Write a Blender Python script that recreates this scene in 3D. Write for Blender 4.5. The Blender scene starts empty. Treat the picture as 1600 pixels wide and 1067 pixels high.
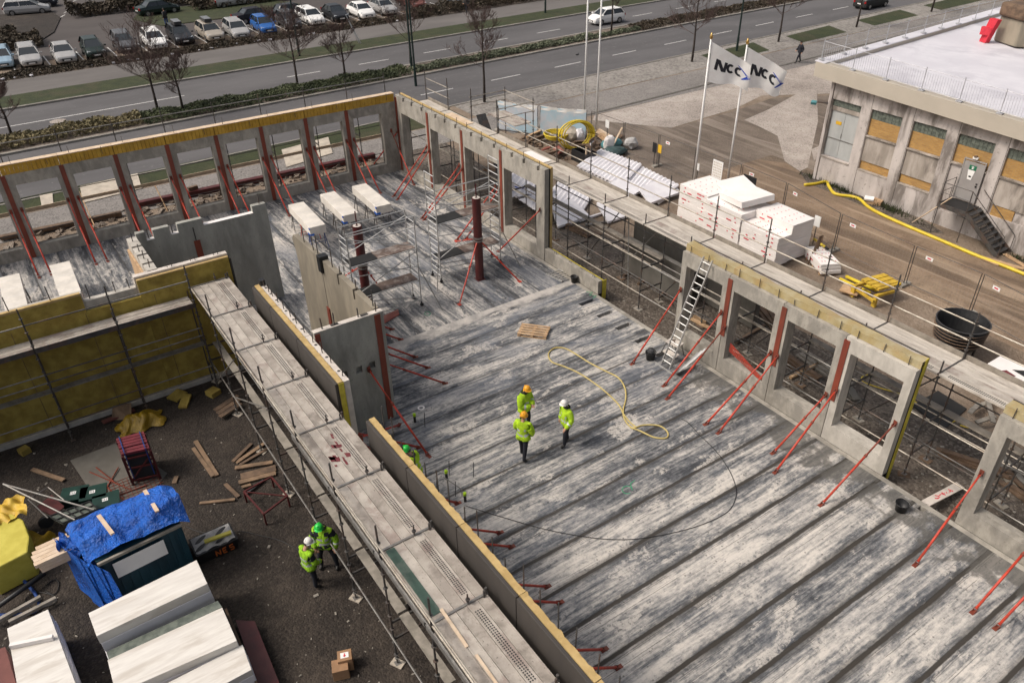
import bpy, bmesh, math, random
from math import sin, cos, pi, radians, sqrt, atan2
from mathutils import Vector, Matrix
random.seed(7)
SC = bpy.context.scene
COL = SC.collection
# ------------------------------------------------------------------ camera
CR = ((0.57891, 0.815388, -0.00243), (0.460123, -0.329136, -0.824595), (-0.673164, 0.476248, -0.565719))
CF, CX, CY = 1226.61, 833.80, 564.37
CAM = Vector((0.0, 0.0, 17.06))
cam_d = bpy.data.cameras.new('camera')
cam = bpy.data.objects.new('camera', cam_d)
COL.objects.link(cam)
cam.matrix_world = Matrix((
    (CR[0][0], -CR[1][0], -CR[2][0], CAM.x),
    (CR[0][1], -CR[1][1], -CR[2][1], CAM.y),
    (CR[0][2], -CR[1][2], -CR[2][2], CAM.z),
    (0, 0, 0, 1)))
cam_d.sensor_width = 36.0
cam_d.lens = CF / 1600 * 36
cam_d.shift_x = -(CX - 800) / 1600
cam_d.shift_y = (CY - 533.5) / 1600
cam_d.clip_start = 0.5
cam_d.clip_end = 1200
SC.camera = cam
cam_d.dof.use_dof = True
cam_d.dof.focus_distance = 27.0
cam_d.dof.aperture_fstop = 0.9
# ------------------------------------------------------------------ light
SUN_EL, SUN_AZ = radians(50), radians(246)      # azimuth of the sun, counter-clockwise from +x
world = bpy.data.worlds.new('World')
SC.world = world
world.use_nodes = True
wn = world.node_tree
bg = wn.nodes['Background']
sky = wn.nodes.new('ShaderNodeTexSky')
sky.sky_type = 'NISHITA'
sky.sun_disc = False
sky.sun_elevation = SUN_EL
sky.sun_rotation = (pi / 2 - SUN_AZ) % (2 * pi)
sky.air_density = 1.0
sky.dust_density = 8.0
sky.ozone_density = 1.0
hs = wn.nodes.new('ShaderNodeHueSaturation')      # overcast: the blue of the sky is greyed
hs.inputs['Saturation'].default_value = 0.5
wn.links.new(sky.outputs[0], hs.inputs['Color'])
wn.links.new(hs.outputs[0], bg.inputs[0])
bg.inputs[1].default_value = 0.12
sun_d = bpy.data.lights.new('sun', 'SUN')
sun_d.energy = 1.55
sun_d.angle = radians(13)
sun_d.color = (1.0, 0.90, 0.78)
sun = bpy.data.objects.new('sun', sun_d)
COL.objects.link(sun)
sd = Vector((cos(SUN_EL) * cos(SUN_AZ), cos(SUN_EL) * sin(SUN_AZ), sin(SUN_EL)))
sun.rotation_euler = (-sd).to_track_quat('-Z', 'Y').to_euler()
sun.location = sd * 60
vs = SC.view_settings
vs.view_transform = 'Standard'
vs.look = 'None'
vs.gamma = 1.0
vs.use_curve_mapping = False
vs.exposure = 0.17
SC.render.engine = 'CYCLES'
SC.cycles.use_denoising = True
SC.cycles.max_bounces = 6
SC.cycles.transparent_max_bounces = 8
# ------------------------------------------------------------------ measuring helpers: a photo pixel meets a real plane
def ray(u, v):
    c = ((u - CX) / CF, (v - CY) / CF, 1.0)
    return Vector((sum(CR[k][i] * c[k] for k in range(3)) for i in range(3)))
def G(u, v, z=-0.5):
    r = ray(u, v); t = (z - CAM.z) / r.z
    return CAM + r * t
def PX(u, v, x):
    r = ray(u, v); return CAM + r * ((x - CAM.x) / r.x)
def PY(u, v, y):
    r = ray(u, v); return CAM + r * ((y - CAM.y) / r.y)
V = Vector
# ------------------------------------------------------------------ object helpers
LOC = {}
SEEN = {}
def chk(l):
    n = len(l.split())
    if n < 4 or n > 16: print('LABEL', n, l)
    SEEN[l] = SEEN.get(l, 0) + 1
    if SEEN[l] == 2: print('DUPLABEL', l)
def setp(o, label=None, cat=None, group=None, kind=None):
    if label: o['label'] = label
    if cat: o['category'] = cat
    if group: o['group'] = group
    if kind: o['kind'] = kind
    return o
def thing(name, label, cat, loc=(0, 0, 0), rz=0.0, group=None, kind=None):
    chk(label)
    o = bpy.data.objects.new(name, None)
    o.empty_display_size = 0.2
    COL.objects.link(o)
    o.location = loc
    o.rotation_euler = (0, 0, rz)
    LOC[o.name] = Vector(loc)
    return setp(o, label, cat, group, kind)
def kids(o):
    return [c for c in bpy.data.objects if c.parent == o]
CHILD = {}
def copy_tree(o, parent=None):
    c = o.copy(); COL.objects.link(c)
    if parent: c.parent = parent; CHILD.setdefault(parent.name, []).append(c)
    for k in list(CHILD.get(o.name, [])): copy_tree(k, c)
    return c
def dup(o, loc, rz, label, group=None):
    chk(label); c = copy_tree(o); c.location = loc; c.rotation_euler = (0, 0, rz); c['label'] = label
    LOC[c.name] = Vector(loc)
    if group: c['group'] = group
    return c
class MB:
    def __init__(s): s.v = []; s.f = []; s.m = []; s.mi = 0; s.ch = []
    def add(s, pts, faces):
        b = len(s.v); s.v += [tuple(p) for p in pts]; s.ch.append((b, len(s.f)))
        s.f += [tuple(b + i for i in q) for q in faces]; s.m += [s.mi] * len(faces)
        return s
    def poly(s, pts): return s.add(pts, [tuple(range(len(pts)))])
    def hexa(s, p):   # p: 4 bottom + 4 top
        return s.add(p, [(3, 2, 1, 0), (4, 5, 6, 7), (0, 1, 5, 4), (1, 2, 6, 5), (2, 3, 7, 6), (3, 0, 4, 7)])
    def box(s, x0, x1, y0, y1, z0, z1):
        return s.hexa([(x0, y0, z0), (x1, y0, z0), (x1, y1, z0), (x0, y1, z0), (x0, y0, z1), (x1, y0, z1), (x1, y1, z1), (x0, y1, z1)])
    def obox(s, c, size, rz=0.0, tilt=None):
        a, b, h = size[0] / 2, size[1] / 2, size[2] / 2
        R = Matrix.Rotation(rz, 3, 'Z')
        if tilt: R = R @ Matrix.Rotation(tilt[0], 3, 'X') @ Matrix.Rotation(tilt[1], 3, 'Y')
        c = Vector(c)
        return s.hexa([c + R @ Vector((i * a, j * b, k * h)) for k in (-1, 1) for i, j in ((-1, -1), (1, -1), (1, 1), (-1, 1))])
    def beam(s, p0, p1, w, h, up=(0, 0, 1)):
        p0 = Vector(p0); p1 = Vector(p1); d = (p1 - p0).normalized(); up = Vector(up)
        if abs(d.dot(up)) > .98: up = Vector((1, 0, 0))
        x = d.cross(up).normalized() * (w / 2); y = x.cross(d).normalized() * (h / 2)
        return s.hexa([p0 - x - y, p0 + x - y, p1 + x - y, p1 - x - y, p0 - x + y, p0 + x + y, p1 + x + y, p1 - x + y])
    def tube(s, p0, p1, r, n=6, r2=None):
        p0 = Vector(p0); p1 = Vector(p1); d = (p1 - p0)
        if d.length < 1e-6: return s
        d.normalize(); a = d.orthogonal().normalized(); b = d.cross(a); r2 = r if r2 is None else r2
        P = [p0 + (a * cos(2 * pi * i / n) + b * sin(2 * pi * i / n)) * r for i in range(n)]
        Q = [p1 + (a * cos(2 * pi * i / n) + b * sin(2 * pi * i / n)) * r2 for i in range(n)]
        return s.add(P + Q, [(i, (i + 1) % n, n + (i + 1) % n, n + i) for i in range(n)] + [tuple(range(n - 1, -1, -1)), tuple(range(n, 2 * n))])
    def path(s, pts, r, n=6):
        pts = [Vector(p) for p in pts]; m = len(pts); a = None; P = []
        for i, p in enumerate(pts):
            d = (pts[min(i + 1, m - 1)] - pts[max(i - 1, 0)]).normalized()
            a = d.orthogonal().normalized() if a is None else (a - d * a.dot(d)).normalized()
            b = d.cross(a)
            rr = r[i] if isinstance(r, (list, tuple)) else r
            P += [p + (a * cos(2 * pi * k / n) + b * sin(2 * pi * k / n)) * rr for k in range(n)]
        F = [(i * n + k, i * n + (k + 1) % n, (i + 1) * n + (k + 1) % n, (i + 1) * n + k) for i in range(m - 1) for k in range(n)]
        return s.add(P, F + [tuple(range(n - 1, -1, -1)), tuple(range((m - 1) * n, m * n))])
    def prism(s, poly, z0, z1):
        n = len(poly)
        return s.add([(x, y, z0) for x, y in poly] + [(x, y, z1) for x, y in poly],
                     [tuple(range(n - 1, -1, -1)), tuple(range(n, 2 * n))] + [(i, (i + 1) % n, n + (i + 1) % n, n + i) for i in range(n)])
    def extr(s, pts, vec):
        n = len(pts); vec = Vector(vec)
        return s.add([Vector(p) for p in pts] + [Vector(p) + vec for p in pts],
                     [tuple(range(n - 1, -1, -1)), tuple(range(n, 2 * n))] + [(i, (i + 1) % n, n + (i + 1) % n, n + i) for i in range(n)])
    def lathe(s, prof, c=(0, 0, 0), n=16):
        c = Vector(c); m = len(prof)
        P = [c + Vector((r * cos(2 * pi * k / n), r * sin(2 * pi * k / n), z)) for r, z in prof for k in range(n)]
        return s.add(P, [(i * n + k, i * n + (k + 1) % n, (i + 1) * n + (k + 1) % n, (i + 1) * n + k) for i in range(m - 1) for k in range(n)])
    def grid(s, fn, nu, nv):
        P = [fn(i / nu, j / nv) for j in range(nv + 1) for i in range(nu + 1)]; w = nu + 1
        return s.add(P, [(j * w + i, j * w + i + 1, (j + 1) * w + i + 1, (j + 1) * w + i) for j in range(nv) for i in range(nu)])
    def cells(s, us, zs, state, mp, T):
        """wall of cells: state(i,j) None = empty, else recess depth of the front face; mp(u,z,t) -> point, t = depth from the front"""
        nu, nz = len(us) - 1, len(zs) - 1
        st = lambda i, j: state(i, j) if 0 <= i < nu and 0 <= j < nz else None
        q = lambda *a: s.poly([mp(*p) for p in a])
        for i in range(nu):
            for j in range(nz):
                d = st(i, j); u0, u1, z0, z1 = us[i], us[i + 1], zs[j], zs[j + 1]
                if d is None: continue
                q((u0, z0, d), (u1, z0, d), (u1, z1, d), (u0, z1, d))
                q((u0, z0, T), (u0, z1, T), (u1, z1, T), (u1, z0, T))
                for (di, dj, a, b) in ((-1, 0, (u0, z0), (u0, z1)), (1, 0, (u1, z1), (u1, z0)), (0, -1, (u1, z0), (u0, z0)), (0, 1, (u0, z1), (u1, z1))):
                    e = st(i + di, j + dj); e = T if e is None else e
                    if e > d: q((a[0], a[1], d), (a[0], a[1], e), (b[0], b[1], e), (b[0], b[1], d))
        return s
    def build(s, name, mat, parent=None, world=True, smooth=False, bevel=0.0, loc=None):
        me = bpy.data.meshes.new(name)
        off = Vector((0, 0, 0))
        if parent is not None:
            if world: off = LOC.get(parent.name, Vector((0, 0, 0)))
        elif loc is not None: off = Vector(loc)
        vv = [(x - off.x, y - off.y, z - off.z) for x, y, z in s.v]
        me.from_pydata(vv, [], s.f)
        for m in (mat if isinstance(mat, (list, tuple)) else [mat]): me.materials.append(m)
        me.polygons.foreach_set('material_index', s.m)
        if smooth: me.polygons.foreach_set('use_smooth', [True] * len(s.f))
        bm = bmesh.new(); bm.from_mesh(me)
        if smooth or bevel: bmesh.ops.remove_doubles(bm, verts=bm.verts, dist=1e-5)
        bmesh.ops.recalc_face_normals(bm, faces=bm.faces); bm.to_mesh(me); bm.free()
        o = bpy.data.objects.new(name, me); COL.objects.link(o)
        if parent is not None:
            o.parent = parent; CHILD.setdefault(parent.name, []).append(o); LOC[o.name] = off
        elif loc is not None: o.location = loc; LOC[o.name] = Vector(loc)
        if bevel:
            b = o.modifiers.new('bevel', 'BEVEL'); b.width = bevel; b.segments = 2; b.limit_method = 'ANGLE'
        return o
    def parts(s, name, mat, parent, **k):
        """every primitive of the builder becomes a part of its own"""
        c = s.ch + [(len(s.v), len(s.f))]
        for (b, f), (b2, f2) in zip(c[:-1], c[1:]):
            m = MB(); m.v = s.v[b:b2]; m.f = [tuple(i - b for i in q) for q in s.f[f:f2]]; m.m = s.m[f:f2]; m.build(name, mat, parent, **k)
    def one(s, name, mat, label, cat, group=None, kind=None, **k):
        if 'loc' not in k:
            xs = [p[0] for p in s.v]; ys = [p[1] for p in s.v]; zs = [p[2] for p in s.v]
            k['loc'] = ((min(xs) + max(xs)) / 2, (min(ys) + max(ys)) / 2, min(zs))
        chk(label)
        return setp(s.build(name, mat, None, **k), label, cat, group, kind)
    def struct(s, name, mat, **k):
        return setp(s.build(name, mat, None, **k), kind='structure')
# ------------------------------------------------------------------ materials
class NT:
    def __init__(s, name):
        s.mat = bpy.data.materials.new(name); s.mat.use_nodes = True
        s.t = s.mat.node_tree; s.b = s.t.nodes['Principled BSDF']; s._c = None
    def n(s, kind): return s.t.nodes.new('ShaderNode' + kind)
    def L(s, a, b): s.t.links.new(a, b)
    def put(s, inp, v):
        if hasattr(v, 'is_output'): s.L(v, inp)
        else: inp.default_value = v
    def coord(s, rnd=True):
        if s._c is None:
            tc = s.n('TexCoord'); s._c = tc.outputs['Object']
            if rnd:
                oi = s.n('ObjectInfo'); m = s.n('VectorMath'); m.operation = 'SCALE'
                m.inputs[0].default_value = (37, 61, 23); s.L(oi.outputs['Random'], m.inputs['Scale'])
                a = s.n('VectorMath'); a.operation = 'ADD'; s.L(s._c, a.inputs[0]); s.L(m.outputs[0], a.inputs[1]); s._c = a.outputs[0]
        return s._c
    def scale(s, v, k, add=None):
        m = s.n('Mapping'); s.L(v, m.inputs[0]); m.inputs['Scale'].default_value = k
        if add: m.inputs['Location'].default_value = add
        return m.outputs[0]
    def noise(s, v, sc, det=4, rough=.55, dist=0, col=False):
        m = s.n('TexNoise'); s.L(v, m.inputs['Vector']); m.inputs['Scale'].default_value = sc; m.inputs['Detail'].default_value = det
        m.inputs['Roughness'].default_value = rough; m.inputs['Distortion'].default_value = dist
        return m.outputs[1 if col else 0]
    def vor(s, v, sc, feat='F1', out='Distance'):
        m = s.n('TexVoronoi'); m.feature = feat; s.L(v, m.inputs['Vector']); m.inputs['Scale'].default_value = sc
        return m.outputs[out]
    def math(s, op, a, b=0.0, c=0.0, clamp=False):
        m = s.n('Math'); m.operation = op; m.use_clamp = clamp
        for i, x in enumerate((a, b, c)): s.put(m.inputs[i], x)
        return m.outputs[0]
    def sstep(s, x, a, b):
        m = s.n('MapRange'); m.interpolation_type = 'SMOOTHSTEP'; s.put(m.inputs[0], x); s.put(m.inputs[1], a); s.put(m.inputs[2], b)
        return m.outputs[0]
    def lin(s, x, a, b, c=0.0, d=1.0):
        m = s.n('MapRange'); s.put(m.inputs[0], x)
        for i, q in enumerate((a, b, c, d)): s.put(m.inputs[1 + i], q)
        return m.outputs[0]
    def ramp(s, f, stops):
        m = s.n('ValToRGB'); s.L(f, m.inputs[0]); e = m.color_ramp.elements
        while len(e) < len(stops): e.new(.5)
        for i, (p, c) in enumerate(stops): e[i].position = p; e[i].color = (*c, 1)
        return m.outputs[0]
    def mix(s, f, a, b, mode='MIX'):
        m = s.n('Mix'); m.data_type = 'RGBA'; m.blend_type = mode; s.put(m.inputs[0], f)
        for i, x in ((6, a), (7, b)):
            s.put(m.inputs[i], x if hasattr(x, 'is_output') else (*x, 1))
        return m.outputs[2]
    def xyz(s, v):
        m = s.n('SeparateXYZ'); s.L(v, m.inputs[0]); return m.outputs
    def comb(s, x, y, z):
        m = s.n('CombineXYZ')
        for i, q in enumerate((x, y, z)): s.put(m.inputs[i], q)
        return m.outputs[0]
    def done(s, col, rough=.8, metal=0, bump=None, bs=.3, bd=.02, spec=None):
        s.put(s.b.inputs['Base Color'], col if hasattr(col, 'is_output') else (*col, 1))
        s.put(s.b.inputs['Roughness'], rough); s.put(s.b.inputs['Metallic'], metal)
        if spec is not None: s.b.inputs['Specular IOR Level'].default_value = spec
        if bump is not None:
            m = s.n('Bump'); s.put(m.inputs['Height'], bump); m.inputs['Strength'].default_value = bs; m.inputs['Distance'].default_value = bd
            s.L(m.outputs[0], s.b.inputs['Normal'])
        return s.mat
def M(name, a, b=None, sc=4.0, rough=.75, metal=0, bump=.25, stretch=(1, 1, 1), dirt=None, damt=.5, dsc=1.3, speck=None, lo=.35, hi=.65, bd=.01, spec=None):
    t = NT(name); v = t.coord(); vs_ = t.scale(v, stretch)
    b = b or tuple(x * .72 for x in a)
    n1 = t.noise(vs_, sc, 6, .62)
    c = t.mix(t.sstep(n1, lo, hi), b, a)
    if dirt:
        n2 = t.noise(vs_, dsc, 5, .65, .4)
        c = t.mix(t.math('MULTIPLY', t.sstep(n2, .48, .66), damt), c, dirt)
    if speck:
        n3 = t.noise(v, sc * 9, 3, .6)
        c = t.mix(t.math('MULTIPLY', t.sstep(n3, .62, .72), .7), c, speck)
    fine = t.noise(vs_, sc * 6, 4, .6)
    return t.done(c, rough, metal, fine if bump else None, bump, bd, spec)

mat = {}
mat['concrete'] = M('concrete', (.385, .355, .305), (.255, .236, .206), 2.2, .85, 0, .2, (1, 1, .5), (.15, .135, .112), .6, 1.1, (.15, .135, .115))
mat['concrete_pale'] = M('concrete pale', (.52, .485, .43), (.4, .37, .325), 2.2, .85, 0, .2, (1, 1, .5), (.26, .24, .205), .5, 1.0, (.25, .23, .2))
mat['concrete_grey'] = M('concrete grey', (.36, .352, .312), (.26, .256, .228), 1.6, .85, 0, .15, (1, 1, .35), (.16, .155, .135), .55, .9, (.16, .155, .14))
mat['concrete_brown'] = M('concrete brown', (.29, .25, .19), (.2, .175, .135), .9, .85, 0, .12, (1, 1, .4), (.12, .105, .08), .55, .5)
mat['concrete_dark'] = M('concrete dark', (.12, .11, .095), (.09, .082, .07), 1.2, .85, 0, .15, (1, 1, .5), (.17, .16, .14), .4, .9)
mat['concrete_top'] = M('concrete top', (.62, .56, .5), (.5, .45, .4), 3, .85, 0, .1)
mat['insulation'] = M('mineral wool', (.4, .3, .065), (.26, .185, .036), 2.2, .95, 0, .4, (1, 1, 1), (.2, .13, .03), .5, 1.2)
mat['insulation_yellow'] = M('mineral wool yellow', (.6, .5, .06), (.42, .34, .04), 2.2, .95, 0, .4)
mat['insulation_cream'] = M('mineral wool cream', (.5, .36, .16), (.39, .27, .11), 3, .95, 0, .5, (1, 1, 1), (.35, .22, .08), .4)
mat['wrap'] = M('plastic wrap', (.42, .36, .22), (.36, .28, .13), 1.6, .35, 0, .8, (1, 1, 1), (.4, .27, .12), .6, 1.3, bd=.03)
mat['black'] = M('black cladding', (.022, .021, .02), (.015, .015, .015), 1.5, .8, 0, .1)
mat['cladding'] = M('dark cladding', (.055, .047, .041), (.043, .037, .033), 1.5, .75, 0, .1, (1, 1, .4))
mat['primer'] = M('red primer steel', (.22, .045, .022), (.16, .032, .018), 3, .6, 0, .1, (1, 1, .3), (.1, .035, .02), .5)
mat['primer_dark'] = M('dark red primer', (.085, .011, .011), (.06, .009, .009), 3, .5, 0, .1, (1, 1, .5), (.11, .03, .025), .5)
mat['prop_red'] = M('prop red', (.55, .055, .025), (.4, .035, .02), 6, .5, 0, .1, (1, 1, 1), (.2, .05, .03), .6, 3)
mat['steel'] = M('galvanised steel', (.28, .27, .25), (.19, .18, .17), 5, .5, .55, .1, (1, 1, 1), (.16, .13, .11), .5, 2)
mat['steel_dark'] = M('dark scaffold steel', (.10, .095, .09), (.065, .06, .058), 5, .55, .4, .1, (1, 1, 1), (.16, .09, .06), .5, 2)
mat['rail'] = M('rail tube', (.42, .38, .32), (.28, .25, .21), 4, .5, .35, .1, (1, 1, 1), (.2, .14, .1), .5, 1.5)
mat['alu'] = M('aluminium', (.62, .61, .59), (.5, .49, .47), 4, .38, .6, .05)
mat['deck'] = M('steel deck plank', (.43, .385, .335), (.31, .272, .235), 2.2, .7, .1, .25, (1, 1, 1), (.15, .125, .105), .6, 1.6, (.09, .075, .06))
mat['deck_b'] = M('steel deck plank worn', (.48, .435, .38), (.36, .318, .275), 2.6, .7, .1, .25, (1, 1, 1), (.2, .13, .115), .55, 1.2, (.09, .075, .06))
mat['deck_light'] = M('pale steel deck plank', (.58, .53, .465), (.45, .405, .35), 2.6, .7, .1, .25, (.6, 3, 1), (.24, .2, .165), .5, 1.2, (.14, .12, .1))
mat['deck_groove'] = M('deck slots', (.03, .03, .03), (.02, .02, .02), 3, .8, 0, 0)
mat['toe'] = M('toe board', (.3, .265, .22), (.2, .175, .145), 3, .75, 0, .15, (1, 1, 1), (.12, .1, .08), .5)
mat['wood'] = M('pale timber', (.5, .34, .2), (.38, .24, .13), 3, .8, 0, .2, (1, 1, 1), (.2, .13, .08), .4)
mat['wood_yard'] = M('dimmed old timber', (.25, .165, .1), (.17, .11, .068), 3, .85, 0, .25, (1, 1, 1), (.07, .05, .035), .5)  # old timber, its colour darkened to stand for the dimness of the yard
mat['wood_white'] = M('fresh timber', (.66, .52, .38), (.55, .41, .28), 3, .75, 0, .15)
mat['wood_old'] = M('old timber', (.17, .11, .07), (.1, .065, .042), 3, .85, 0, .25, (1, 1, 1), (.05, .035, .03), .5)
mat['wood_grey'] = M('grey timber', (.3, .27, .23), (.2, .18, .15), 3, .85, 0, .25)
mat['plat'] = M('platform ply', (.15, .105, .085), (.1, .07, .058), 4, .8, 0, .2, (1, 1, 1), (.42, .37, .33), .55, 2.2)
mat['eps'] = M('white foam', (.8, .76, .73), (.74, .7, .67), 1.2, .75, 0, .05)
mat['eps_cool'] = M('white foam sheet', (.74, .72, .74), (.64, .62, .65), 1.4, .6, 0, .1)
mat['white_panel'] = M('white panel', (.7, .67, .62), (.6, .565, .52), 1.6, .6, 0, .1, (3.5, .5, 1), (.46, .41, .35), .6, .9)
mat['white'] = M('white paint', (.8, .79, .77), (.74, .73, .71), 1.5, .45, 0, .03)
mat['block'] = M('wrapped white block', (.72, .67, .6), (.6, .56, .5), 1.5, .6, 0, .1, (1, 1, 1), (.45, .42, .38), .35)
mat['red_mark'] = M('red print', (.6, .03, .05), (.5, .02, .04), 8, .7, 0, 0)
mat['rubber'] = M('black plastic', (.016, .016, .017), (.01, .01, .011), 6, .5, 0, .1)
mat['grey_plastic'] = M('grey plastic', (.05, .05, .052), (.035, .035, .037), 6, .5, 0, .1)
mat['hose'] = M('pale yellow hose', (.55, .44, .16), (.45, .35, .12), 6, .5, 0, 0)
mat['pipe_yellow'] = M('yellow pipe', (.66, .5, .03), (.55, .4, .025), 2, .45, 0, .05)
mat['yellow_paint'] = M('yellow paint', (.6, .4, .04), (.45, .28, .03), 3, .6, 0, .1, (1, 1, 1), (.2, .12, .03), .4)
mat['hivis'] = M('hi vis yellow', (.55, .84, .02), (.36, .58, .014), 8, .8, 0, 1.0, (1, 1, .5), bd=.05)  # darker second tone paints the shade of the jacket folds
mat['hivis_green'] = M('hi vis green', (.42, .78, .02), (.25, .48, .016), 8, .8, 0, 1.0, (1, 1, .5), bd=.05)  # fold shade put into the darker green as well
mat['reflect'] = M('reflective band', (.55, .57, .58), (.45, .47, .48), 9, .4, .2, 0)
mat['navy'] = M('navy workwear', (.012, .013, .022), (.008, .009, .014), 9, .85, 0, .4, bd=.02)
mat['skin'] = M('skin', (.5, .29, .2), (.42, .23, .16), 9, .6, 0, .05)
mat['hair'] = M('dark hair', (.03, .02, .015), (.02, .013, .01), 30, .7, 0, .3)
mat['helmet_orange'] = M('orange helmet', (.78, .36, .02), (.7, .3, .015), 4, .3, 0, 0)
mat['helmet_white'] = M('white helmet', (.78, .76, .72), (.72, .7, .66), 4, .3, 0, 0)
mat['helmet_green'] = M('green helmet', (.02, .5, .06), (.02, .42, .05), 4, .3, 0, 0)
mat['boot'] = M('boot leather', (.02, .018, .016), (.012, .011, .01), 9, .6, 0, .2)
mat['asphalt'] = M('asphalt', (.11, .105, .107), (.085, .081, .083), .35, .9, 0, .3, (1, .25, 1), (.07, .067, .068), .6, .18, (.16, .155, .15))
mat['asphalt_dark'] = M('car park asphalt', (.075, .064, .06), (.058, .049, .046), .3, .9, 0, .3, (1, .4, 1), (.048, .041, .039), .5, .15)
mat['path'] = M('path asphalt', (.14, .128, .12), (.11, .1, .094), .4, .9, 0, .3, (1, .3, 1), (.12, .11, .105), .4, .2)
mat['kerb'] = M('kerb stone', (.27, .25, .22), (.2, .185, .165), 1.2, .85, 0, .2)
mat['paint'] = M('road paint', (.62, .61, .59), (.5, .49, .47), 2.5, .7, 0, .1)
mat['grass'] = M('grass', (.036, .044, .013), (.023, .031, .009), 1.1, .95, 0, .9, (1, 1, 1), (.06, .05, .026), .5, .35, (.02, .03, .008), bd=.05)
mat['bark'] = M('bark', (.045, .034, .028), (.03, .022, .018), 8, .9, 0, .4)
mat['twig'] = M('twigs', (.12, .08, .07), (.09, .058, .05), 8, .9, 0, .2)
mat['leaf_shrub'] = M('shrub leaves', (.08, .095, .04), (.04, .052, .022), .9, .8, 0, 0, speck=(.12, .14, .07))
mat['leaf_grey'] = M('grey shrub leaves', (.15, .165, .105), (.08, .092, .055), .9, .8, 0, 0)
mat['leaf_brown'] = M('hedge leaves', (.06, .042, .024), (.032, .025, .014), .9, .8, 0, 0)
mat['leaf_dry'] = M('dry grass', (.23, .19, .1), (.14, .12, .06), .9, .9, 0, 0)
mat['glass'] = M('car glass', (.02, .026, .03), (.015, .02, .024), 3, .08, 0, 0, spec=.8)
mat['tyre'] = M('tyre', (.02, .02, .02), (.014, .014, .014), 8, .85, 0, .1)
mat['rim'] = M('wheel rim', (.45, .45, .45), (.3, .3, .3), 8, .3, .7, 0)
mat['headlight'] = M('headlight', (.6, .62, .64), (.5, .52, .54), 8, .15, .2, 0)
mat['taillight'] = M('tail light', (.35, .01, .01), (.25, .01, .01), 8, .2, 0, 0)
mat['lamp_green'] = M('green lamp post', (.014, .032, .028), (.01, .022, .02), 4, .45, .2, 0)
mat['brass'] = M('gold finial', (.55, .36, .12), (.45, .28, .09), 4, .3, .7, 0)
mat['tarp'] = M('blue tarpaulin', (.02, .16, .68), (.012, .11, .52), 2.2, .2, 0, 1.0, bd=.12)
mat['tarp_dark'] = M('blue plastic', (.015, .05, .2), (.01, .035, .14), 2.2, .4, 0, .2)
mat['teal'] = M('teal steel', (.008, .05, .075), (.006, .035, .055), 1.5, .5, .1, .1)
mat['tealpatch'] = M('turquoise plastic', (.09, .27, .29), (.06, .2, .22), 1.5, .5, 0, .4)
mat['bin_green'] = M('green plastic bin', (.008, .04, .03), (.006, .028, .022), 3, .4, 0, .05)
mat['card'] = M('cardboard', (.33, .19, .1), (.26, .15, .08), 3, .85, 0, .1)
mat['red_dark'] = M('dark red slats', (.16, .015, .025), (.1, .01, .017), 3, .6, 0, .1)
mat['maroon'] = M('brown red board', (.17, .06, .05), (.13, .045, .038), 2, .75, 0, .1)
mat['redboard'] = M('red board', (.3, .1, .075), (.24, .075, .06), 2, .75, 0, .15, (1, 1, 1), (.36, .2, .16), .5)
mat['fence_cloth_'] = M('pale blue fence cloth', (.42, .58, .66), (.48, .58, .64), .8, .6, 0, .2, (1, 1, 1), (.62, .62, .66), .8, .9)
mat['plastic_clear'] = M('crumpled plastic', (.5, .48, .46), (.3, .29, .28), 3, .35, 0, .6, bd=.05)
mat['netting'] = M('net bag', (.05, .09, .09), (.03, .05, .05), 6, .8, 0, .5)
mat['stone_pale'] = M('pale stone', (.5, .44, .36), (.38, .33, .27), 2, .85, 0, .2)
mat['yellow_bag'] = M('yellow plastic bag', (.3, .19, .01), (.22, .135, .008), 3, .35, 0, .6, bd=.05)
mat['lemon'] = M('yellow insulation pack', (.55, .48, .08), (.46, .39, .05), 2, .6, 0, .2)
mat['orange_text'] = M('orange print', (.5, .12, .02), (.4, .1, .02), 5, .7, 0, 0)
mat['green_sign'] = M('green sign', (.015, .16, .08), (.012, .13, .065), 5, .5, 0, 0)
mat['door_grey'] = M('grey door', (.31, .29, .275), (.27, .25, .24), 1.5, .55, 0, .05)
mat['door_blue'] = M('pale metal door', (.42, .43, .42), (.34, .35, .345), 1.2, .5, 0, .05, (1, 1, .4))
mat['facade'] = M('weathered facade', (.54, .49, .46), (.38, .34, .315), .9, .88, 0, .3, (1, 1, .3), (.13, .11, .095), .85, 1.1, (.17, .15, .13))
mat['facade_dark'] = M('weathered facade panel', (.44, .39, .345), (.27, .235, .2), 1.4, .88, 0, .3, (1, 1, .28), (.12, .1, .085), .8, 1.1)
mat['fascia'] = M('roof fascia', (.46, .41, .34), (.42, .375, .31), .5, .7, 0, .08)
mat['roof_white'] = M('white roof', (.66, .645, .68), (.57, .555, .595), .25, .6, 0, .15, (1, 1, 1), (.42, .405, .45), .6, .25)
mat['railing'] = M('roof railing', (.5, .5, .52), (.4, .4, .42), 3, .5, .3, 0)
mat['glassblock'] = M('glass block', (.16, .18, .15), (.085, .1, .085), 5, .3, 0, .1)
mat['green_plank'] = M('green plank', (.045, .085, .065), (.03, .06, .045), 3, .7, 0, .2, (1, 1, 1), (.14, .15, .13), .4, 2)
mat['maroon_paint'] = M('maroon paint', (.16, .03, .035), (.12, .02, .025), 5, .8, 0, 0)
mat['spray_green'] = M('green spray', (.04, .3, .15), (.03, .2, .1), 5, .8, 0, 0)
mat['logo_black'] = M('logo black', (.012, .012, .02), (.01, .01, .016), 5, .7, 0, 0)
mat['logo_blue'] = M('logo blue', (.02, .07, .42), (.015, .05, .35), 5, .7, 0, 0)
mat['flag_'] = M('flag cloth', (.74, .71, .68), (.66, .63, .61), 2, .85, 0, .1)
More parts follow.
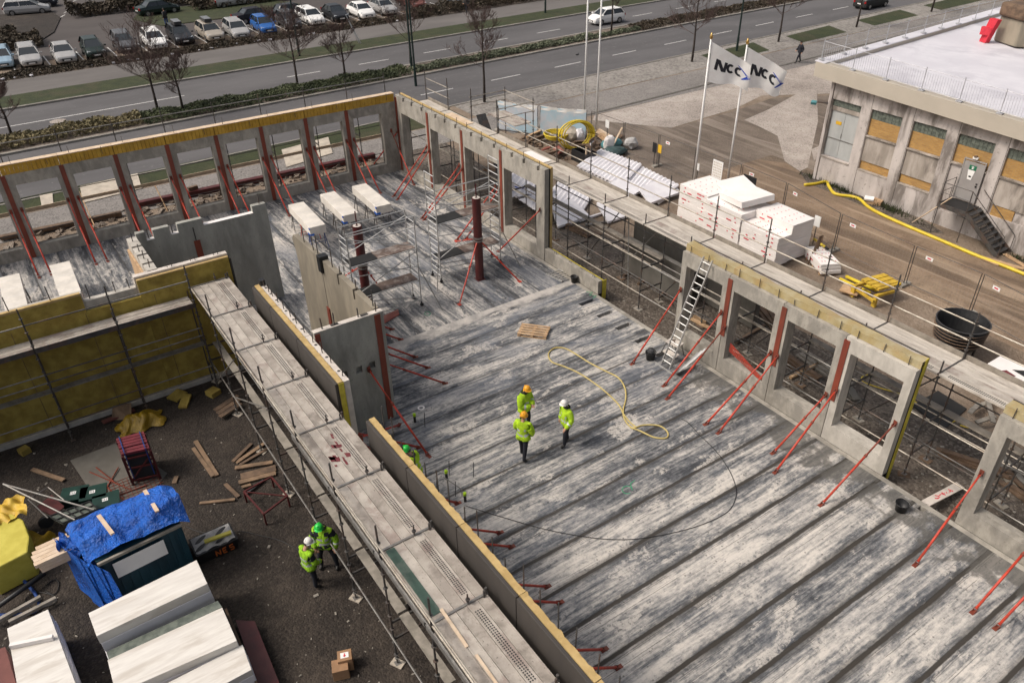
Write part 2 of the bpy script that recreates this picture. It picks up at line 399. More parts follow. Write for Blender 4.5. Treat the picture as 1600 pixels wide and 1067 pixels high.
mat['sign_yellow'] = M('yellow sign', (.7, .42, .02), (.6, .35, .02), 5, .6, 0, 0)
mat['concrete_line'] = M('panel joint', (.06, .055, .05), (.045, .04, .037), 5, .8, 0, 0)

def cloth_mat(name, a, b, sc):
    t = NT(name); v = t.coord(); c = t.mix(t.sstep(t.noise(v, sc, 5, .6), .4, .62), a, b); t.done(c, .85)
    tr = t.n('BsdfTranslucent'); t.L(c, tr.inputs[0]); mx = t.n('MixShader'); mx.inputs[0].default_value = .5
    out = t.t.nodes['Material Output']; t.L(t.b.outputs[0], mx.inputs[1]); t.L(tr.outputs[0], mx.inputs[2]); t.L(mx.outputs[0], out.inputs[0]); return t.mat
mat['flag'] = cloth_mat('flag cloth', (.95, .93, .9), (.9, .87, .84), 2)
mat['fence_cloth'] = cloth_mat('fence cloth', (.6, .8, .9), (.82, .84, .88), .7)
def slab_mat(name, along):
    """concrete floor of 1.2 m planks; along = axis the planks run in"""
    t = NT(name); v = t.coord(False); o = t.xyz(v)
    a, b = (o[0], o[1]) if along == 'Y' else (o[1], o[0])       # a across the planks, b along
    wob = t.math('ADD', t.math('MULTIPLY', t.math('SUBTRACT', t.noise(v, .5, 3, .5), .5), .07), t.math('MULTIPLY', t.math('SUBTRACT', t.noise(v, 5, 5, .65), .5), .045))
    aw = t.math('ADD', a, wob)
    q = t.math('DIVIDE', t.math('ADD', aw, 12.21), 1.2)
    fr = t.math('SUBTRACT', t.math('FRACT', t.math('ADD', q, .5)), .5)
    d = t.math('MULTIPLY', t.math('ABSOLUTE', fr), 1.2)
    pid = t.math('FLOOR', t.math('ADD', t.math('DIVIDE', t.math('ADD', a, 12.21), 1.2), 0.0))
    w = t.n('TexWhiteNoise'); w.noise_dimensions = '1D'; t.L(pid, w.inputs['W']); pr = w.outputs[0]
    off = t.math('MULTIPLY', pr, 40.0)
    def st(ka, kb, z=0.0): return t.comb(t.math('MULTIPLY', a, ka), t.math('MULTIPLY', t.math('ADD', b, off if z else 0.0), kb), z)
    big = t.noise(st(.42, .16), 1.0, 6, .66, .6)
    pl = t.noise(st(1.3, .33, 3.0), 1.0, 7, .7, .8)
    streak = t.noise(st(9, .3, 5.0), 1.0, 5, .6)
    fine = t.noise(v, 7, 8, .75)
    spk = t.noise(v, 13, 5, .75)
    x = t.math('ADD', t.math('MULTIPLY', pl, .62), t.math('MULTIPLY', big, .38))
    x = t.math('ADD', x, t.math('MULTIPLY', t.math('SUBTRACT', streak, .5), .42))
    x = t.math('ADD', x, t.math('MULTIPLY', t.math('SUBTRACT', pr, .5), .07))
    fs = t.noise(st(11, 2.6, 4.0), 1.0, 7, .72)
    x = t.math('ADD', x, t.math('MULTIPLY', t.math('SUBTRACT', fine, .5), .26))
    x = t.math('ADD', x, t.math('MULTIPLY', t.math('SUBTRACT', fs, .5), .42))
    edge = t.math('MULTIPLY', t.math('SUBTRACT', 1.0, t.sstep(d, .02, .3)), t.noise(st(2.0, .35, 11.0), 1.0, 6, .65))
    x = t.math('SUBTRACT', x, t.math('MULTIPLY', edge, .16))
    near = t.sstep(o[0], -24.0, -7.0)
    x = t.math('ADD', x, t.math('MULTIPLY', near, .035))
    c = t.ramp(x, [(.34, (.042, .044, .049)), (.43, (.115, .118, .125)), (.505, (.25, .243, .234)), (.57, (.41, .385, .355)), (.67, (.6, .555, .5))])
    # pale cement skin in patches
    lait = t.math('MULTIPLY', t.sstep(t.noise(st(1.0, .42, 9.0), 1.0, 8, .7, .35), .55, .585), t.sstep(fine, .38, .52))
    c = t.mix(t.math('MULTIPLY', lait, .7), c, (.58, .535, .48))
    # bluish damp
    damp = t.math('MULTIPLY', t.sstep(t.noise(st(.5, .2, 1.0), 1.3, 5, .6, .5), .5, .62), t.math('SUBTRACT', .75, t.math('MULTIPLY', near, .55)))
    c = t.mix(t.math('MULTIPLY', damp, .6), c, (.12, .135, .165))
    c = t.mix(t.math('MULTIPLY', t.sstep(spk, .6, .68), .75), c, (.05, .047, .045))
    # wheel-scuff lines beside the joints
    sc2 = t.sstep(t.noise(st(22, .2, 2.0), 1.0, 4, .62), .61, .68)
    c = t.mix(t.math('MULTIPLY', sc2, .6), c, (.065, .063, .062))
    vc = t.vor(v, 6.5); vr = t.xyz(t.vor(v, 6.5, 'F1', 'Color'))[0]
    pit = t.math('MULTIPLY', t.math('SUBTRACT', 1.0, t.sstep(vc, .12, .24)), t.sstep(vr, .62, .66))
    c = t.mix(t.math('MULTIPLY', pit, .6), c, (.05, .048, .046))
    brk = t.sstep(t.noise(st(.8, .5, 21.0), 1.0, 6, .7), .44, .5)
    for off_, wd in ((.2, .007), (.245, .005), (.43, .006)):
        ln = t.math('SUBTRACT', 1.0, t.sstep(t.math('ABSOLUTE', t.math('SUBTRACT', t.math('ADD', t.math('MULTIPLY', fr, 1.2), t.math('MULTIPLY', pr, .1)), off_)), wd, wd * 2.2))
        c = t.mix(t.math('MULTIPLY', t.math('MULTIPLY', ln, brk), .6), c, (.06, .057, .055))
    jw = t.lin(near, 0, 1, .012, .06) if along == 'Y' else .014
    j = t.math('SUBTRACT', 1.0, t.sstep(d, t.math('MULTIPLY', jw, .75), t.math('MULTIPLY', jw, 1.25)))
    soft = t.math('SUBTRACT', 1.0, t.sstep(d, jw, t.math('MULTIPLY', jw, 4.2)))
    soft = t.math('MULTIPLY', soft, t.sstep(t.noise(st(1.5, .5, 7.0), 1.0, 5, .6), .36, .6))
    c = t.mix(t.math('MULTIPLY', soft, t.math('ADD', .35, t.math('MULTIPLY', near, .3))), c, (.075, .068, .06))
    c = t.mix(t.math('MULTIPLY', j, t.math('ADD', .6, t.math('MULTIPLY', near, .38))), c, (.038, .032, .026))
    if along == 'Y':
        # wet mortar along the plank ends by the window wall
        wet = t.math('MULTIPLY', t.sstep(t.math('ADD', o[1], t.math('MULTIPLY', t.noise(st(1.1, .8, 13.0), 1.0, 6, .65), 2.6)), 19.35, 19.6), t.math('MULTIPLY', t.sstep(t.noise(st(.9, .9, 17.0), 1.0, 5, .6), .42, .52), t.sstep(o[0], -18.5, -16.0)))
        c = t.mix(t.math('MULTIPLY', wet, .8), c, (.085, .08, .072))
    if along == 'Y':      # cast strip where the two directions of planks meet
        bn = t.math('MULTIPLY', t.noise(v, .9, 5, .6), 1.1)
        m = t.math('SUBTRACT', 1.0, t.sstep(t.math('ADD', o[0], bn), -23.7, -23.45))
        c = t.mix(t.math('MULTIPLY', m, .85), c, t.mix(t.sstep(t.noise(v, 1.2, 6, .65), .4, .62), (.3, .285, .265), (.5, .46, .42)))
    hb = t.math('SUBTRACT', t.math('ADD', t.math('MULTIPLY', fine, .02), t.math('MULTIPLY', pl, .01)), t.math('MULTIPLY', j, .03))
    return t.done(c, t.math('SUBTRACT', .88, t.math('MULTIPLY', damp, .35)), 0, hb, .6, 1.0)
mat['slab'] = slab_mat('concrete planks', 'Y')
mat['slab_far'] = slab_mat('concrete planks turned', 'X')
def ground_mat(name, cols, sc, pebble, tracks=None, dry=None, pk=.5):
    t = NT(name); v = t.coord(False)
    n = t.noise(v, sc, 7, .65, .4); n2 = t.noise(v, sc * .22, 5, .6, .6)
    x = t.math('ADD', t.math('MULTIPLY', n, .55), t.math('MULTIPLY', n2, .45))
    c = t.ramp(x, [(.34, cols[0]), (.5, cols[1]), (.64, cols[2])])
    pv = t.vor(v, pebble); pc = t.vor(v, pebble, 'F1', 'Color')
    s = t.xyz(pc)[0]
    c = t.mix(t.math('MULTIPLY', t.sstep(s, .55, .95), pk), c, cols[3])
    c = t.mix(t.math('MULTIPLY', t.sstep(s, .3, .0), pk), c, tuple(k * .35 for k in cols[0]))
    if tracks:     # wheel tracks along x
        tv = t.noise(t.scale(v, (.09, .75, 1)), 1.0, 3, .5, .9)
        c = t.mix(t.math('MULTIPLY', t.sstep(tv, .48, .64), .6), c, tracks)
        tv2 = t.noise(t.scale(v, (.07, 1.0, 1), (3, 7, 0)), 1.0, 4, .55, .9)
        c = t.mix(t.math('MULTIPLY', t.sstep(tv2, .5, .66), .55), c, dry or cols[3])
    h = t.math('ADD', t.math('MULTIPLY', pv, -.03), t.math('MULTIPLY', n, .12))
    return t.done(c, .92, 0, h, .8, 1.0)
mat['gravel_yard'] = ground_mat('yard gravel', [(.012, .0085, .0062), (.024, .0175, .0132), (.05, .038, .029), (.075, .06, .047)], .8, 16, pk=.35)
mat['soil'] = ground_mat('site soil', [(.11, .078, .054), (.19, .142, .102), (.28, .22, .167), (.31, .255, .2)], .6, 14, pk=.22)
mat['haul'] = ground_mat('haul track', [(.13, .088, .058), (.215, .15, .1), (.31, .228, .155), (.3, .23, .17)], .5, 16, (.085, .06, .042), (.42, .325, .235), pk=.22)
mat['mud'] = ground_mat('mud', [(.1, .076, .058), (.155, .122, .096), (.23, .187, .15), (.24, .2, .165)], .5, 16, (.09, .068, .052), (.3, .25, .205), pk=.25)
mat['gravel_site'] = ground_mat('scaffold gravel', [(.045, .035, .027), (.085, .068, .054), (.15, .122, .098), (.22, .19, .16)], .7, 13)
mat['paving'] = ground_mat('dusty paving', [(.22, .186, .162), (.36, .312, .274), (.48, .425, .38), (.42, .375, .335)], .45, 14)
mat['setts'] = ground_mat('stone setts', [(.17, .155, .14), (.23, .21, .19), (.29, .265, .24), (.33, .31, .28)], .5, 6)
mat['walk'] = ground_mat('walkway', [(.15, .136, .126), (.2, .183, .17), (.26, .24, .22), (.26, .24, .225)], .4, 12)
def brick_mat(name):
    t = NT(name); v = t.coord()
    o = t.xyz(v)
    m = t.n('TexBrick'); t.L(t.comb(o[0], o[2], 0.0), m.inputs['Vector'])
    m.inputs['Color1'].default_value = (.46, .26, .075, 1); m.inputs['Color2'].default_value = (.34, .18, .05, 1); m.inputs['Mortar'].default_value = (.32, .24, .13, 1)
    m.inputs['Scale'].default_value = 1; m.inputs['Brick Width'].default_value = .25; m.inputs['Row Height'].default_value = .075; m.inputs['Mortar Size'].default_value = .008
    c = t.mix(t.math('MULTIPLY', t.sstep(t.noise(v, 1.5, 5), .45, .65), .4), m.outputs[0], (.28, .17, .07))
    return t.done(c, .9, 0, m.outputs[1], .2, .01)
mat['brick'] = brick_mat('yellow brick')
def tube_line(name, pts, r, mt, label, cat, n=6, **k):
    return MB().path(pts, r, n).one(name, mt, label, cat, smooth=True, **k)
def smooth_path(pts, sub=6):
    pts = [Vector(p) for p in pts]; out = []
    for i in range(len(pts) - 1):
        p0 = pts[max(i - 1, 0)]; p1 = pts[i]; p2 = pts[i + 1]; p3 = pts[min(i + 2, len(pts) - 1)]
        for k in range(sub):
            t = k / sub
            out.append(.5 * ((2 * p1) + (p2 - p0) * t + (2 * p0 - 5 * p1 + 4 * p2 - p3) * t * t + (3 * p1 - p0 - 3 * p2 + p3) * t ** 3))
    return out + [pts[-1]]
# ------------------------------------------------------------------ ground, roads, pavings
ZG = -0.5
def sheet(name, pts, z, m):
    return MB().poly([(p[0], p[1], z) for p in pts]).struct(name, m)
sheet('ground', [(-260, -160), (120, -160), (120, 330), (-260, 330)], ZG, mat['soil'])
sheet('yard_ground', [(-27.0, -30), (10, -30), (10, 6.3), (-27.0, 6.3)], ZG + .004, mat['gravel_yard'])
sheet('scaffold_ground', [(-48, 19.6), (12, 19.6), (12, 24.6), (-16, 25.2), (-30, 24.2), (-48, 25)], ZG + .004, mat['gravel_site'])
sheet('haul_track', [(-31, 31.6), (-22, 32.4), (-14, 31.4), (12, 29.6), (12, 37.2), (-14, 37.4), (-24, 38.4), (-29.5, 40.2), (-33, 38)], ZG + .004, mat['haul'])
sheet('mud_ground', [(-46.2, 30.0), (-36, 31.5), (-31, 31.6), (-31, 40.6), (-27.6, 40.6), (-27.6, 46.5), (-36.5, 56), (-39.4, 50.5), (-38.9, 46.4), (-38.6, 39.3), (-43.2, 35.8), (-46, 34.0)], ZG + .008, mat['mud'])
def rx(a, y): return a - .045 * (y - 30)
def strip(name, a0, a1, z, m, y0=-70, y1=260, s0=.045):
    return sheet(name, [(rx(a0, y0), y0), (rx(a1, y0), y0), (rx(a1, y1), y1), (rx(a0, y1), y1)], z, m)
sheet('light_paving', [(-38.7, 39.2), (-39.2, 46.2), (-40.3, 50.3), (-37.0, 56), (-31.0, 50.5), (-30.2, 43.5), (-28.8, 42.0), (-30.4, 70), (-44, 110), (-44.4, 60), (-44.0, 36.6), (-43.2, 35.8)], ZG + .012, mat['paving'])
sheet('light_paving', [tuple(G(*q)[:2]) for q in ((1163, 188), (1190, 200), (1215, 213), (1226, 252), (1250, 268), (1262, 262), (1278, 190), (1276, 132), (1240, 150), (1200, 172))], ZG + .011, mat['paving'])
sheet('walkway', [(-44.1, 29.5), (-44.2, 61), (-45.2, 120), (-50.4, 120), (-49.2, 66), (-48.6, 50), (-48.4, 29.5)], ZG + .016, mat['walk'])
sheet('paved_verge', [(-48.6, 29.5), (-48.8, 50), (-49.4, 66), (-50.6, 120), (-56.3, 120), (-53.6, 60), (-52.5, 35), (-52.3, 29.5)], ZG + .014, mat['setts'])
sheet('footpath', [(-45.2, -60), (-45.2, 29.5), (-48.6, 29.5), (-48.6, -60)], ZG + .016, mat['walk'])
sheet('grass_verge', [(-48.8, -60), (-48.8, 28.8), (-52.0, 28.8), (-49.5, -60)], ZG + .02, mat['grass'])
for y0, y1 in ((54.9, 63.4), (67.2, 75.6), (79.3, 89.0), (92.5, 103)):
    sheet('grass_bed', [(rx(-51.0, y0 + .8), y0 + .8), (rx(-51.3, y1), y1), (rx(-47.9, y1 - 1.2) - .4, y1 - 1.2), (rx(-48.0, y0) - .3, y0)], ZG + .022, mat['grass'])
strip('near_road', -52.15, -60.9, ZG + .01, mat['asphalt'])
strip('far_road', -64.45, -71.75, ZG + .01, mat['asphalt'])
strip('verge_far', -72.0, -75.6, ZG + .10, mat['grass'])
strip('cycle_path', -75.6, -80.7, ZG + .06, mat['path'])
strip('hedge_bed', -80.7, -82.9, ZG + .05, mat['mud'])
sheet('car_park', [(-82.6, -70), (-94, 260), (-190, 260), (-190, -70)], ZG + .03, mat['asphalt_dark'])
def kerb(name, a, w, z0, z1, m=None, y0=-70, y1=260):
    mb = MB()
    mb.hexa([(rx(a, y0), y0, z0), (rx(a - w, y0), y0, z0), (rx(a - w, y1), y1, z0), (rx(a, y1), y1, z0), (rx(a, y0), y0, z1), (rx(a - w, y0), y0, z1), (rx(a - w, y1), y1, z1), (rx(a, y1), y1, z1)])
    return mb.struct(name, m or mat['kerb'])
kerb('kerb_near', -52.0, .16, ZG - .1, ZG + .06)
kerb('kerb_median_near', -60.9, .28, ZG - .1, ZG + .14)
kerb('kerb_median_far', -64.17, .28, ZG - .1, ZG + .14)
kerb('kerb_far', -71.75, .25, ZG - .1, ZG + .14)
kerb('path_edge', -44.0, .22, ZG - .1, ZG + .05, mat['concrete_dark'], 30, 120)
m = MB()
y0, y1 = -70, 260
m.poly([(rx(-61.18, y0), y0, ZG + .1), (rx(-64.17, y0), y0, ZG + .1), (rx(-64.17, y1), y1, ZG + .1), (rx(-61.18, y1), y1, ZG + .1)])
m.struct('median', mat['mud'])
# painted lines
mk = MB()
def dash(a, y0, y1, w=.13):
    mk.poly([(rx(a - w / 2, y0), y0, ZG + .016), (rx(a + w / 2, y0), y0, ZG + .016), (rx(a + w / 2, y1), y1, ZG + .016), (rx(a - w / 2, y1), y1, ZG + .016)])
for k in range(-2, 10):
    dash(-56.0, 35.6 + 6.75 * k, 38.6 + 6.75 * k)
    dash(-67.5, 35.6 + 6.65 * k, 38.6 + 6.65 * k)
dash(-67.4, -6, 13.8)
mk.struct('road_markings', mat['paint'])
mk = MB()
for k in range(-2, 18):
    yy = 4.05 + 2.75 * k
    xx = rx(-83.6, yy)
    mk.poly([(xx, yy - .05, ZG + .036), (xx, yy + .05, ZG + .036), (xx - 4.6, yy + .05, ZG + .036), (xx - 4.6, yy - .05, ZG + .036)])
for k in range(8):
    p = G(95 + k * 5, 28 - k * 6.2)
    mk.poly([(p.x, p.y - .06, ZG + .036), (p.x, p.y + .06, ZG + .036), (p.x - 1.2, p.y + .66, ZG + .036), (p.x - 1.2, p.y + .54, ZG + .036)])
mk.struct('parking_markings', mat['paint'])
# drain cover and a manhole on the road
MB().lathe([(.01, ZG + .016), (.55, ZG + .016)], G(87, 179, 0).xy.to_3d(), 20).one('manhole_cover', mat['paving'], 'round pale manhole cover in the far carriageway', 'manhole cover')
# ------------------------------------------------------------------ floor of hollow-core planks
XR = -24.6
def cutset(base, extra):
    return sorted(set([round(b, 4) for b in list(base) + list(extra)]))
slots = [-22.62, -21.42, -20.22, -19.02, -17.82]
sx = [-24.6, 10.0]
for s_ in slots: sx += [s_ - .11, s_ + .11]
sx += [-7.2, -7.0, -16.5, -15.9]
us = sorted(sx); vs2 = [6.0, 18.2, 18.45, 19.22, 19.42]
def st_(i, j):
    xm = (us[i] + us[i + 1]) / 2; ym = (vs2[j] + vs2[j + 1]) / 2
    if any(abs(xm - s_) < .08 for s_ in slots) and 18.45 < ym < 19.22: return .285
    if -16.5 < xm < -15.9 and 18.2 < ym < 19.22: return .16
    if -7.2 < xm < -7.0 and ym > 19.0: return .16
    return 0
MB().cells(us, vs2, st_, lambda x, y, t: (x, y, -t), .3).struct('floor_near', mat['slab'])
m = MB(); m.prism([(-41.6, -20), (-27.35, -20), (-27.35, 5.9), (-24.6, 5.9), (-24.6, 19.42), (-41.6, 19.42)], -.3, 0)
m.struct('floor_far', mat['slab_far'])
MB().box(-41.5, 10, 19.42, 19.62, -.45, -.004).box(-24.4, 10, 6.05, 19.4, -.6, -.3).box(-41.5, -24.6, 6.05, 19.4, -.6, -.3).struct('floor_edge', mat['concrete'])
# ------------------------------------------------------------------ precast wall panels
def rodset(mb, pts, h=.35, r=.014):
    for p in pts: mb.tube((p[0], p[1], p[2]), (p[0] + random.uniform(-.02, .02), p[1] + random.uniform(-.02, .02), p[2] + h * random.uniform(.7, 1.2)), r, 5)
def panelY(x0, x1, ztop, open_, y, label, strip_at=None, ins_top=None, pockets=(), end_r=False, cream=False, conc='concrete', zb=-.02, wrap=None, group='precast panels of the long window wall'):
    """panel in a wall facing -y: inner leaf, membrane, insulation"""
    t = thing('precast_panel', label, 'wall panel', ((x0 + x1) / 2, y, zb), group=group)
    a0, a1, b0, b1 = open_
    us_ = [x0 + .012, a0, a1, x1 - .012]; zs_ = [zb, b0, b1, ztop]
    ex = []
    for px_ in pockets: ex += [px_ - .1, px_ + .1]
    us_ = sorted(us_ + ex); zz = zs_[:3] + ([ztop - .2] if pockets else []) + [ztop]
    def st(i, j):
        um = (us_[i] + us_[i + 1]) / 2; zm = (zz[j] + zz[j + 1]) / 2
        if a0 < um < a1 and b0 < zm < b1: return None
        if zm > ztop - .2 and any(abs(um - p_) < .09 for p_ in pockets): return .14
        return 0
    MB().cells(us_, zz, st, lambda u, z, d: (u, y + d, z), .24).build('concrete_leaf', mat[conc], t)
    def st2(i, j): return None if (i == 1 and j == 1) else 0
    MB().cells([a0 - .05, a0, a1, a1 + .05], [b0 - .05, b0, b1, b1 + .05], st2, lambda u, z, d: (u, y + .243 + d, z), .215).build('opening_lining', mat[conc], t)
    MB().cells([x0 + .012, a0 - .06, a1 + .06, x1 - .012], [zb - .3, b0 - .06, b1 + .06, ztop - .02], st2, lambda u, z, d: (u, y + .245 + d, z), .07).build('membrane', mat['black'], t)
    it = ztop - .04 if ins_top is None else ztop + ins_top
    MB().cells([x0 + .004, a0 - .06, a1 + .06, x1 - .004], [zb - .4, b0 - .06, b1 + .06, it], st2, lambda u, z, d: (u, y + .32 + d, z), .13).build('insulation', mat['insulation_cream' if cream else 'insulation_yellow'], t)
    if strip_at is not None:
        s0, zl = strip_at
        MB().box(s0 - .1, s0 + .1, y - .028, y - .004, zl, ztop - .12).build('joint_plate', mat['primer'], t)
    r = MB(); rodset(r, [(x0 + (x1 - x0) * k, y + .12, ztop) for k in (.12, .5, .85)], .3)
    r.parts('lifting_rod', mat['steel_dark'], t)
    if end_r: MB().box(x1 - .003, x1 + .02, y + .32, y + .45, zb - .3, ztop + .3).build('end_insulation', mat['insulation_yellow'], t)
    if wrap:
        # soft wrapped insulation standing above the concrete
        w = MB(); nseg = 10
        def fn(u, v):
            x = x0 + u * (x1 - x0); k = v * 3
            yy = [y + .16, y + .16, y + .5, y + .5][min(3, int(round(k)))]
            z = [ztop + .01, ztop + wrap, ztop + wrap, ztop - .5][min(3, int(round(k)))]
            j = .012 * sin(x * 2.6 + 2 * k) + .008 * sin(x * 7.3 + k) + (.02 * abs(sin(x * 1.31 + .4)) ** 8)
            return (x, yy + (j if 0 < k < 3 else 0), z + (j * 1.2 if 0 < k < 3 else 0))
        w.grid(fn, 24, 3)
        w.build('wrapped_insulation', mat['wrap'], t)
        MB().beam((x0, y + .53, ztop + wrap + .04), (x1, y + .53, ztop + wrap + .04), .03, .03).build('top_batten', mat['steel_dark'], t)
    return t
YW = 19.65
xs_l = [-41.3, -37.65, -34.1, -30.5, -26.88]
ordl = ['at the far corner', 'second from the far corner', 'third from the far corner', 'with the free end']
for i in range(4):
    x0, x1 = xs_l[i], xs_l[i + 1]
    op = (x0 + (.62 if i == 0 else .3), x1 - (.22 if i < 3 else .64), .52 if i == 3 else .35, 3.52)
    panelY(x0, x1, 4.42, op, YW, 'long concrete window panel with pockets along its top, ' + ordl[i],
           (x0 + .06, .1) if i else (x0 + .08, .02), 0.03, [x0 + q * (x1 - x0) for q in (.28, .55, .86)], cream=True, conc='concrete')
xs_r = [-18.2, -15.86, -13.48, -11.05, -8.68]
ordr = ['with the aluminium ladder leaning on it', 'right of the ladder panel, with an orange mesh in its opening', 'between two red joint plates, third from the ladder end', 'palest one, with the yellow edged free end']
for i in range(4):
    x0, x1 = xs_r[i], xs_r[i + 1]
    op = (x0 + .27, x1 - .27, .62, 3.48)
    panelY(x0, x1, 4.0, op, YW, 'square concrete window panel ' + ordr[i], (x0 + .06, 1.55) if i else None, -.02, (), end_r=(i == 3), conc='concrete_pale' if i == 3 else 'concrete', wrap=.24, zb=-.02, group='square window panels of the near wall')
for k, (x0, x1) in enumerate([(-6.25, -3.85), (-3.85, -1.45)]):
    panelY(x0, x1, 4.0, (x0 + .38, x1 - .27, .62, 3.48), YW, ['brownish concrete window panel cut by the right edge of the picture', 'concrete window panel beyond the right edge'][k], None, -.02, (), wrap=.24, conc='concrete', group='square window panels of the near wall')
# low upstand with a yellow end
t = thing('low_wall', 'knee high concrete upstand with a yellow insulated end beside the open floor edge', 'low wall', (-24.8, YW, -.02))
MB().box(-26.84, -22.9, YW, YW + .22, -.02, .62).build('concrete_leaf', mat['concrete'], t, bevel=.01)
MB().box(-26.84, -22.9, YW + .225, YW + .29, -.4, .58).build('membrane', mat['black'], t)
MB().box(-26.84, -22.88, YW + .295, YW + .44, -.4, .5).box(-22.885, -22.86, YW + .23, YW + .44, -.3, .62).build('insulation', mat['insulation_yellow'], t)
r = MB()
for x in (-26.2, -25.1, -24.3, -23.4): r.path([(x, YW + .1, .62), (x, YW + .1, .72), (x + .12, YW + .1, .74), (x + .14, YW + .1, .62)], .012, 5)
r.build('lifting_loop', mat['steel_dark'], t)
# back wall, facing +x
XB = -41.3
ys_b = [-9.4, -7.05, -4.7, -2.35, .05, 2.44, 4.78, 7.15, 9.53, 11.85, 14.28, 16.63, 19.6]
def panelX(y0, y1, label):
    t = thing('precast_panel', label, 'wall panel', (XB, (y0 + y1) / 2, 0), group='panels of the back wall with yellow insulation on top')
    b0, b1 = .55, 3.52; a0, a1 = y0 + .37, min(y1 - .28, y0 + 2.1)
    def st(i, j): return None if (i == 1 and j == 1) else 0
    mp = lambda u, z, d: (XB - d, u, z)
    MB().cells([y0 + .012, a0, a1, y1 - .012], [-.02, b0, b1, 4.05], st, mp, .24).build('concrete_leaf', mat['concrete'], t)
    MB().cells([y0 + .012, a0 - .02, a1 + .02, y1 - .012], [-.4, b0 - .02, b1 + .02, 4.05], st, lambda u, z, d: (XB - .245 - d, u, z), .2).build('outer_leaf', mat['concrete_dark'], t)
    m = MB(); n = 13; w = (y1 - y0 - .02) / n
    for k in range(n): m.box(XB - .3, XB + .02 - random.uniform(0, .012), y0 + .01 + k * w, y0 + .01 + (k + 1) * w - .012, 4.055, 4.47 + random.uniform(0, .012))
    m.build('insulation', mat['insulation_block'], t)
    MB().box(XB - .34, XB + .03, y0 + .005, y1 - .005, 4.485, 4.515).build('capping', mat['wood_white'], t)
    MB().box(XB + .004, XB + .028, y0 - .1, y0 + .1, .02, 4.04).build('joint_plate', mat['primer'], t)
    r = MB(); rodset(r, [(XB - .05, y0 + .5, 4.515), (XB + .05, y1 - .5, 4.2)], .32, .012); r.parts('lifting_rod', mat['steel_dark'], t)
    return t
mat['insulation_block'] = M('mineral wool block', (.55, .33, .05), (.42, .24, .03), 2.5, .95, 0, .3, (1, 1, 1), (.3, .18, .04), .4)
nm = ['', '', 'beyond the left edge, behind the white blocks', 'behind the two left white blocks', 'at the left edge of the picture', 'second from the left edge', 'third from the left edge', 'behind the notched grey wall, left half', 'behind the notched grey wall, right half', 'behind the nearest white block on trestles', 'behind the middle white block on trestles', 'in the far corner, widest one']
for i in range(1, 12):
    panelX(ys_b[i], ys_b[i + 1], 'back wall panel topped with yellow blocks, ' + (nm[i] or 'out of sight on the left'))
# ------------------------------------------------------------------ inner walls
# notched grey wall facing +x
us_ = [3.42, 3.75, 4.02, 4.62, 4.92, 5.87, 7.85, 8.42]; zs_ = [0, 3.96, 4.03, 4.33]
def st(i, j):
    if j == 0: return 0
    if i in (1,): return None
    if i == 3: return None
    if i == 5 and j == 2: return None
    return 0
t = thing('stair_core_wall', 'tall grey concrete wall with notched top in front of the back windows', 'concrete wall', (-30.74, 5.9, 0))
MB().cells(us_, zs_, st, lambda u, z, d: (-30.74 - d, u, z), .22).build('concrete_leaf', mat['concrete_grey'], t)
MB().box(-30.735, -30.715, 5.36, 5.6, .1, 3.5).build('joint_plate', mat['primer'], t)
m = MB(); m.box(-30.735, -30.725, 5.44, 5.48, 3.5, 4.05).build('joint_seam', mat['concrete_line'], t)
m = MB()
for y in (3.8, 4.72): m.box(-30.93, -30.74, y - .06, y + .24, 3.965, 3.985)
m.box(-30.96, -30.735, 5.9, 7.85, 4.035, 4.05)
m.build('bearing_pad', mat['eps'], t)
r = MB(); rodset(r, [(-30.85, 3.85, 3.97), (-30.85, 4.72, 3.97), (-30.85, 8.2, 4.33)], .35, .02); r.parts('dowel', mat['steel_dark'], t)
# stepped wall joining it
t = thing('stepped_wall', 'thin pale wall top with pockets between the notched grey wall and the yellow insulated wall', 'concrete wall', (-29.1, 3.25, 0))
us_ = [-30.6, -29.75, -29.6, -28.95, -28.8, -28.15, -28.0, -27.4]
MB().cells(us_, [0, 4.0, 4.3], lambda i, j: None if (j == 1 and i in (1, 3, 5)) else 0, lambda u, z, d: (u, 3.05 + d, z), .34).build('concrete_leaf', mat['concrete_pale'], t)
MB().box(-30.55, -27.45, 2.96, 3.04, .3, 3.9).build('formwork_board', mat['wood'], t)
r = MB(); rodset(r, [(-30.2, 3.2, 4.3), (-29.2, 3.2, 4.3), (-28.5, 3.2, 4.3), (-27.7, 3.2, 4.3)], .3, .018); r.parts('dowel', mat['steel_dark'], t)
# wall along x with dark top brackets
t = thing('core_side_wall', 'brown stained concrete wall with a flared far end and slots in its top', 'concrete wall', (-24.2, 8.3, 0))
pol = [(-27.42, 0), (-20.62, 0), (-20.62, 4.26), (-22.0, 4.28), (-22.0, 3.9), (-22.14, 3.9), (-22.14, 4.29), (-23.3, 4.3), (-23.3, 3.88), (-23.42, 3.88), (-23.42, 4.3), (-24.72, 4.3), (-24.72, 3.86), (-24.9, 3.86), (-24.9, 4.29), (-27.5, 4.2), (-27.68, 3.98), (-27.5, 3.55), (-27.43, 3.0)]
MB().extr([(x, 8.3, z) for x, z in pol], (0, .2, 0)).build('concrete_leaf', mat['concrete_brown'], t)
MB().box(-24.98, -24.72, 8.26, 8.296, .1, 2.3).build('joint_plate', mat['primer'], t)
MB().box(-24.87, -24.85, 8.29, 8.298, 2.3, 3.86).build('joint_seam', mat['concrete_line'], t)
MB().box(-24.95, -24.66, 8.2, 8.54, 3.8, 4.44).build('steel_bracket', mat['rubber'], t, bevel=.015)
r = MB(); rodset(r, [(-26.6, 8.4, 4.22), (-25.7, 8.4, 4.25), (-25.3, 8.4, 4.27), (-24.0, 8.4, 4.3)], .75, .02)
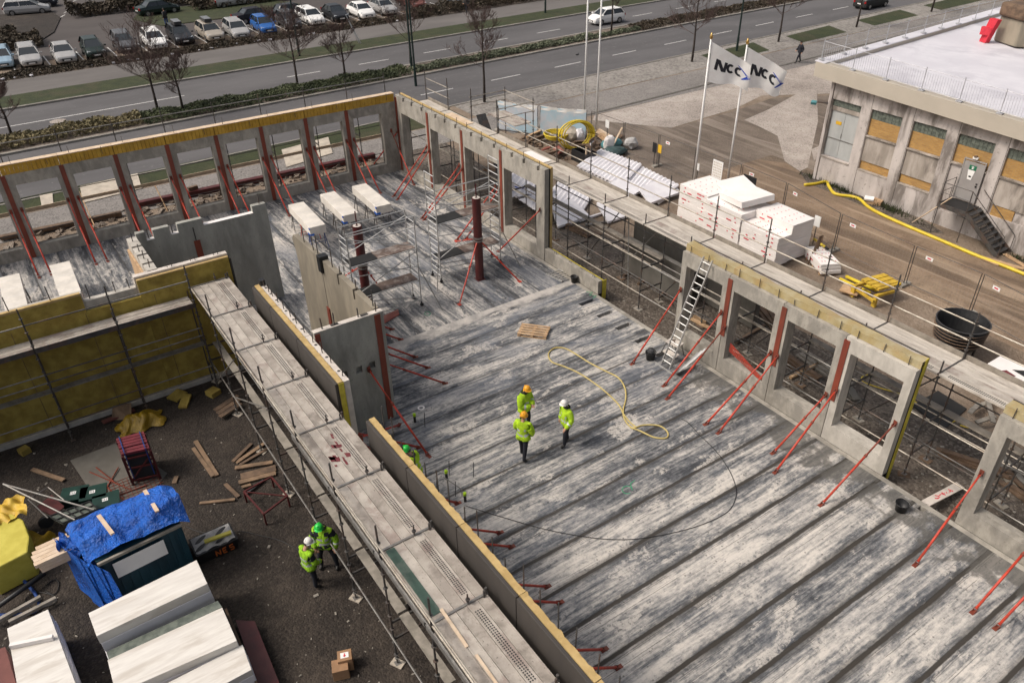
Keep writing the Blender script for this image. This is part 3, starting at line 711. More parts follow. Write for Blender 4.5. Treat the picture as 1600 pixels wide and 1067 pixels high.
rodset(r, [(-22.07, 8.4, 3.9), (-23.36, 8.4, 3.88), (-20.8, 8.4, 4.25)], .7, .02); r.parts('dowel', mat['steel_dark'], t)
# cross wall with three niches facing +x
t = thing('cross_wall', 'grey concrete wall with three square niches and a red steel plate at its end', 'concrete wall', (-20.3, 7.2, 0))
us_ = [6.19, 6.78, 7.02, 7.32, 7.54, 7.78, 8.0, 8.5]
zz = [0, 2.3, 2.56, 4.27]
nic = {1, 3, 5}
MB().cells(us_, zz, lambda i, j: .16 if (j == 1 and i in nic) else 0, lambda u, z, d: (-20.3 - d, u, z), .2).build('concrete_leaf', mat['concrete_grey'], t)
MB().box(-20.296, -20.27, 8.18, 8.38, .05, 4.22).build('joint_plate', mat['primer'], t)
MB().box(-20.296, -20.27, 6.2, 6.36, 2.6, 4.22).build('corner_plate', mat['primer'], t)
MB().box(-20.5, -20.3, 6.19, 8.5, 4.272, 4.285).build('top_face', mat['concrete_top'], t)
m = MB()
for y in (6.9, 7.9): m.box(-20.46, -20.36, y - .12, y + .12, 4.287, 4.31)
m.build('top_pocket', mat['concrete_line'], t)
r = MB(); rodset(r, [(-20.4, 6.5, 4.28), (-20.4, 6.9, 4.28), (-20.4, 7.7, 4.28), (-20.4, 8.3, 4.28)], .35, .022); r.parts('dowel', mat['steel_dark'], t)
# ------------------------------------------------------------------ dark insulated wall along the left deck
def dark_panel(x0, x1, label, full):
    t = thing('sandwich_panel', label, 'wall panel', ((x0 + x1) / 2, 5.85, -.5), group='dark sandwich panels along the scaffold')
    m = MB(); m.box(x0 + .012, x1 - .012, 5.73, 5.82, -.45, 4.05); m.build('cladding', mat['cladding'], t, bevel=.012)
    n = 16; m = MB()
    def fn(u, v):
        x = x0 + .008 + u * (x1 - x0 - .016); k = int(round(v * 3))
        j = .006 * sin(x * 11.3) + .008 * sin(x * 29 + 1) * sin(x * 3.1) + (.012 if sin(x * 5.3 + x0) > .93 else 0)
        return (x, [5.825, 5.825, 5.98 + j, 5.98][k], [-.4, 4.065 + j * .6, 4.07 + .5 * j, -.4][k])
    m.grid(fn, 48, 3)
    for x in (x0 + .008, x1 - .008): m.poly([(x, 5.825, -.4), (x, 5.98, -.4), (x, 5.98, 4.06), (x, 5.825, 4.06)])
    m.build('insulation', mat['insulation_cream'], t)
    zt = 4.05 if full else 3.4
    m = MB(); m.box(x0 + .012, x1 - .012, 6.0, 6.17, -.05, zt); m.build('concrete_leaf', mat['concrete_top' if full else 'concrete'], t)
    r = MB(); rodset(r, [(x0 + (x1 - x0) * q, 6.09, zt) for q in (.15, .4, .62, .9)], .33 if full else 1.05, .016); r.parts('lifting_rod', mat['steel_dark'], t)
    if full:
        m = MB()
        for q in (.22, .5, .8): m.lathe([(.0, 4.056), (.05, 4.056)], (x0 + (x1 - x0) * q, 6.1, 0), 10)
        m.build('anchor_pocket', mat['concrete_line'], t)
    return t
a = [-24.72, -23.0, -20.66, -17.76]
lab1 = ['at the far end by the black brackets', 'middle one of the far run', 'with the bright yellow end by the gap']
for i in range(3):
    t = dark_panel(a[i], a[i + 1], 'dark panel with a pale concrete inner edge, ' + lab1[i], True)
    if i == 2: MB().box(-17.755, -17.735, 5.83, 5.98, -.4, 4.05).build('end_insulation', mat['insulation_yellow'], t)
    if i == 0: MB().box(-24.75, -24.55, 6.0, 6.17, 4.05, 4.25).build('steel_bracket', mat['rubber'], t)
b = [-15.8, -13.53, -11.13, -8.75, -6.32, -3.87]
lab2 = ['hiding the worker in the green helmet', 'right after the green helmet worker', 'in the middle of the near run', 'beside the last full scaffold deck', 'running out of the bottom edge']
for i in range(5): dark_panel(b[i], b[i + 1], 'dark insulated panel with a cream top edge, ' + lab2[i], False)
# ------------------------------------------------------------------ yellow insulated wall of the yard (facing +x)
t = thing('insulated_wall', 'high part of the yellow insulated yard wall next to the scaffold deck corner', 'insulated wall', (-27.3, 4.1, -.5))
MB().box(-27.22, -27.1, 2.6, 5.72, -.32, 4.18).build('insulation', mat['insulation'], t)
MB().box(-27.225, -27.095, 2.6, 5.72, 4.182, 4.22).build('insulation_edge', mat['insulation_cream'], t)
MB().box(-27.45, -27.225, 2.55, 5.74, -.45, 4.3).build('concrete_leaf', mat['concrete_top'], t)
MB().box(-27.42, -27.08, 5.745, 5.8, -.4, 4.15).build('end_membrane', mat['cladding'], t)
r = MB(); 
for y in (3.7, 4.5, 5.3): r.path([(-27.34, y, 4.3), (-27.34, y, 4.42), (-27.34, y + .15, 4.42), (-27.34, y + .15, 4.3)], .014, 5)
r.build('lifting_loop', mat['steel_dark'], t)
t = thing('insulated_wall', 'long yellow insulated yard wall running out of the left edge above the dark yard', 'insulated wall', (-27.3, -6, -.5))
MB().box(-27.22, -27.1, -16, .86, -.32, 4.22).box(-27.22, -27.1, .865, 2.595, -.32, 3.6).build('insulation', mat['insulation'], t)
MB().box(-27.225, -27.095, -16, .86, 4.222, 4.3).build('insulation_edge', mat['insulation_cream'], t)
MB().box(-27.45, -27.225, -16, .9, -.45, 4.24).box(-27.45, -27.225, .905, 2.54, -.45, 3.92).build('concrete_leaf', mat['concrete_pale'], t)
MB().box(-27.221, -27.0, -16, 5.7, -.5, -.33).build('base_strip', mat['concrete_pale'], t)
r = MB(); rodset(r, [(-27.34, 1.1, 3.92), (-27.34, 1.9, 3.92), (-27.34, 2.35, 3.92), (-27.16, .0, 4.3), (-27.16, -1.2, 4.3)], .45, .018); r.parts('dowel', mat['steel_dark'], t)
m = MB()
for k in range(9):
    y = -14.6 + k * 2.2
    for z in (.9, 2.1, 3.3): pass
    m.box(-27.103, -27.096, y, y + .015, -.3, 3.55)
m.build('sheet_joint', mat['wood_old'], t)
# ------------------------------------------------------------------ scaffolds
RT = .0245
def standard(mb, x, y, z0, z1, ros=True):
    mb.tube((x, y, z0), (x, y, z1), RT, 7)
    if ros:
        z = z0 + .35
        while z < z1 - .1:
            mb.lathe([(RT, z - .012), (.06, z - .008), (.06, z + .008), (RT, z + .012)], (x, y, 0), 8); z += .5
def jack(mb, x, y, z0):
    mb.box(x - .075, x + .075, y - .075, y + .075, z0, z0 + .01); mb.tube((x, y, z0), (x, y, z0 + .3), .019, 6); mb.lathe([(.02, z0 + .2), (.055, z0 + .2), (.055, z0 + .23), (.02, z0 + .23)], (x, y, 0), 6)
def deckbay(t, x0, x1, y0, y1, z, axis='x', n=4, vent=None, mats=('deck',), green=None):
    """n steel planks side by side, each its own part; vent = index that carries the two slot rows"""
    w = (y1 - y0) / n
    for k in range(n):
        m = MB(); a, b = y0 + k * w + .006, y0 + (k + 1) * w - .006
        q = (lambda X0, X1, Y0, Y1, Z0, Z1: m.box(X0, X1, Y0, Y1, Z0, Z1)) if axis == 'x' else (lambda X0, X1, Y0, Y1, Z0, Z1: m.box(Y0, Y1, X0, X1, Z0, Z1))
        m.mi = 0
        q(x0 + .03, x1 - .03, a, b, z - .055, z - .004)
        c = (a + b) / 2; rib = min(.05, w * .14)
        q(x0 + .03, x1 - .03, a, a + rib, z - .004, z + .004); q(x0 + .03, x1 - .03, b - rib, b, z - .004, z + .004)
        m.mi = 1
        if vent is not None and k == vent:
            L = x1 - x0 - .5; ns = 34
            for r_ in (-.055, .0, .055):
                for s_ in range(ns):
                    u = x0 + .25 + L * s_ / ns
                    q(u, u + L / ns * .62, c + r_ - .016, c + r_ + .016, z - .0035, z - .001)
        mt = mat[green] if green and k == n - 1 else mat[mats[k % len(mats)]]
        m.build('deck_plank', [mt, mat['deck_groove']], t)
# ---- long deck on the right, behind the window wall
JX = [-44.6, -42.05, -39.5, -36.95, -34.4, -31.8, -29.2, -26.62, -24.07, -21.5, -18.92, -16.34, -13.73, -11.17, -8.55, -5.98, -3.4]
t = thing('scaffold', 'long scaffold with a deck of grey steel planks behind the window wall', 'scaffold', (-24, 21.5, ZG))
YI, YO, ZD = 20.82, 22.05, 3.56
for i in range(1, len(JX)):
    x = JX[i]
    s = MB(); standard(s, x, YI, ZG + .05, ZD + .42); s.build('standard', mat['steel_dark'], t)
    s = MB(); standard(s, x, YO, ZG + .05, 5.32 if i < 14 else 5.2); s.build('standard', mat['steel_dark'], t)
    
    for yy in (YI, YO): s = MB(); jack(s, x, yy, ZG + .04); s.build('base_jack', mat['steel'], t)
    s = MB(); s.obox((x, YI, ZG + .022), (.38, .24, .04), .3 * (i % 3)); s.obox((x, YO, ZG + .022), (.4, .24, .04), -.2 * (i % 2)); s.parts('sole_board', mat['wood_grey' if i % 2 else 'wood_old'], t)
    s = MB()
    for z in (.42, 1.5, ZD - .1): s.beam((x, YI, z), (x, YO, z), .045, .06)
    s.parts('transom', mat['steel_dark'], t)
    s = MB(); s.beam((x, 20.72, ZD - .012), (x, 22.12, ZD - .012), .05, .05); s.build('deck_support', mat['steel_dark'], t)
    if i == len(JX) - 1: break
    x2 = JX[i + 1]
    s = MB(); s.tube((x, YI, .28), (x2, YI, .28), RT, 6); s.tube((x, YO, 1.0), (x2, YO, 1.0), RT, 6); s.tube((x, YI, 1.83), (x2, YI, 1.83), RT, 6); s.tube((x, YO, 1.3), (x2, YO, 1.3), RT, 6)
    s.parts('ledger', mat['rail' if i % 3 else 'steel'], t)
    if i in (2, 3): continue     # the railing is missing at the stair opening
    s = MB(); s.tube((x - .1, YO + .05, 4.2), (x2 + .1, YO + .05, 4.2), RT, 6); s.tube((x - .1, YO + .05, 4.78), (x2 + .1, YO + .05, 4.78), RT, 6)
    s.parts('guard_rail', mat['rail'], t)
    s = MB(); s.box(x + .03, x2 - .03, 22.13, 22.16, ZD - .02, ZD + .16); s.build('toe_board', mat['toe'], t)
for i in range(1, len(JX) - 1):
    deckbay(t, JX[i], JX[i + 1], 20.72, 22.1, ZD, 'x', 4, 0 if i >= 6 else None, ('deck_light', 'deck_b', 'deck_light', 'deck_light'))
s = MB()
for i in (8, 12): s.tube((JX[i], YO, .1), (JX[i + 1], YO, 3.3), RT, 6)
s.tube((JX[8] + 1.3, YI + .5, ZG + .1), (JX[8] + .2, YO, 2.9), RT, 6)
s.parts('diagonal_brace', mat['steel'], t)
s = MB()
for i in range(6, 15):
    if i % 2: s.tube((JX[i], YO + .04, ZG + .2), (JX[i + 1], YO + .04, 3.3), RT, 6)
    s.tube((JX[i], YO, -.1), (JX[i + 1], YO, -.1), RT, 6); s.tube((JX[i], YI, 1.0), (JX[i + 1], YI, 1.0), RT, 6); s.tube((JX[i], YO, 2.4), (JX[i + 1], YO, 2.4), RT, 6)
s.parts('ledger', mat['steel_dark'], t)
for i in range(5, 16):
    m = MB(); m.box(JX[i] + .02, JX[i + 1] - .02, 21.9, 22.2, 1.56, 1.6); m.build('lower_plank', mat['toe'], t) if i < 9 or i > 11 else None
m = MB(); m.box(-38.9, -36.6, 21.1, 21.95, ZD + .008, ZD + .03).build('loose_board', mat['wood_white'], t)
m = MB(); m.box(-31.2, -29.5, 21.5, 21.95, ZD + .008, ZD + .03).build('loose_board', mat['eps'], t)
# stair / loading platform off the deck
t = thing('loading_platform', 'small scaffold landing with white guard rails beside the deck near the corner', 'scaffold', (-37, 23.6, ZG))
s = MB()
for x in (-38.4, -35.6):
    for y in (22.9, 25.2): standard(s, x, y, ZG, 4.6)
s.parts('standard', mat['steel_dark'], t)
s = MB()
for z in (3.9, 4.4):
    s.tube((-38.5, 25.2, z), (-35.5, 25.2, z), RT, 6); s.tube((-35.6, 22.8, z), (-35.6, 25.3, z), RT, 6); s.tube((-38.4, 22.8, z), (-38.4, 25.3, z), RT, 6)
s.parts('guard_rail', mat['rail'], t)
deckbay(t, -38.4, -35.6, 24.0, 25.1, 3.3, 'x', 4, None, ('deck_b',))
m = MB(); m.beam((-38.2, 23.4, 3.4), (-35.9, 23.4, .2), .6, .06); m.build('stair_flight', mat['steel_dark'], t)
# ---- back scaffold behind the yellow topped wall
t = thing('scaffold', 'scaffold walkway with thin guard rails behind the yellow topped back wall', 'scaffold', (-42.7, 8, ZG))
ys = [-7.2, -4.7, -2.2, .3, 2.79, 5.26, 7.6, 10.14, 12.6, 15.1, 17.6, 20.0]
for i, y in enumerate(ys):
    s = MB(); standard(s, -42.1, y, ZG, 4.0); standard(s, -43.25, y, ZG, 5.15); s.build('standard', mat['steel_dark'], t)
    s = MB()
    for z in (.5, 2.2, 3.7): s.beam((-43.25, y, z), (-42.1, y, z), .045, .05)
    s.parts('transom', mat['steel_dark'], t)
    if i == len(ys) - 1: break
    y2 = ys[i + 1]
    s = MB(); s.tube((-43.25, y, 4.9), (-43.25, y2, 4.9), RT, 6); s.parts('guard_rail', mat['steel'], t)
    s = MB(); s.tube((-42.1, y, .95), (-42.1, y2, .95), RT * .8, 6); s.tube((-42.1, y, 2.6), (-42.1, y2, 2.6), RT * .8, 6); s.parts('ledger', mat['steel_dark'], t)
    s = MB(); s.box(-43.0, -42.96, y + .03, y2 - .03, 1.62, 1.78); s.build('timber_rail', mat['wood_white'], t)
    deckbay(t, y, y2, -43.2, -42.1, 3.75, 'y', 3, None, ('deck', 'toe', 'deck'))
    s = MB(); s.box(-43.3, -43.27, y + .03, y2 - .03, 3.76, 4.0); s.build('toe_board', mat['toe'], t)
# ---- left deck in front of the dark wall
t = thing('scaffold', 'near scaffold with a wide deck of worn steel planks beside the dark wall', 'scaffold', (-16, 4.8, ZG))
JL = [-26.85, -24.37, -21.88, -19.38, -16.9, -14.39, -11.91, -9.55, -7.02, -4.52]
ya, yb, zd = 4.15, 5.42, 3.55
for i, x in enumerate(JL):
    s = MB(); standard(s, x + .05, ya, ZG + .05, 4.45); s.build('standard', mat['steel_dark'], t)
    s = MB(); standard(s, x + .05, yb, ZG + .05, 3.75); s.build('standard', mat['steel_dark'], t)
    
    for yy in (ya, yb): s = MB(); jack(s, x + .05, yy, ZG + .04); s.build('base_jack', mat['steel'], t)
    s = MB(); s.obox((x + .05, ya, ZG + .022), (.34, .22, .04), .5); s.parts('sole_board', mat['stone_pale'], t)
    s = MB()
    for z in (.5, 1.13): s.beam((x + .05, ya, z), (x + .05, yb, z), .045, .055)
    s.parts('transom', mat['steel_dark'], t)
    s = MB(); s.beam((x, 4.18, zd - .01), (x, 5.54, zd - .01), .06, .07); s.build('deck_support', mat['steel'], t)
    s = MB(); s.tube((x, 5.05, zd), (x, 5.05, zd + .3), .02, 6); s.lathe([(.02, zd + .12), (.05, zd + .12), (.05, zd + .16), (.02, zd + .16)], (x, 5.05, 0), 6); s.tube((x, 5.5, zd), (x, 5.5, zd + .2), .03, 6); s.parts('spigot', mat['steel_dark'], t)
    if i == len(JL) - 1: break
    x2 = JL[i + 1]
    s = MB(); s.tube((x, ya - .04, 3.92), (x2, ya - .04, 3.92), RT, 6) if i in (3, 4, 5, 6, 7) else None
    s.tube((x, ya + .02, zd + .02), (x2, ya + .02, zd + .02), .035, 7)
    s.build('edge_rail', mat['rail'], t)
    s = MB(); s.tube((x, ya - .04, .62), (x2, ya - .04, .62), RT, 6); s.tube((x, ya + .3, 2.45), (x2, ya + .3, 2.45), RT, 6); s.parts('ledger', mat['steel'], t)
    deckbay(t, x, x2, 4.22, 5.52, zd, 'x', 5, 3, ('deck', 'deck_b', 'deck', 'deck_b', 'deck'))
    m = MB(); m.box(x + .04, x2 - .04, 4.38, 4.62, 1.17, 1.21); m.build('lower_plank', mat['wood_grey'], t) if i < 7 else None
    s = MB(); s.box(x + .03, x2 - .03, 4.03, 4.06, zd - .02, zd + .13) if i > 3 else None
    if s.v: s.build('toe_board', mat['steel'], t)
s = MB(); s.tube((JL[1], ya, .3), (JL[3], ya, 2.9), RT, 6); s.tube((JL[0] + .4, ya - .1, ZG + .2), (JL[2], ya - .1, 3.3), RT * .8, 6); s.build('diagonal_brace', mat['steel'], t)
m = MB(); m.box(-11.85, -9.7, 4.28, 4.5, zd + .006, zd + .012); m.build('green_plank', mat['green_plank'], t)
m = MB()
rr = random.Random(3)
for k in range(26):
    x = -16.4 + rr.random() * 1.4; y = 4.5 + rr.random() * .55
    if abs((y - 4.5) % .27 - .13) > .1: continue
    a = rr.random() * .12 + .03; b = rr.random() * .05 + .02
    m.poly([(x - a, y - b, zd + .0065), (x + a * .6, y - b * 1.1, zd + .0065), (x + a, y + b * .5, zd + .0065), (x - a * .3, y + b, zd + .0065)])
m.build('paint_spill', mat['maroon_paint'], t)
m = MB(); m.obox((-9.2, 4.5, zd + .02), (1.1, .07, .02), -.03); m.obox((-7.6, 4.52, zd + .02), (1.6, .06, .02), -.02); m.build('loose_batten', mat['wood_white'], t)
# ---- yard scaffold along the yellow insulated wall
t = thing('scaffold', 'scaffold with a narrow plank deck along the yellow insulated yard wall', 'scaffold', (-26.5, -4, ZG))
yl = [-13.5, -11, -8.45, -5.95, -3.45, -.95, 1.55, 4.05]
for i, y in enumerate(yl):
    s = MB(); standard(s, -26.2, y, ZG + .05, 4.75); s.build('standard', mat['steel_dark'], t)
    s = MB(); standard(s, -26.98, y, ZG + .05, 3.4, False); s.build('standard', mat['steel_dark'], t)
    s = MB(); jack(s, -26.2, y, ZG + .02); s.build('base_jack', mat['steel_dark'], t)
    s = MB()
    for z in (.4, 1.5, 3.1): s.beam((-26.98, y, z), (-26.2, y, z), .045, .05)
    s.parts('transom', mat['steel_dark'], t)
    if i == len(yl) - 1: break
    y2 = yl[i + 1]
    s = MB()
    for z in (.28, .63, 1.96, 2.27, 4.15): s.tube((-26.2, y, z), (-26.2, y2, z), RT * .95, 6)
    s.parts('ledger', mat['steel_dark' if i % 2 else 'steel'], t)
    m = MB(); m.box(-26.5, -26.24, y + .02, y2 - .02, 1.52, 1.56); m.build('lower_plank', mat['steel'], t)
    deckbay(t, y, y2, -26.98, -26.25, 3.2, 'y', 3, None, ('deck_b', 'deck', 'deck_b'))
    m = MB(); m.box(-26.19, -26.16, y + .02, y2 - .02, 3.12, 3.3); m.build('toe_board', mat['steel_dark'], t)
# ------------------------------------------------------------------ push-pull props
def prop(foot, head, label, worn=False, group='red push pull props'):
    f, h = Vector(foot), Vector(head)
    t = thing('wall_prop', label, 'wall prop', f, group=group)
    d = (h - f); L = d.length; d.normalize()
    MB().tube(f + d * .12, f + d * (L * .62), .036, 8).build('outer_tube', mat['prop_red'], t, smooth=True)
    MB().tube(f + d * (L * .6), h - d * .08, .028, 8).build('inner_tube', mat['primer' if worn else 'prop_red'], t, smooth=True)
    m = MB(); m.tube(f + d * (L * .6) - d * .03, f + d * (L * .6) + d * .05, .05, 8); m.build('collar_nut', mat['primer'], t)
    dx = Vector((d.x, d.y, 0)).normalized(); q = Vector((-dx.y, dx.x, 0))
    m = MB(); m.beam(f + dx * -.1 + V((0, 0, .006)), f + dx * .12 + V((0, 0, .006)), .12, .012); m.beam(f + q * .04 + V((0, 0, .01)), f + d * .16 + q * .04, .012, .06); m.beam(f - q * .04 + V((0, 0, .01)), f + d * .16 - q * .04, .012, .06); m.build('foot_plate', mat['primer'], t)
    m = MB(); m.beam(h - V((0, 0, .1)) - dx * .02, h + V((0, 0, .1)) - dx * .02, .12, .012, dx); m.beam(h - d * .14 + q * .035, h + q * .035 - dx * .02, .012, .07); m.beam(h - d * .14 - q * .035, h - q * .035 - dx * .02, .012, .07); m.build('head_bracket', mat['primer'], t)
    return t
pr = [((987.5, 569), (1064, 452), 'long red prop holding the left pillar of the ladder panel'),
      ((1037.5, 603), (1127.5, 487.5), 'red prop right of the leaning ladder, upper one of the pair'),
      ((1042.5, 623), (1133, 510), 'red prop crossing the loose aluminium bars, lower of the pair right of the ladder'),
      ((1102.5, 663), (1204.6, 550.6), 'red prop ending at the pillar right of the orange mesh, left one of its pair'),
      ((1122.5, 676.5), (1215, 556), 'red prop in front of the orange mesh window, right one of its pair'),
      ((1207.5, 708), (1291, 616), 'red prop left of the palest panel, left one of its pair'),
      ((1211, 738), (1307, 609), 'red prop meeting the lower end of the widest red joint plate by the palest panel'),
      ((1282.5, 789), (1399, 661), 'single red prop on the right pillar of the palest panel'),
      ((1430, 882.5), (1534, 738), 'orange red prop on the brownish panel at the right edge')]
for a, b, l in pr: prop(G(*a, 0), PY(*b, 19.60), l, worn=b[0] in (1133, 1399))
for a, dx, l in (((1520, 956), .1, 'orange red prop cut by the right edge, upper foot'), ((1556, 981), .2, 'orange red prop cut by the right edge, lower foot')):
    f = G(*a, 0); prop(f, (f.x + dx - .3 * 0, 19.6, 2.05), l)
pr2 = [((659, 341.5), (718, 258), 'thin red prop left one of the pair at the third window pillar from the corner'),
       ((662.5, 344), (722.5, 264), 'thin red prop right one of the pair at the third window pillar from the corner'),
       ((615, 307), (667, 229), 'thin red prop left one of the pair at the second window pillar from the corner'),
       ((621, 312), (671, 235), 'thin red prop right one of the pair at the second window pillar from the corner'),
       ((574, 271), (622, 205), 'red prop slanting down left from the far corner'),
       ((779, 393), (844, 328), 'dark red prop on the free end pillar behind the scaffold tower'),
       ((727, 375), (779, 296), 'red prop seen through the right scaffold tower, right one'),
       ((714, 375), (774, 292), 'red prop seen through the right scaffold tower, left one')]
for a, b, l in pr2: prop(G(*a, 0), PY(*b, 19.60), l)
prop(G(647, 289, 0), PX(611, 204, -41.26), 'dark prop leaning on the back wall beside the far corner', True)
bw = ['leftmost window pillar', 'second window pillar from the left edge', 'third window pillar from the left edge', 'fourth pillar, behind the notched wall', 'fifth pillar, behind the notched wall', 'sixth pillar, behind the nearest white block', 'seventh pillar, behind the middle white block', 'eighth pillar, behind the far white block']
for k, y in enumerate([.05, 2.44, 4.78, 7.15, 9.53, 11.85, 14.28, 16.63]):
    for s_, w in ((-.2, 'left'), (.24, 'right')):
        prop((-38.9 + .1 * (k % 2), y + s_ * 1.15 + .1, 0), (XB + .03, y + s_, 2.4), 'back wall red prop, %s one at the %s' % (w, bw[k]))
pr3 = [((782, 832), 'upper of the first pair right of the coiled cable end'), ((800, 854), 'lower of the first pair right of the coiled cable end'), ((856, 916), 'upper of the middle pair by the dark wall'), ((876, 941), 'lower of the middle pair by the dark wall'), ((945, 1014), 'upper of the bottom pair by the dark wall'), ((967, 1042), 'lower of the bottom pair by the dark wall'), ((716, 786), 'by the capped pipe behind the green helmet worker'), ((656, 699), 'just above the green helmet worker')]
for a, l in pr3:
    f = G(*a, 0); prop(f, (f.x - .05, 6.12, 1.75), 'short looking red prop, ' + l, worn=a[0] in (945,))
prop(G(670, 712.7, 0), PX(575.6, 576.5, -20.27), 'long dark red prop on the face of the niche wall')
prop(G(624, 663.7, 0), (-17.55, 6.12, 2.1), 'red prop from the gap in the dark wall to the floor by the niche wall')
prop(G(590, 715, 0), (-17.5, 6.12, 2.0), 'red prop dropping steeply behind the gap in the dark wall')
for k, (a, l) in enumerate([((613, 514.7), 'first and shortest'), ((626.5, 530.6), 'second'), ((649.6, 558), 'third'), ((669, 574.7), 'fourth'), ((696, 599), 'fifth and lowest')]):
    f = G(*a, 0); prop(f, (f.x - .5, 8.52, 1.7) if f.x < -20.7 else (-20.5, 8.52, 1.6), 'red prop fanning out right of the niche wall, %s from the top' % l, worn=k == 1)
# ------------------------------------------------------------------ steel columns
def column(x, y, h, label, legs):
    t = thing('steel_column', label, 'steel column', (x, y, 0))
    MB().tube((x, y, .02), (x, y, h), .19, 24).build('shaft', mat['primer_dark'], t, smooth=False)
    MB().lathe([(.06, h + .012), (.165, h + .012)], (x, y, 0), 20).build('top_fill', mat['concrete_top'], t)
    MB().tube((x, y, h - .1), (x, y, h + .62), .028, 8).build('threaded_rod', mat['primer_dark'], t)
    m = MB(); m.lathe([(.195, 2.02), (.215, 2.02), (.215, 2.1), (.195, 2.1), (.195, 2.02)], (x, y, 0), 20); m.lathe([(.195, 1.9), (.212, 1.9), (.212, 1.96), (.195, 1.96), (.195, 1.9)], (x, y, 0), 20); m.build('clamp_ring', mat['steel'], t)
    MB().box(x - .2, x + .2, y - .2, y + .2, 0, .018).build('base_plate', mat['primer_dark'], t)
    for (fx, fy) in legs:
        f = V((fx, fy, 0)); d = (V((x, y, 2.0)) - f); h_ = f + d * .93
        m = MB(); m.tube(f + d * .03, h_, .033, 8); m.obox((fx, fy, .01), (.2, .14, .02)); m.lathe([(.034, 0), (.05, 0), (.05, .08), (.034, .08)], f + d * .55, 8)
        m.build('brace_leg', mat['prop_red'], t)
c1 = column(-27.1, 16.2, 3.9, 'dark red steel column with a clamp ring inside the right scaffold tower', [(-31.05, 17.3), (-25.66, 14.25), (-25.84, 17.52)])
c2 = column(-27.72, 10.97, 3.78, 'dark red steel column inside the left scaffold tower behind the brown wall', [(-30.85, 11.15), (-28.88, 12.16)])
# ------------------------------------------------------------------ aluminium towers
def tower(label, xa, xb, y0, y1, h, plats, tall=(), ticks=True):
    t = thing('scaffold_tower', label, 'scaffold tower', ((xa + xb) / 2, (y0 + y1) / 2, 0))
    for k, y in enumerate((y0, y1)):
        m = MB()
        for x in (xa, xb): m.tube((x, y, .16), (x, y, h), .026, 8)
        z = .35
        while z < h - .02: m.tube((xa, y, z), (xb, y, z), .021, 6); z += .27
        m.build('ladder_frame', mat['alu'], t)
        if k in tall:
            m = MB()
            for x in (xa, xb): m.tube((x, y, h), (x, y, h + 1.0), .024, 8)
            for q in (.33, .66, 1.0): m.tube((xa, y, h + q - .02), (xb, y, h + q - .02), .021, 6)
            m.build('upper_frame', mat['alu'], t)
        for x in (xa, xb):
            m = MB(); m.tube((x, y, .16), (x, y, .24), .03, 8); m.tube((x - .03, y, .075), (x + .03, y, .075), .075, 12); m.beam((x, y, .17), (x, y + .04, .08), .1, .02); m.build('castor', mat['rubber'], t)
    for p_ in plats:
        m = MB(); ym = y0 + (y1 - y0) * .42
        m.box(xa + .04, xb - .04, ym, y1 - .05, p_ - .03, p_); m.build('platform_board', mat['plat'], t)
        m = MB(); m.box(xa + .04, xb - .04, y0 + .05, ym - .02, p_ - .03, p_); m.build('hatch_dark', mat['black'], t)  # black sheet stands in for the shade seen through the open hatch
        m = MB()
        for x in (xa + .015, xb - .015): m.tube((x, y0, p_ - .05), (x, y1, p_ - .05), .022, 6)
        m.build('platform_beam', mat['alu'], t)
    m = MB()
    for x in (xa, xb):
        for q in ((h - .02), h - .5): m.tube((x, y0, q), (x, y1, q), .021, 6)
    m.build('guard_rail', mat['alu'], t)
    m = MB(); zs = [.35] + list(plats) + [h - .1]
    for i in range(len(zs) - 1):
        a_, b_ = (y0, y1) if i % 2 else (y1, y0)
        m.tube((xb, a_, zs[i] + .1), (xb, b_, zs[i + 1] - .15), .02, 6); m.tube((xa, b_, zs[i] + .1), (xa, a_, zs[i + 1] - .15), .02, 6)
    m.tube((xa, y0, .3), (xb, y1, .3), .02, 6); m.tube((xb, y0, .32), (xb, y1, .32), .02, 6); m.tube((xa, y0, 1.9), (xb, y1, 1.9), .02, 6)
    m.build('diagonal_brace', mat['alu'], t)
    m = MB(); m.tube((xb, y1, 1.9), (xb + .9, y1 + .5, .05), .02, 6); m.tube((xb, y0, 1.9), (xb + .7, y0 - .6, .05), .02, 6); m.parts('outrigger', mat['steel'], t)
    return t
tower('aluminium scaffold tower standing over the left steel column', -27.25, -26.5, 9.98, 12.9, 4.15, (1.3, 2.75))
tower('aluminium scaffold tower with raised end frames around the right steel column', -28.6, -27.8, 14.6, 17.8, 4.0, (1.1, 2.85), (0, 1))
# ------------------------------------------------------------------ white blocks on trestles
def wblock(x, y, rz, label, first=None):
    t = thing('white_block', label, 'white block', (x, y, .84), rz, 'long white blocks on trestles')
    m = MB(); m.box(-1.62, 1.62, -.4, .4, 0, .42); m.build('wrapped_body', mat['block'], t, world=False, bevel=.015)
    m = MB()
    for q in (-1.1, -.3, .5, 1.2): m.box(q, q + .012, -.403, .403, -.002, .423)
    m.build('strap', mat['eps_cool'], t, world=False)
    m = MB(); m.box(1.3, 1.63, -.405, -.2, -.01, .09); m.box(1.5, 1.632, -.41, -.38, .3, .4); m.parts('blue_tape', mat['tarp'], t, world=False)
    return t
def trestle(x, y, rz, m_, label):
    t = thing('trestle', label, 'trestle', (x, y, 0), rz, 'folding trestles under the white blocks')
    m = MB(); m.box(-.04, .04, -.42, .42, .77, .83); m.build('top_bar', mat[m_], t, world=False)
    for sx_ in (-1, 1):
        for sy in (-1, 1):
            MB().tube((0, sy * .36, .78), (sx_ * .26, sy * .42, .0), .02, 6).build('leg', mat[m_], t, world=False)
    MB().tube((-.15, -.38, .36), (-.15, .38, .36), .012, 5).tube((.15, -.38, .36), (.15, .38, .36), .012, 5).build('stretcher', mat[m_], t, world=False)
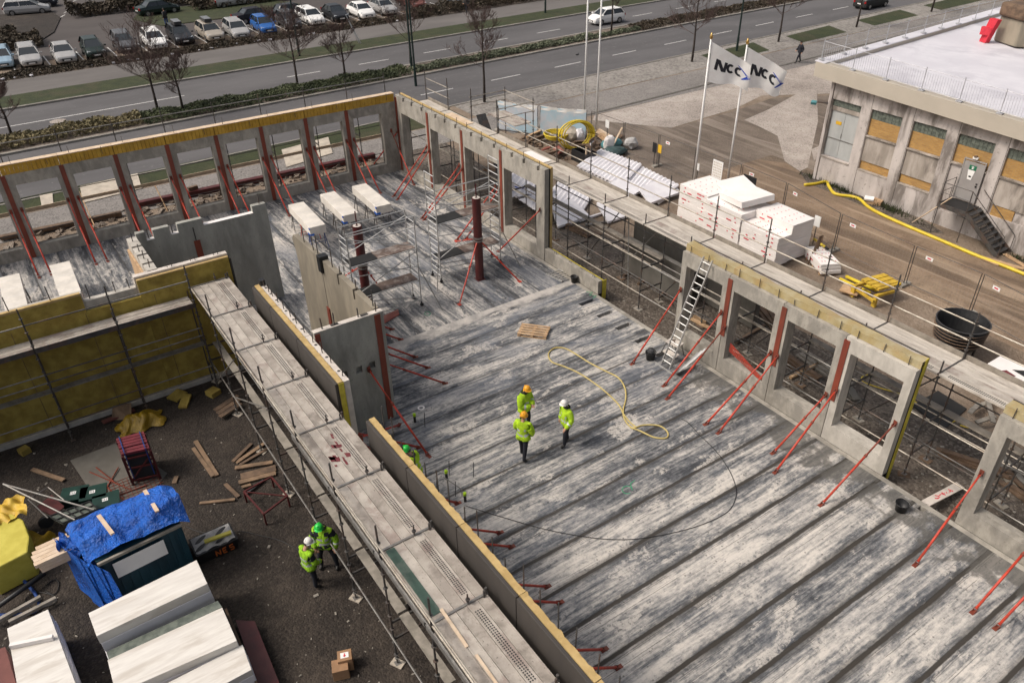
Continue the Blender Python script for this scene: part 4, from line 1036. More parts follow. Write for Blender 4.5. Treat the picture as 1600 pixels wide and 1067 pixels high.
bl = [(-35.65, 11.6, -.06, 'nearest white block on trestles, with the red trestle under it'), (-36.0, 13.45, -.05, 'middle one of the three white blocks on trestles'), (-36.05, 15.25, -.05, 'farthest white block on trestles, next to the far corner'), (-35.4, .8, -.03, 'white block on trestles on the wet floor, right one at the left edge'), (-35.4, -1.15, -.03, 'white block cut by the left edge of the picture')]
for i, (x, y, r_, l) in enumerate(bl):
    wblock(x, y, r_, l)
    nn = ['nearest white block', 'middle white block', 'farthest white block', 'right block on the wet floor', 'block at the left edge'][i]
    for q, mm, w in ((-1.35, 'steel_dark', 'rear'), (.1, 'prop_red' if i in (0, 3) else 'steel_dark', 'middle'), (1.3, 'tarp_dark' if i == 0 else 'steel_dark', 'front')):
        trestle(x + q * cos(r_), y + q * sin(r_), r_, mm, '%s %s trestle under the %s' % (w, {'prop_red': 'red', 'tarp_dark': 'blue', 'steel_dark': 'dark'}[mm], nn))
# ------------------------------------------------------------------ things lying on the floor
def pallet(loc, rz, label, lean=None, m_='wood', group=None):
    t = thing('pallet', label, 'pallet', loc, rz, group)
    if lean: t.rotation_euler = (lean[0], lean[1], rz)
    m = MB()
    for k in range(5): m.box(-.6, .6, -.4 + k * .175, -.4 + k * .175 + .1, .122, .144)
    m.build('top_boards', mat[m_], t, world=False)
    m = MB()
    for x in (-.53, 0, .53): m.box(x - .05, x + .05, -.4, .4, .1, .121)
    m.build('cross_boards', mat[m_], t, world=False)
    m = MB()
    for x in (-.53, 0, .53):
        for y in (-.35, 0, .35): m.box(x - .06, x + .06, y - .05, y + .05, .022, .099)
    m.build('block', mat[m_], t, world=False)
    m = MB()
    for y in (-.35, 0, .35): m.box(-.6, .6, y - .05, y + .05, 0, .021)
    m.build('bottom_boards', mat[m_], t, world=False)
    return t
pallet((-21.95, 15.55, .004), .72, 'single wooden pallet lying on the open concrete floor')
P = [G(u, v, .03) for u, v in [(985, 668), (1000, 673), (1022, 683), (1041, 684), (1043, 675), (1030, 665), (1005, 664), (988, 668), (976, 655), (974, 640), (978, 622), (976, 605), (966, 590), (945, 579), (920, 566), (898, 552), (882, 544), (866, 544), (857, 553), (862, 565), (880, 572), (905, 583), (935, 603), (955, 620), (968, 634), (975, 648), (985, 660), (995, 668)]]
tube_line('hose', smooth_path(P, 5), .028, mat['hose'], 'pale yellow hose lying in a long loop on the concrete floor', 'hose', 6)
P = [G(u, v, .02) for u, v in [(1064, 654), (1075, 660), (1092, 678), (1120, 706), (1138, 732), (1148, 755), (1150, 775), (1138, 798), (1105, 816), (1060, 830), (1000, 841), (950, 842), (900, 836), (850, 826), (800, 812), (760, 800), (728, 790)]]
tube_line('cable', smooth_path(P, 5), .010, mat['rubber'], 'thin black cable sweeping in a wide arc over the planks', 'cable', 5)
def bucket(loc, label, r=.16, h=.3):
    t = thing('bucket', label, 'bucket', loc)
    m = MB(); m.lathe([(.01, .01), (r * .8, .01), (r, h), (r * 1.08, h), (r * 1.08, h - .02), (r * .98, h - .02), (r * .94, h - .005), (r * .76, .03), (.01, .03)], (0, 0, 0), 18); m.build('tub', mat['rubber'], t, world=False, smooth=True)
    m = MB(); m.path([(r * cos(a) * 1.05, r * sin(a) * 1.05 * .3 + .02, h + r * .8 * sin(a) * .6) for a in [pi * k / 8 for k in range(9)]], .006, 5); m.build('handle', mat['steel'], t, world=False)
    return t
b1 = bucket(G(897, 441, 0), 'black bucket next to the silver ladder section on the floor')
b2 = bucket(G(1016, 561, 0), 'black bucket with dark rags at the foot of the leaning ladder', .2, .34)
MB().lathe([(.02, .5), (.13, .46), (.17, .36), (.12, .3)], G(1016, 561, 0), 9).one('rag', mat['grey_plastic'], 'dark crumpled rag stuffed in the bucket by the leaning ladder', 'rag')
bucket(G(1407, 797, 0), 'black bucket at the floor edge below the palest panel', .2, .3)
# silver ladder section on the floor
t = thing('ladder', 'short silver ladder section lying flat beside a bucket', 'ladder', G(872, 430, .02))
a0, a1, b0, b1_ = G(853, 428, .04), G(878, 440, .04), G(872, 420, .04), G(902, 434, .04)
m = MB(); m.beam(a0, a1, .06, .05); m.beam(b0, b1_, .06, .05); m.build('side_rail', mat['alu'], t)
m = MB()
for k in range(6):
    q = (k + .5) / 6; m.tube(a0.lerp(a1, q), b0.lerp(b1_, q), .018, 6)
m.parts('rung', mat['alu'], t)
# leaning ladder
t = thing('ladder', 'long aluminium ladder leaning on the top of the first square panel', 'ladder', (-16.9, 18.3, 0))
fl, fr = G(1034, 568, .02), G(1047, 575, .02)
tl, tr = PY(1098.5, 404, 19.6), PY(1114, 412, 19.6)
c_ = (fl + fr) / 2; fl = c_ + V((-.22, 0, 0)); fr = c_ + V((.22, 0, 0)); c_ = (tl + tr) / 2; tl = c_ + V((-.21, 0, .1)); tr = c_ + V((.21, 0, .1))
MB().beam(fl, tl, .03, .08, (0, -1, 0)).build('side_rail', mat['alu'], t); MB().beam(fr, tr, .03, .08, (0, -1, 0)).build('side_rail', mat['alu'], t)
m = MB()
for k in range(16): m.tube(fl.lerp(tl, (k + .6) / 16.3), fr.lerp(tr, (k + .6) / 16.3), .02, 6)
m.parts('rung', mat['alu'], t)
m = MB(); m.beam(c_.xy.to_3d() * 0 + G(1022, 565, .03), G(1050, 584, .03), .05, .05); m.build('foot_bar', mat['alu'], t)
t = thing('work_stool', 'low pale step stool with a hammer on it behind the ladder', 'stool', G(1050, 545, 0))
q = G(1052, 552, 0)
m = MB(); m.obox((q.x, q.y, .5), (.6, .4, .035), .2); m.build('top', mat['concrete_top'], t)
m = MB(); m.obox((q.x + .2, q.y - .35, .25), (.6, .25, .03), .2); m.build('step', mat['concrete_top'], t)
m = MB()
for i_ in (-1, 1):
    for j_ in (-1, 1): m.tube((q.x + i_ * .24, q.y + j_ * .15, .49), (q.x + i_ * .32, q.y + j_ * .3 - .05, 0), .016, 6)
m.build('leg', mat['steel_dark'], t)
m = MB(); m.beam(q + V((-.12, .05, .53)), q + V((.1, -.05, .53)), .025, .025); m.beam(q + V((-.16, -.03, .535)), q + V((-.08, .12, .535)), .04, .04); m.one('hammer', mat['wood_old'], 'small hammer lying on the step stool', 'hammer')
t = thing('alu_bars', 'bundle of loose aluminium bars leaning by the props below the first square panel', 'metal bars', G(1075, 570, 0))
m = MB()
for k in range(4): m.beam(G(1061 + k * 5, 581 - k * 3.5, .05 + .05 * k), PY(1090 + k * 6, 551 - k * 3, 19.5), .05, .035)
m.build('bars', mat['alu'], t)
# orange mesh in the second opening
m = MB()
A = V((-15.45, 19.75, 1.2)); B = V((-13.7, 19.7, .64)); 
for k in range(7):
    q = .34 * k / 6; m.beam(A + V((0, 0, .15 - q)), B + V((-.05 * k, 0, .1 + .0 * k - q * .2)), .01, .014)
for k in range(22):
    q = k / 21; m.beam((A + V((0, 0, .15))).lerp(B + V((0, 0, .1)), q), (A + V((0, 0, -.19))).lerp(B + V((-.3, 0, .03)), q), .01, .012)
m.one('safety_mesh', mat['prop_red'], 'slack orange safety mesh hanging in the second square window', 'safety mesh')
# red boards
def board(pts, z, th, m_, name, label, cat, group=None):
    return MB().extr([V((p.x, p.y, z)) for p in pts], (0, 0, th)).one(name, mat[m_], label, cat, group)
board([G(591, 498, .02), G(622, 484, .02), G(624, 492, .02), G(597, 508, .02)], .02, .03, 'redboard', 'plywood_sheet', 'faded red plywood sheet on the floor behind the niche wall', 'plywood sheet')
A, B, C_, D = G(1436, 792, -.3), G(1494, 753, -.3), G(1507, 762, -.3), G(1449, 800, -.3)
t = thing('marked_board', 'pale board with red scribbles bridging the floor edge and the gravel', 'board', G(1470, 780))
m = MB(); m.extr([V((p.x, p.y, z)) for p, z in ((A, -.05), (B, -.32), (C_, -.32), (D, -.05))], (0, 0, .03)); m.build('board', mat['concrete_top'], t)
m = MB()
rr = random.Random(5)
for k in range(14):
    q = .25 + .5 * k / 14; p_ = A.lerp(B, q); p2 = D.lerp(C_, q); z = -.05 - .27 * q + .034
    a_ = p_.lerp(p2, .2 + .5 * rr.random()); b_ = p_.lerp(p2, .3 + .5 * rr.random()) + (B - A) * .05 * rr.random()
    m.beam(V((a_.x, a_.y, z)), V((b_.x, b_.y, z - .012)), .04, .004)
m.build('red_scribble', mat['red_mark'], t)
# capped pipe stubs
pls = ['between the red prop feet', 'left of the grey conduit', 'at the start of the black cable']
for (u, v), l in zip([(648.5, 659), (698, 748), (727, 783)], pls):
    p_ = G(u, v, 0)
    t = thing('pipe_stub', 'black pipe stub with a yellow cap, ' + l, 'pipe stub', p_, group='capped pipe stubs in the floor')
    MB().lathe([(.045, 0), (.045, .3), (.01, .3)], p_, 10).build('pipe', mat['rubber'], t)
    MB().lathe([(.055, .26), (.055, .35), (.01, .352)], p_, 10).build('cap', mat['hivis'], t)
m = MB(); p_ = G(722, 775, 0); m.tube(p_, p_ + V((.02, 0, .3)), .018, 6); m.tube(p_ + V((.02, 0, .3)), p_ + V((-.55, -.3, .55)), .018, 6); m.one('conduit', mat['steel'], 'bent grey conduit sticking out of the floor by the capped pipes', 'conduit')
for k, ((u, v), l) in enumerate(zip([(664, 667), (702, 742), (740, 745), (683, 770), (712, 775)], ['by the first capped pipe', 'beside the second capped pipe', 'alone right of the capped pipes', 'close to the dark wall', 'by the bent conduit'])):
    p_ = G(u, v, 0); MB().tube(p_, p_ + V((.02, .02, .62)), .013, 5).one('rebar_pin', mat['rubber'], 'thin dark steel pin standing in the floor ' + l, 'steel pin', 'pins in the floor')
# ring of white plaster and green spray marks
p_ = G(658, 637, .004); MB().lathe([(.07, .004), (.13, .004)], (p_.x, p_.y, .002), 18).one('white_ring', mat['eps'], 'small white ring painted on the floor near the niche wall', 'floor mark')
def spray(pts, label, cat='spray mark', m_='spray_green', w=.03):
    m = MB(); P = [G(u, v, .006) for u, v in pts]
    for a_, b_ in zip(P[:-1], P[1:]): m.beam(a_, b_, w, .003)
    return m.one('spray_mark', mat[m_], label, cat)
import math as _m
spray([(980 + 8 * cos(a), 765 + 6 * sin(a)) for a in [.9 + k * .5 for k in range(12)]] + [(985, 755), (992, 750)], 'green sprayed loop on the planks in the middle of the floor')
spray([(668 + 4.5 * cos(a), 490 + 3 * sin(a)) for a in [k * .7 for k in range(10)]], 'small green sprayed ring near the scaffold tower outrigger')
spray([(916, 456), (926, 457), (921, 461), (932, 462), (926, 466)], 'green sprayed scribble at the slotted floor edge')
# ------------------------------------------------------------------ people
def skin_mesh(verts, edges, root=0, lev=2):
    me = bpy.data.meshes.new('tmp'); bm = bmesh.new(); sk = bm.verts.layers.skin.verify()
    bv = []
    for k, (p, r) in enumerate(verts):
        v = bm.verts.new(p); v[sk].radius = r if isinstance(r, tuple) else (r, r); v[sk].use_root = (k == root); bv.append(v)
    for a, b in edges: bm.edges.new((bv[a], bv[b]))
    bm.to_mesh(me); bm.free()
    o = bpy.data.objects.new('tmp', me); COL.objects.link(o)
    o.modifiers.new('s', 'SKIN').use_smooth_shade = True
    ss = o.modifiers.new('u', 'SUBSURF'); ss.levels = lev; ss.render_levels = lev
    dg = bpy.context.evaluated_depsgraph_get(); dg.update()
    em = bpy.data.meshes.new_from_object(o.evaluated_get(dg))
    V_ = [v.co.copy() for v in em.vertices]; F_ = [tuple(p.vertices) for p in em.polygons]
    bpy.data.objects.remove(o); bpy.data.meshes.remove(me); bpy.data.meshes.remove(em)
    return V_, F_
def seg_d(p, a, b):
    ab = b - a; t = max(0, min(1, (p - a).dot(ab) / max(ab.length_squared, 1e-9))); return (p - (a + ab * t)).length, t
def person(loc, rz, label, helmet, jacket='hivis', muffs=False, s=1.0, lel=(-.03, .3, 1.16), lwr=(.02, .3, .9), rel=(-.03, -.3, 1.16), rwr=(.02, -.3, .9), stance=.11, lstep=0.0, rstep=0.0, bend=0.0, nod=.1, patches=None, trousers='navy', hood=False):
    t = thing('person', label, 'person', loc, rz)
    b = bend
    J = {'pel': ((0, 0, .97), (.125, .15)), 'sp': ((.01 + b * .1, 0, 1.13), (.115, .145)), 'ch': ((.0 + b * .3, 0, 1.33), (.125, .17)), 'nb': ((.0 + b * .42, 0, 1.47), .075), 'nk': ((.02 + b * .45, 0, 1.54), .055), 'hd': ((.03 + b * .5 + nod * .1, 0, 1.62), (.085, .075)), 'ht': ((.02 + b * .52 + nod * .2, 0, 1.72), (.085, .078)),
         'ls': ((b * .36, .19, 1.41), .078), 'le': (lel, .057), 'lw': (lwr, .04), 'rs': ((b * .36, -.19, 1.41), .078), 're': (rel, .057), 'rw': (rwr, .04),
         'lh': ((0, .1, .9), .105), 'lk': ((lstep * .55 + .03, stance, .5), .078), 'la': ((lstep, stance + .01, .1), .055), 'lt': ((lstep + .15, stance + .03, .05), .05),
         'rh': ((0, -.1, .9), .105), 'rk': ((rstep * .55 + .03, -stance, .5), .078), 'ra': ((rstep, -stance - .01, .1), .055), 'rt': ((rstep + .15, -stance - .03, .05), .05)}
    E = [('pel', 'sp', 'j'), ('sp', 'ch', 'j'), ('ch', 'nb', 'j'), ('nb', 'nk', 's'), ('nk', 'hd', 's'), ('hd', 'ht', 's'), ('ch', 'ls', 'j'), ('ls', 'le', 'j'), ('le', 'lw', 'j'), ('ch', 'rs', 'j'), ('rs', 're', 'j'), ('re', 'rw', 'j'), ('pel', 'lh', 't'), ('lh', 'lk', 't'), ('lk', 'la', 't'), ('la', 'lt', 'b'), ('pel', 'rh', 't'), ('rh', 'rk', 't'), ('rk', 'ra', 't'), ('ra', 'rt', 'b')]
    names = list(J); ix = {k: i for i, k in enumerate(names)}
    Vv, Ff = skin_mesh([J[k] for k in names], [(ix[a], ix[c]) for a, c, _ in E])
    P = {k: Vector(J[k][0]) for k in names}
    lab = []; par = []
    for f in Ff:
        c = sum((Vv[i] for i in f), Vector()) / len(f)
        best = min(((seg_d(c, P[a], P[e]) + (l, a)) for a, e, l in E), key=lambda q: q[0])
        l = best[2]
        if l == 't' and c.z > .84: l = 'j'
        if l == 't' and c.z < .13: l = 'b'
        if l == 's' and c.z < 1.5: l = 'j'
        lab.append(l); par.append((best[1], best[3], c))
    slots = [mat['skin'], mat[jacket], mat[trousers], mat['boot'], mat['hair']]
    mi = {'s': 0, 'j': 1, 't': 2, 'b': 3}
    m = MB(); m.v = [tuple(v) for v in Vv]; m.f = list(Ff); m.m = [mi[l] for l in lab]
    # hands: palm, four fingers and a thumb each
    for sgn, el, wr in ((1, P['le'], P['lw']), (-1, P['re'], P['rw'])):
        d = (wr - el).normalized(); up = Vector((0, sgn, 0)); sd = d.cross(Vector((0, 0, 1)));
        if sd.length < .2: sd = Vector((1, 0, 0))
        sd.normalize(); nrm = sd.cross(d).normalized()
        m.mi = 0; p0 = wr + d * .0
        m.beam(p0 - d * .02, p0 + d * .09, .078, .034, nrm)
        for k in range(4):
            off = sd * (-.03 + .02 * k); L_ = [.07, .08, .076, .058][k]; q0 = p0 + d * .085 + off
            q1 = q0 + d * L_ * .55; q2 = q1 + (d * .75 - nrm * .5).normalized() * L_ * .5
            m.path([q0, q1, q2], [.0095, .0088, .007], 6)
        q0 = p0 + d * .02 + sd * .035 * sgn
        m.path([q0, q0 + sd * .03 * sgn + d * .03, q0 + sd * .03 * sgn + d * .065], [.012, .011, .008], 6)
    # face
    h = P['hd'].lerp(P['ht'], .35); m.mi = 0
    m.path([h + V((.07, 0, .01)), h + V((.105, 0, -.022)), h + V((.075, 0, -.03))], [.008, .014, .01], 6)
    for q in (-1, 1): m.lathe([(.004, -.028), (.016, -.012), (.017, .012), (.004, .026)], h + V((-.01, q * .084, -.01)), 7)
    m.mi = 4
    for q in (-1, 1): m.lathe([(.002, -.009), (.011, -.003), (.011, .003), (.002, .009)], h + V((.078, q * .032, .012)), 6)
    m.beam(h + V((.079, -.024, -.058)), h + V((.079, .024, -.058)), .008, .006)
    m.lathe([(.05, -.05), (.088, -.02), (.092, .03), (.06, .06)], h + V((-.03, 0, .0)), 10)
    m.build('body', slots, t, world=False, smooth=True)
    # jacket over the body
    nr = [Vector() for _ in Vv]
    for f in Ff:
        a, b_, c = Vv[f[0]], Vv[f[1]], Vv[f[2]]; n_ = (b_ - a).cross(c - a)
        for i in f: nr[i] += n_
    cen = sum(Vv, Vector()) / len(Vv)
    jf = [k for k, l in enumerate(lab) if l == 'j']
    used = sorted({i for k in jf for i in Ff[k]}); mp = {i: n_ for n_, i in enumerate(used)}
    jm = MB(); sgn = 1
    tst = sum(1 if (Vv[i] - Vector((0, 0, Vv[i].z))).dot(nr[i]) > 0 else -1 for i in used if Vv[i].z > .9)
    sgn = 1 if tst > 0 else -1
    rr = random.Random(int(loc[0] * 100))
    for i in used:
        n_ = nr[i].normalized() * sgn; jm.v.append(tuple(Vv[i] + n_ * (.03 + rr.uniform(-.006, .008) + (.018 if Vv[i].z < .98 and abs(Vv[i].y) < .25 else 0))))
    for k in jf:
        (tt, seg, c) = par[k]; q = 0
        if seg in ('pel', 'sp', 'ch'):
            if 1.02 < c.z < 1.08 or 1.2 < c.z < 1.255: q = 1
            if patches and ((c.x > .06 and (1.3 < c.z < 1.42 and abs(c.y) > .05 or .9 < c.z < 1.0 and abs(c.y) > .03))): q = 2
        if seg in ('le', 're') and .35 < tt < .55: q = 1
        if patches and seg in ('ls', 'rs') and tt < .5: q = 2
        jm.f.append(tuple(mp[i] for i in Ff[k])); jm.m.append(q)
    jo = jm.build('jacket', [mat[jacket], mat['reflect'], mat['navy']], t, world=False, smooth=True)
    so = jo.modifiers.new('thick', 'SOLIDIFY'); so.thickness = .012
    if hood or muffs:
        MB().lathe([(.07, 1.46), (.11, 1.48), (.115, 1.53), (.085, 1.56)], (P['nb'].x - .01, 0, 0), 14).build('collar', mat['navy'], t, world=False, smooth=True)
    # helmet
    hp = P['hd'].lerp(P['ht'], .62)
    m = MB(); m.lathe([(.112, -.01), (.113, .02), (.104, .068), (.08, .105), (.042, .126), (.002, .132)], hp, 20)
    m.lathe([(.112, -.01), (.128, -.016), (.13, -.01), (.112, .0)], hp, 20)
    pk = [hp + V((.155 - .05 * (a * a), a * .1, -.014)) for a in (-1, -.5, 0, .5, 1)]; bk = [hp + V((.08, a * .085, .0)) for a in (-1, -.5, 0, .5, 1)]
    for k in range(4): m.poly([bk[k], bk[k + 1], pk[k + 1], pk[k]])
    m.beam(hp + V((-.09, 0, .08)), hp + V((.09, 0, .08)), .03, .085)
    m.build('helmet', mat[helmet], t, world=False, smooth=True)
    if muffs:
        m = MB()
        for q in (-1, 1): m.tube(hp + V((0, q * .1, -.045)), hp + V((0, q * .14, -.045)), .042, 10)
        m.path([hp + V((0, .13 * cos(a), -.03 + .16 * sin(a) * .5)) for a in [pi * k / 8 for k in range(9)]], .009, 5)
        m.build('ear_defenders', mat['rubber'], t, world=False)
    t.scale = (s, s, s)
    return t
def face_to(p, q): return atan2(q.y - p.y, q.x - p.x)
pA, pB, pC = G(820, 672, 0), G(818, 716, 0), G(884, 694, 0)
ctr = (pA + pB + pC) / 3
person(pA, face_to(pA, pC) - .15, 'worker in an orange helmet with joined hands, back one of the group of three', 'helmet_orange', 'hivis', True, 1.06, lel=(.04, .27, 1.14), lwr=(.26, .08, 1.12), rel=(.04, -.27, 1.14), rwr=(.26, -.05, 1.1), stance=.17, nod=.5)
person(pB, face_to(pB, pC) + .7, 'worker in an orange helmet seen from behind, nearest one of the group of three', 'helmet_orange', 'hivis', False, 1.03, lel=(.05, .27, 1.15), lwr=(.22, .16, 1.06), rel=(.02, -.29, 1.15), rwr=(.17, -.22, .95), lstep=.12, rstep=-.22, stance=.1, nod=.3)
person(pC, face_to(pC, pB) + .05, 'worker in a white helmet with black ear defenders, right one of the group of three', 'helmet_white', 'hivis', True, 1.04, lel=(.0, .3, 1.15), lwr=(.2, .3, .95), rel=(-.02, -.28, 1.15), rwr=(.06, -.27, .9), lstep=.12, rstep=-.14, stance=.1, nod=.5, hood=True)
pg = G(655, 738, 0); pg.y = max(pg.y, 6.9)
person((-16.45, 7.3, 0), radians(215), 'worker in a green helmet half hidden behind the dark wall', 'helmet_green', 'hivis', True, 1.04, lel=(.1, .28, 1.14), lwr=(.3, .2, 1.1), rel=(.1, -.28, 1.14), rwr=(.3, -.1, 1.05), bend=.25, nod=.6, hood=True)
yA, yB = G(516, 886), G(491, 917)
person(yA, face_to(yA, yB) + .35, 'worker in a green helmet and a jacket with black pockets standing under the scaffold edge', 'helmet_green', 'hivis_green', True, 1.06, lel=(.0, .32, 1.14), lwr=(.12, .3, .9), rel=(.0, -.32, 1.14), rwr=(.14, -.24, .92), stance=.2, nod=.8, patches=True, hood=True)
person(yB, face_to(yB, yA) - .35, 'worker in a white helmet seen from behind in the dark yard', 'helmet_white', 'hivis_green', False, 1.02, lel=(.08, .28, 1.14), lwr=(.28, .14, 1.08), rel=(.05, -.29, 1.14), rwr=(.25, -.18, 1.0), stance=.1, lstep=.1, nod=.7, patches=True)
def walker(loc, rz, label, jacket='navy', trousers='navy', s=1.0, ls=.28, rs=-.25):
    t = person(loc, rz, label, 'hair', jacket, False, s, lel=(-.12, .25, 1.15), lwr=(-.02, .25, .92), rel=(.06, -.25, 1.15), rwr=(.24, -.2, 1.02), lstep=ls, rstep=rs, stance=.08, trousers=trousers)
    for k in list(CHILD[t.name]):
        if k.name.startswith('helmet'):
            bpy.data.objects.remove(k); CHILD[t.name].remove(k)
        elif k.name.startswith('jacket'):
            for i in range(3): k.data.materials[i] = mat[jacket]
    hp = V((.035, 0, 1.695)); m = MB(); m.lathe([(.085, -.03), (.096, .01), (.09, .05), (.06, .085), (.004, .1)], hp, 14); m.build('hair', mat['hair'], t, world=False, smooth=True)
    return t
walker(G(1247, 99), radians(-110), 'pedestrian dressed in black walking along the path near the flat roofed building', s=1.04)
walker(G(729, 21, -.44), radians(-70), 'tiny pedestrian in dark clothes on the far footpath by the hedge', 'rubber', 'navy', 1.0, .1, -.1)
walker(G(262, 42, -.47), radians(200), 'tiny pedestrian in the car park beside the dark car', 'rubber', 'tarp_dark', 1.0, .12, -.1)
# ------------------------------------------------------------------ site beyond the window wall
# foam stacks: layered sheets with red print on the edges
def foam_stack(x, y, rz, L, W, n, th, label, group='stacks of white foam boards', shift=.012, z0=ZG + .12):
    t = thing('foam_stack', label, 'foam stack', (x, y, z0), rz, group)
    rr = random.Random(int(abs(x) * 100))
    for k in range(n):
        dx, dy = rr.uniform(-shift, shift), rr.uniform(-shift, shift)
        m = MB(); m.box(-L / 2 + dx, L / 2 + dx, -W / 2 + dy, W / 2 + dy, k * th + .004, (k + 1) * th - .004); m.build('foam_board', mat['eps'], t, world=False)
    m = MB()
    for q in (-.32, -.12, .2, .36):
        for k in range(n):
            if rr.random() < .55: continue
            xx = q * L + rr.uniform(-.04, .04); z = (k + .5) * th
            w_ = rr.choice((.03, .04, .05, .07, .16))
            m.box(xx - w_, xx + w_, -W / 2 - .016, -W / 2 - .013, z - .03, z + .03)
    for q in (-.3, -.1, .12, .3):
        for w_ in (-.35, -.2, 0, .2, .35): m.box(q * L - .03, q * L + .03, w_ * W - .025, w_ * W + .02, n * th - .003, n * th + .001)
    m.build('red_print', mat['red_mark'], t, world=False)
    m = MB()
    for q in (-.4, 0, .4): m.box(q * L - .05, q * L + .05, -W / 2 + .02, W / 2 - .02, -.12, 0)
    m.build('bearer', mat['wood'], t, world=False)
    return t
foam_stack(-26.37, 29.85, -.03, 2.05, 2.1, 9, .207, 'white foam stack with red marks, left one behind the wooden pallet')
foam_stack(-24.1, 29.6, -.02, 2.4, 2.1, 9, .2, 'white foam stack in the middle with two loose boards on top')
foam_stack(-21.72, 30.25, -.03, 2.3, 1.5, 9, .207, 'white foam stack at the right end, facing the building')
foam_stack(-21.7, 29.0, -.03, 2.3, .9, 7, .207, 'lower white foam stack in front of the right one, with large red print', 'stacks of white foam boards')
def loose_sheet(c, rz, size, tilt, label, m_='eps'):
    t = MB(); t.obox(c, size, rz, tilt); return t.one('foam_board', mat[m_], label, 'foam board', 'loose foam boards')
loose_sheet((-24.9, 30.55, 1.62), -.3, (2.0, 1.5, .2), (.1, .12), 'tilted white foam board lying across the left and middle stacks')
loose_sheet((-23.9, 29.9, 1.72), -.22, (1.9, 1.9, .3), (.06, -.1), 'thick white foam board turned sideways on the middle stack')
pallet(G(1096, 349) + V((-.2, .1, .85)), -.12, 'wooden pallet standing upright against the white foam stack, front one', (radians(82), 0))
pallet(G(1072, 335) + V((-.2, .25, .85)), -.2, 'wooden pallet standing upright against the white foam stack, rear one', (radians(80), 0))
foam_stack(-19.4, 30.6, -.5, 1.9, .95, 3, .16, 'small pile of white foam boards with a black capped yellow pipe on it', shift=.05)
m = MB(); p_ = G(1283, 385, .12); m.tube(p_ + V((-.5, .15, .05)), p_ + V((.35, -.1, .05)), .06, 10); m.build  # pipe end
t = thing('pipe', 'short yellow pipe with a black end on the small foam pile', 'pipe', p_)
m = MB(); m.tube(p_ + V((-.6, .2, .1)), p_ + V((.3, -.1, .1)), .06, 10); m.build('pipe', mat['pipe_yellow'], t, smooth=True)
m = MB(); m.tube(p_ + V((.3, -.1, .1)), p_ + V((.5, -.167, .1)), .064, 10); m.build('end_cap', mat['rubber'], t)
for k in range(4):
    p_ = G(1262 + k * 5, 414 - k * 3); m = MB(); m.beam(p_, p_ + V((.15 - .1 * k, .25, 1.5 - .12 * k)), .09, .03); m.one('plank', mat['wood_old'], 'dark plank leaning on the right foam stack, ' + ['front', 'second', 'third', 'rear'][k] + ' one of four', 'plank', 'planks leaning on foam')
for k, (u, v) in enumerate([(1312, 436), (1322, 432)]):
    p_ = G(u, v, -.35); q_ = G(u + 48, v + 22, -.35); tube_line('pipe', [p_, q_], .08, mat['pipe_yellow'], ['yellow pipe lying under the yellow timber rack, left', 'yellow pipe lying beside another one under the yellow rack, right'][k], 'pipe', 10)
t = thing('timber_rack', 'yellow painted timber bundle on a rack by the mesh fence', 'timber rack', G(1372, 455))
c_ = G(1372, 448, .1)
m = MB()
for k in range(7): m.obox((c_.x - .45 + .15 * k, c_.y + .25 - .03 * k, .28 + .02 * (k % 2)), (.13, 1.3, .1), -.2)
m.build('timber_bundle', mat['yellow_paint'], t)
m = MB()
for x in (-.6, .5): m.obox((c_.x + x, c_.y - .2, .05), (.12, 1.0, .12), -.2); m.obox((c_.x + x - .1, c_.y - .7, -.2), (.2, .12, .55), -.2)
m.obox((c_.x - .2, c_.y - .75, -.1), (1.4, .1, .1), -.25); m.build('rack', mat['yellow_paint'], t)
m = MB(); m.obox((c_.x - .9, c_.y - .6, -.25), (.8, .6, .06), .3, (.25, 0)); m.one('board', mat['wood'], 'brown board leaning at the left foot of the yellow timber rack', 'board')
# corrugated foam sheets on the ground
def zig(corners, n, th, label, m_='eps_cool', z0=ZG + .3, amp=.065):
    a, b, c, d = [V((p.x, p.y, 0)) for p in corners]    # a->b along the ridges count, a->d along a ridge
    m = MB(); top = []; 
    for k in range(2 * n + 1):
        q = k / (2 * n); z = z0 + (amp if k % 2 else 0)
        top.append((a.lerp(b, q) + V((0, 0, z)), d.lerp(c, q) + V((0, 0, z))))
    for k in range(2 * n):
        p0, p1 = top[k]; q0, q1 = top[k + 1]; dz = V((0, 0, -th))
        m.hexa([p0 + dz, q0 + dz, q1 + dz, p1 + dz, p0, q0, q1, p1])
    return m.one('corrugated_sheet', mat[m_], label, 'corrugated sheet', 'corrugated white sheets', smooth=False)
for k in range(3):
    dz = .17 * k
    zig([G(742 + 44 + k * 3, 284 - k * 2, 0), G(846, 325 - k * 3, 0), G(868 - k, 300 - k * 3, 0), G(808 + k, 262 - k * 2, 0)], 9, .08, 'white corrugated sheet pile behind the free end panel, %s layer' % ['bottom', 'middle', 'top'][k], z0=ZG + .12 + dz)
for k in range(3):
    zig([G(905 - k * 2, 258, 0), G(975 - k * 2, 290, 0), G(1003, 262 - k * 3, 0), G(938, 238 - k * 3, 0)], 12, .08, 'white corrugated sheet pile behind the middle of the deck, %s layer' % ['bottom', 'middle', 'top'][k], z0=ZG + .12 + .17 * k)
for k in range(2):
    zig([G(985 - k * 2, 285 - k * 3, 0), G(1030, 308 - k * 3, 0), G(1062, 287 - k * 3, 0), G(1003, 258 - k * 3, 0)], 10, .08, 'white corrugated sheet pile next to the foam stacks, %s layer' % ['bottom', 'top'][k], z0=ZG + .12 + .17 * k)
zig([G(852, 300, 0), G(905, 330, 0), G(925, 300, 0), G(872, 276, 0)], 9, .1, 'white corrugated sheet showing under the deck right of the free end panel', z0=ZG + .2)
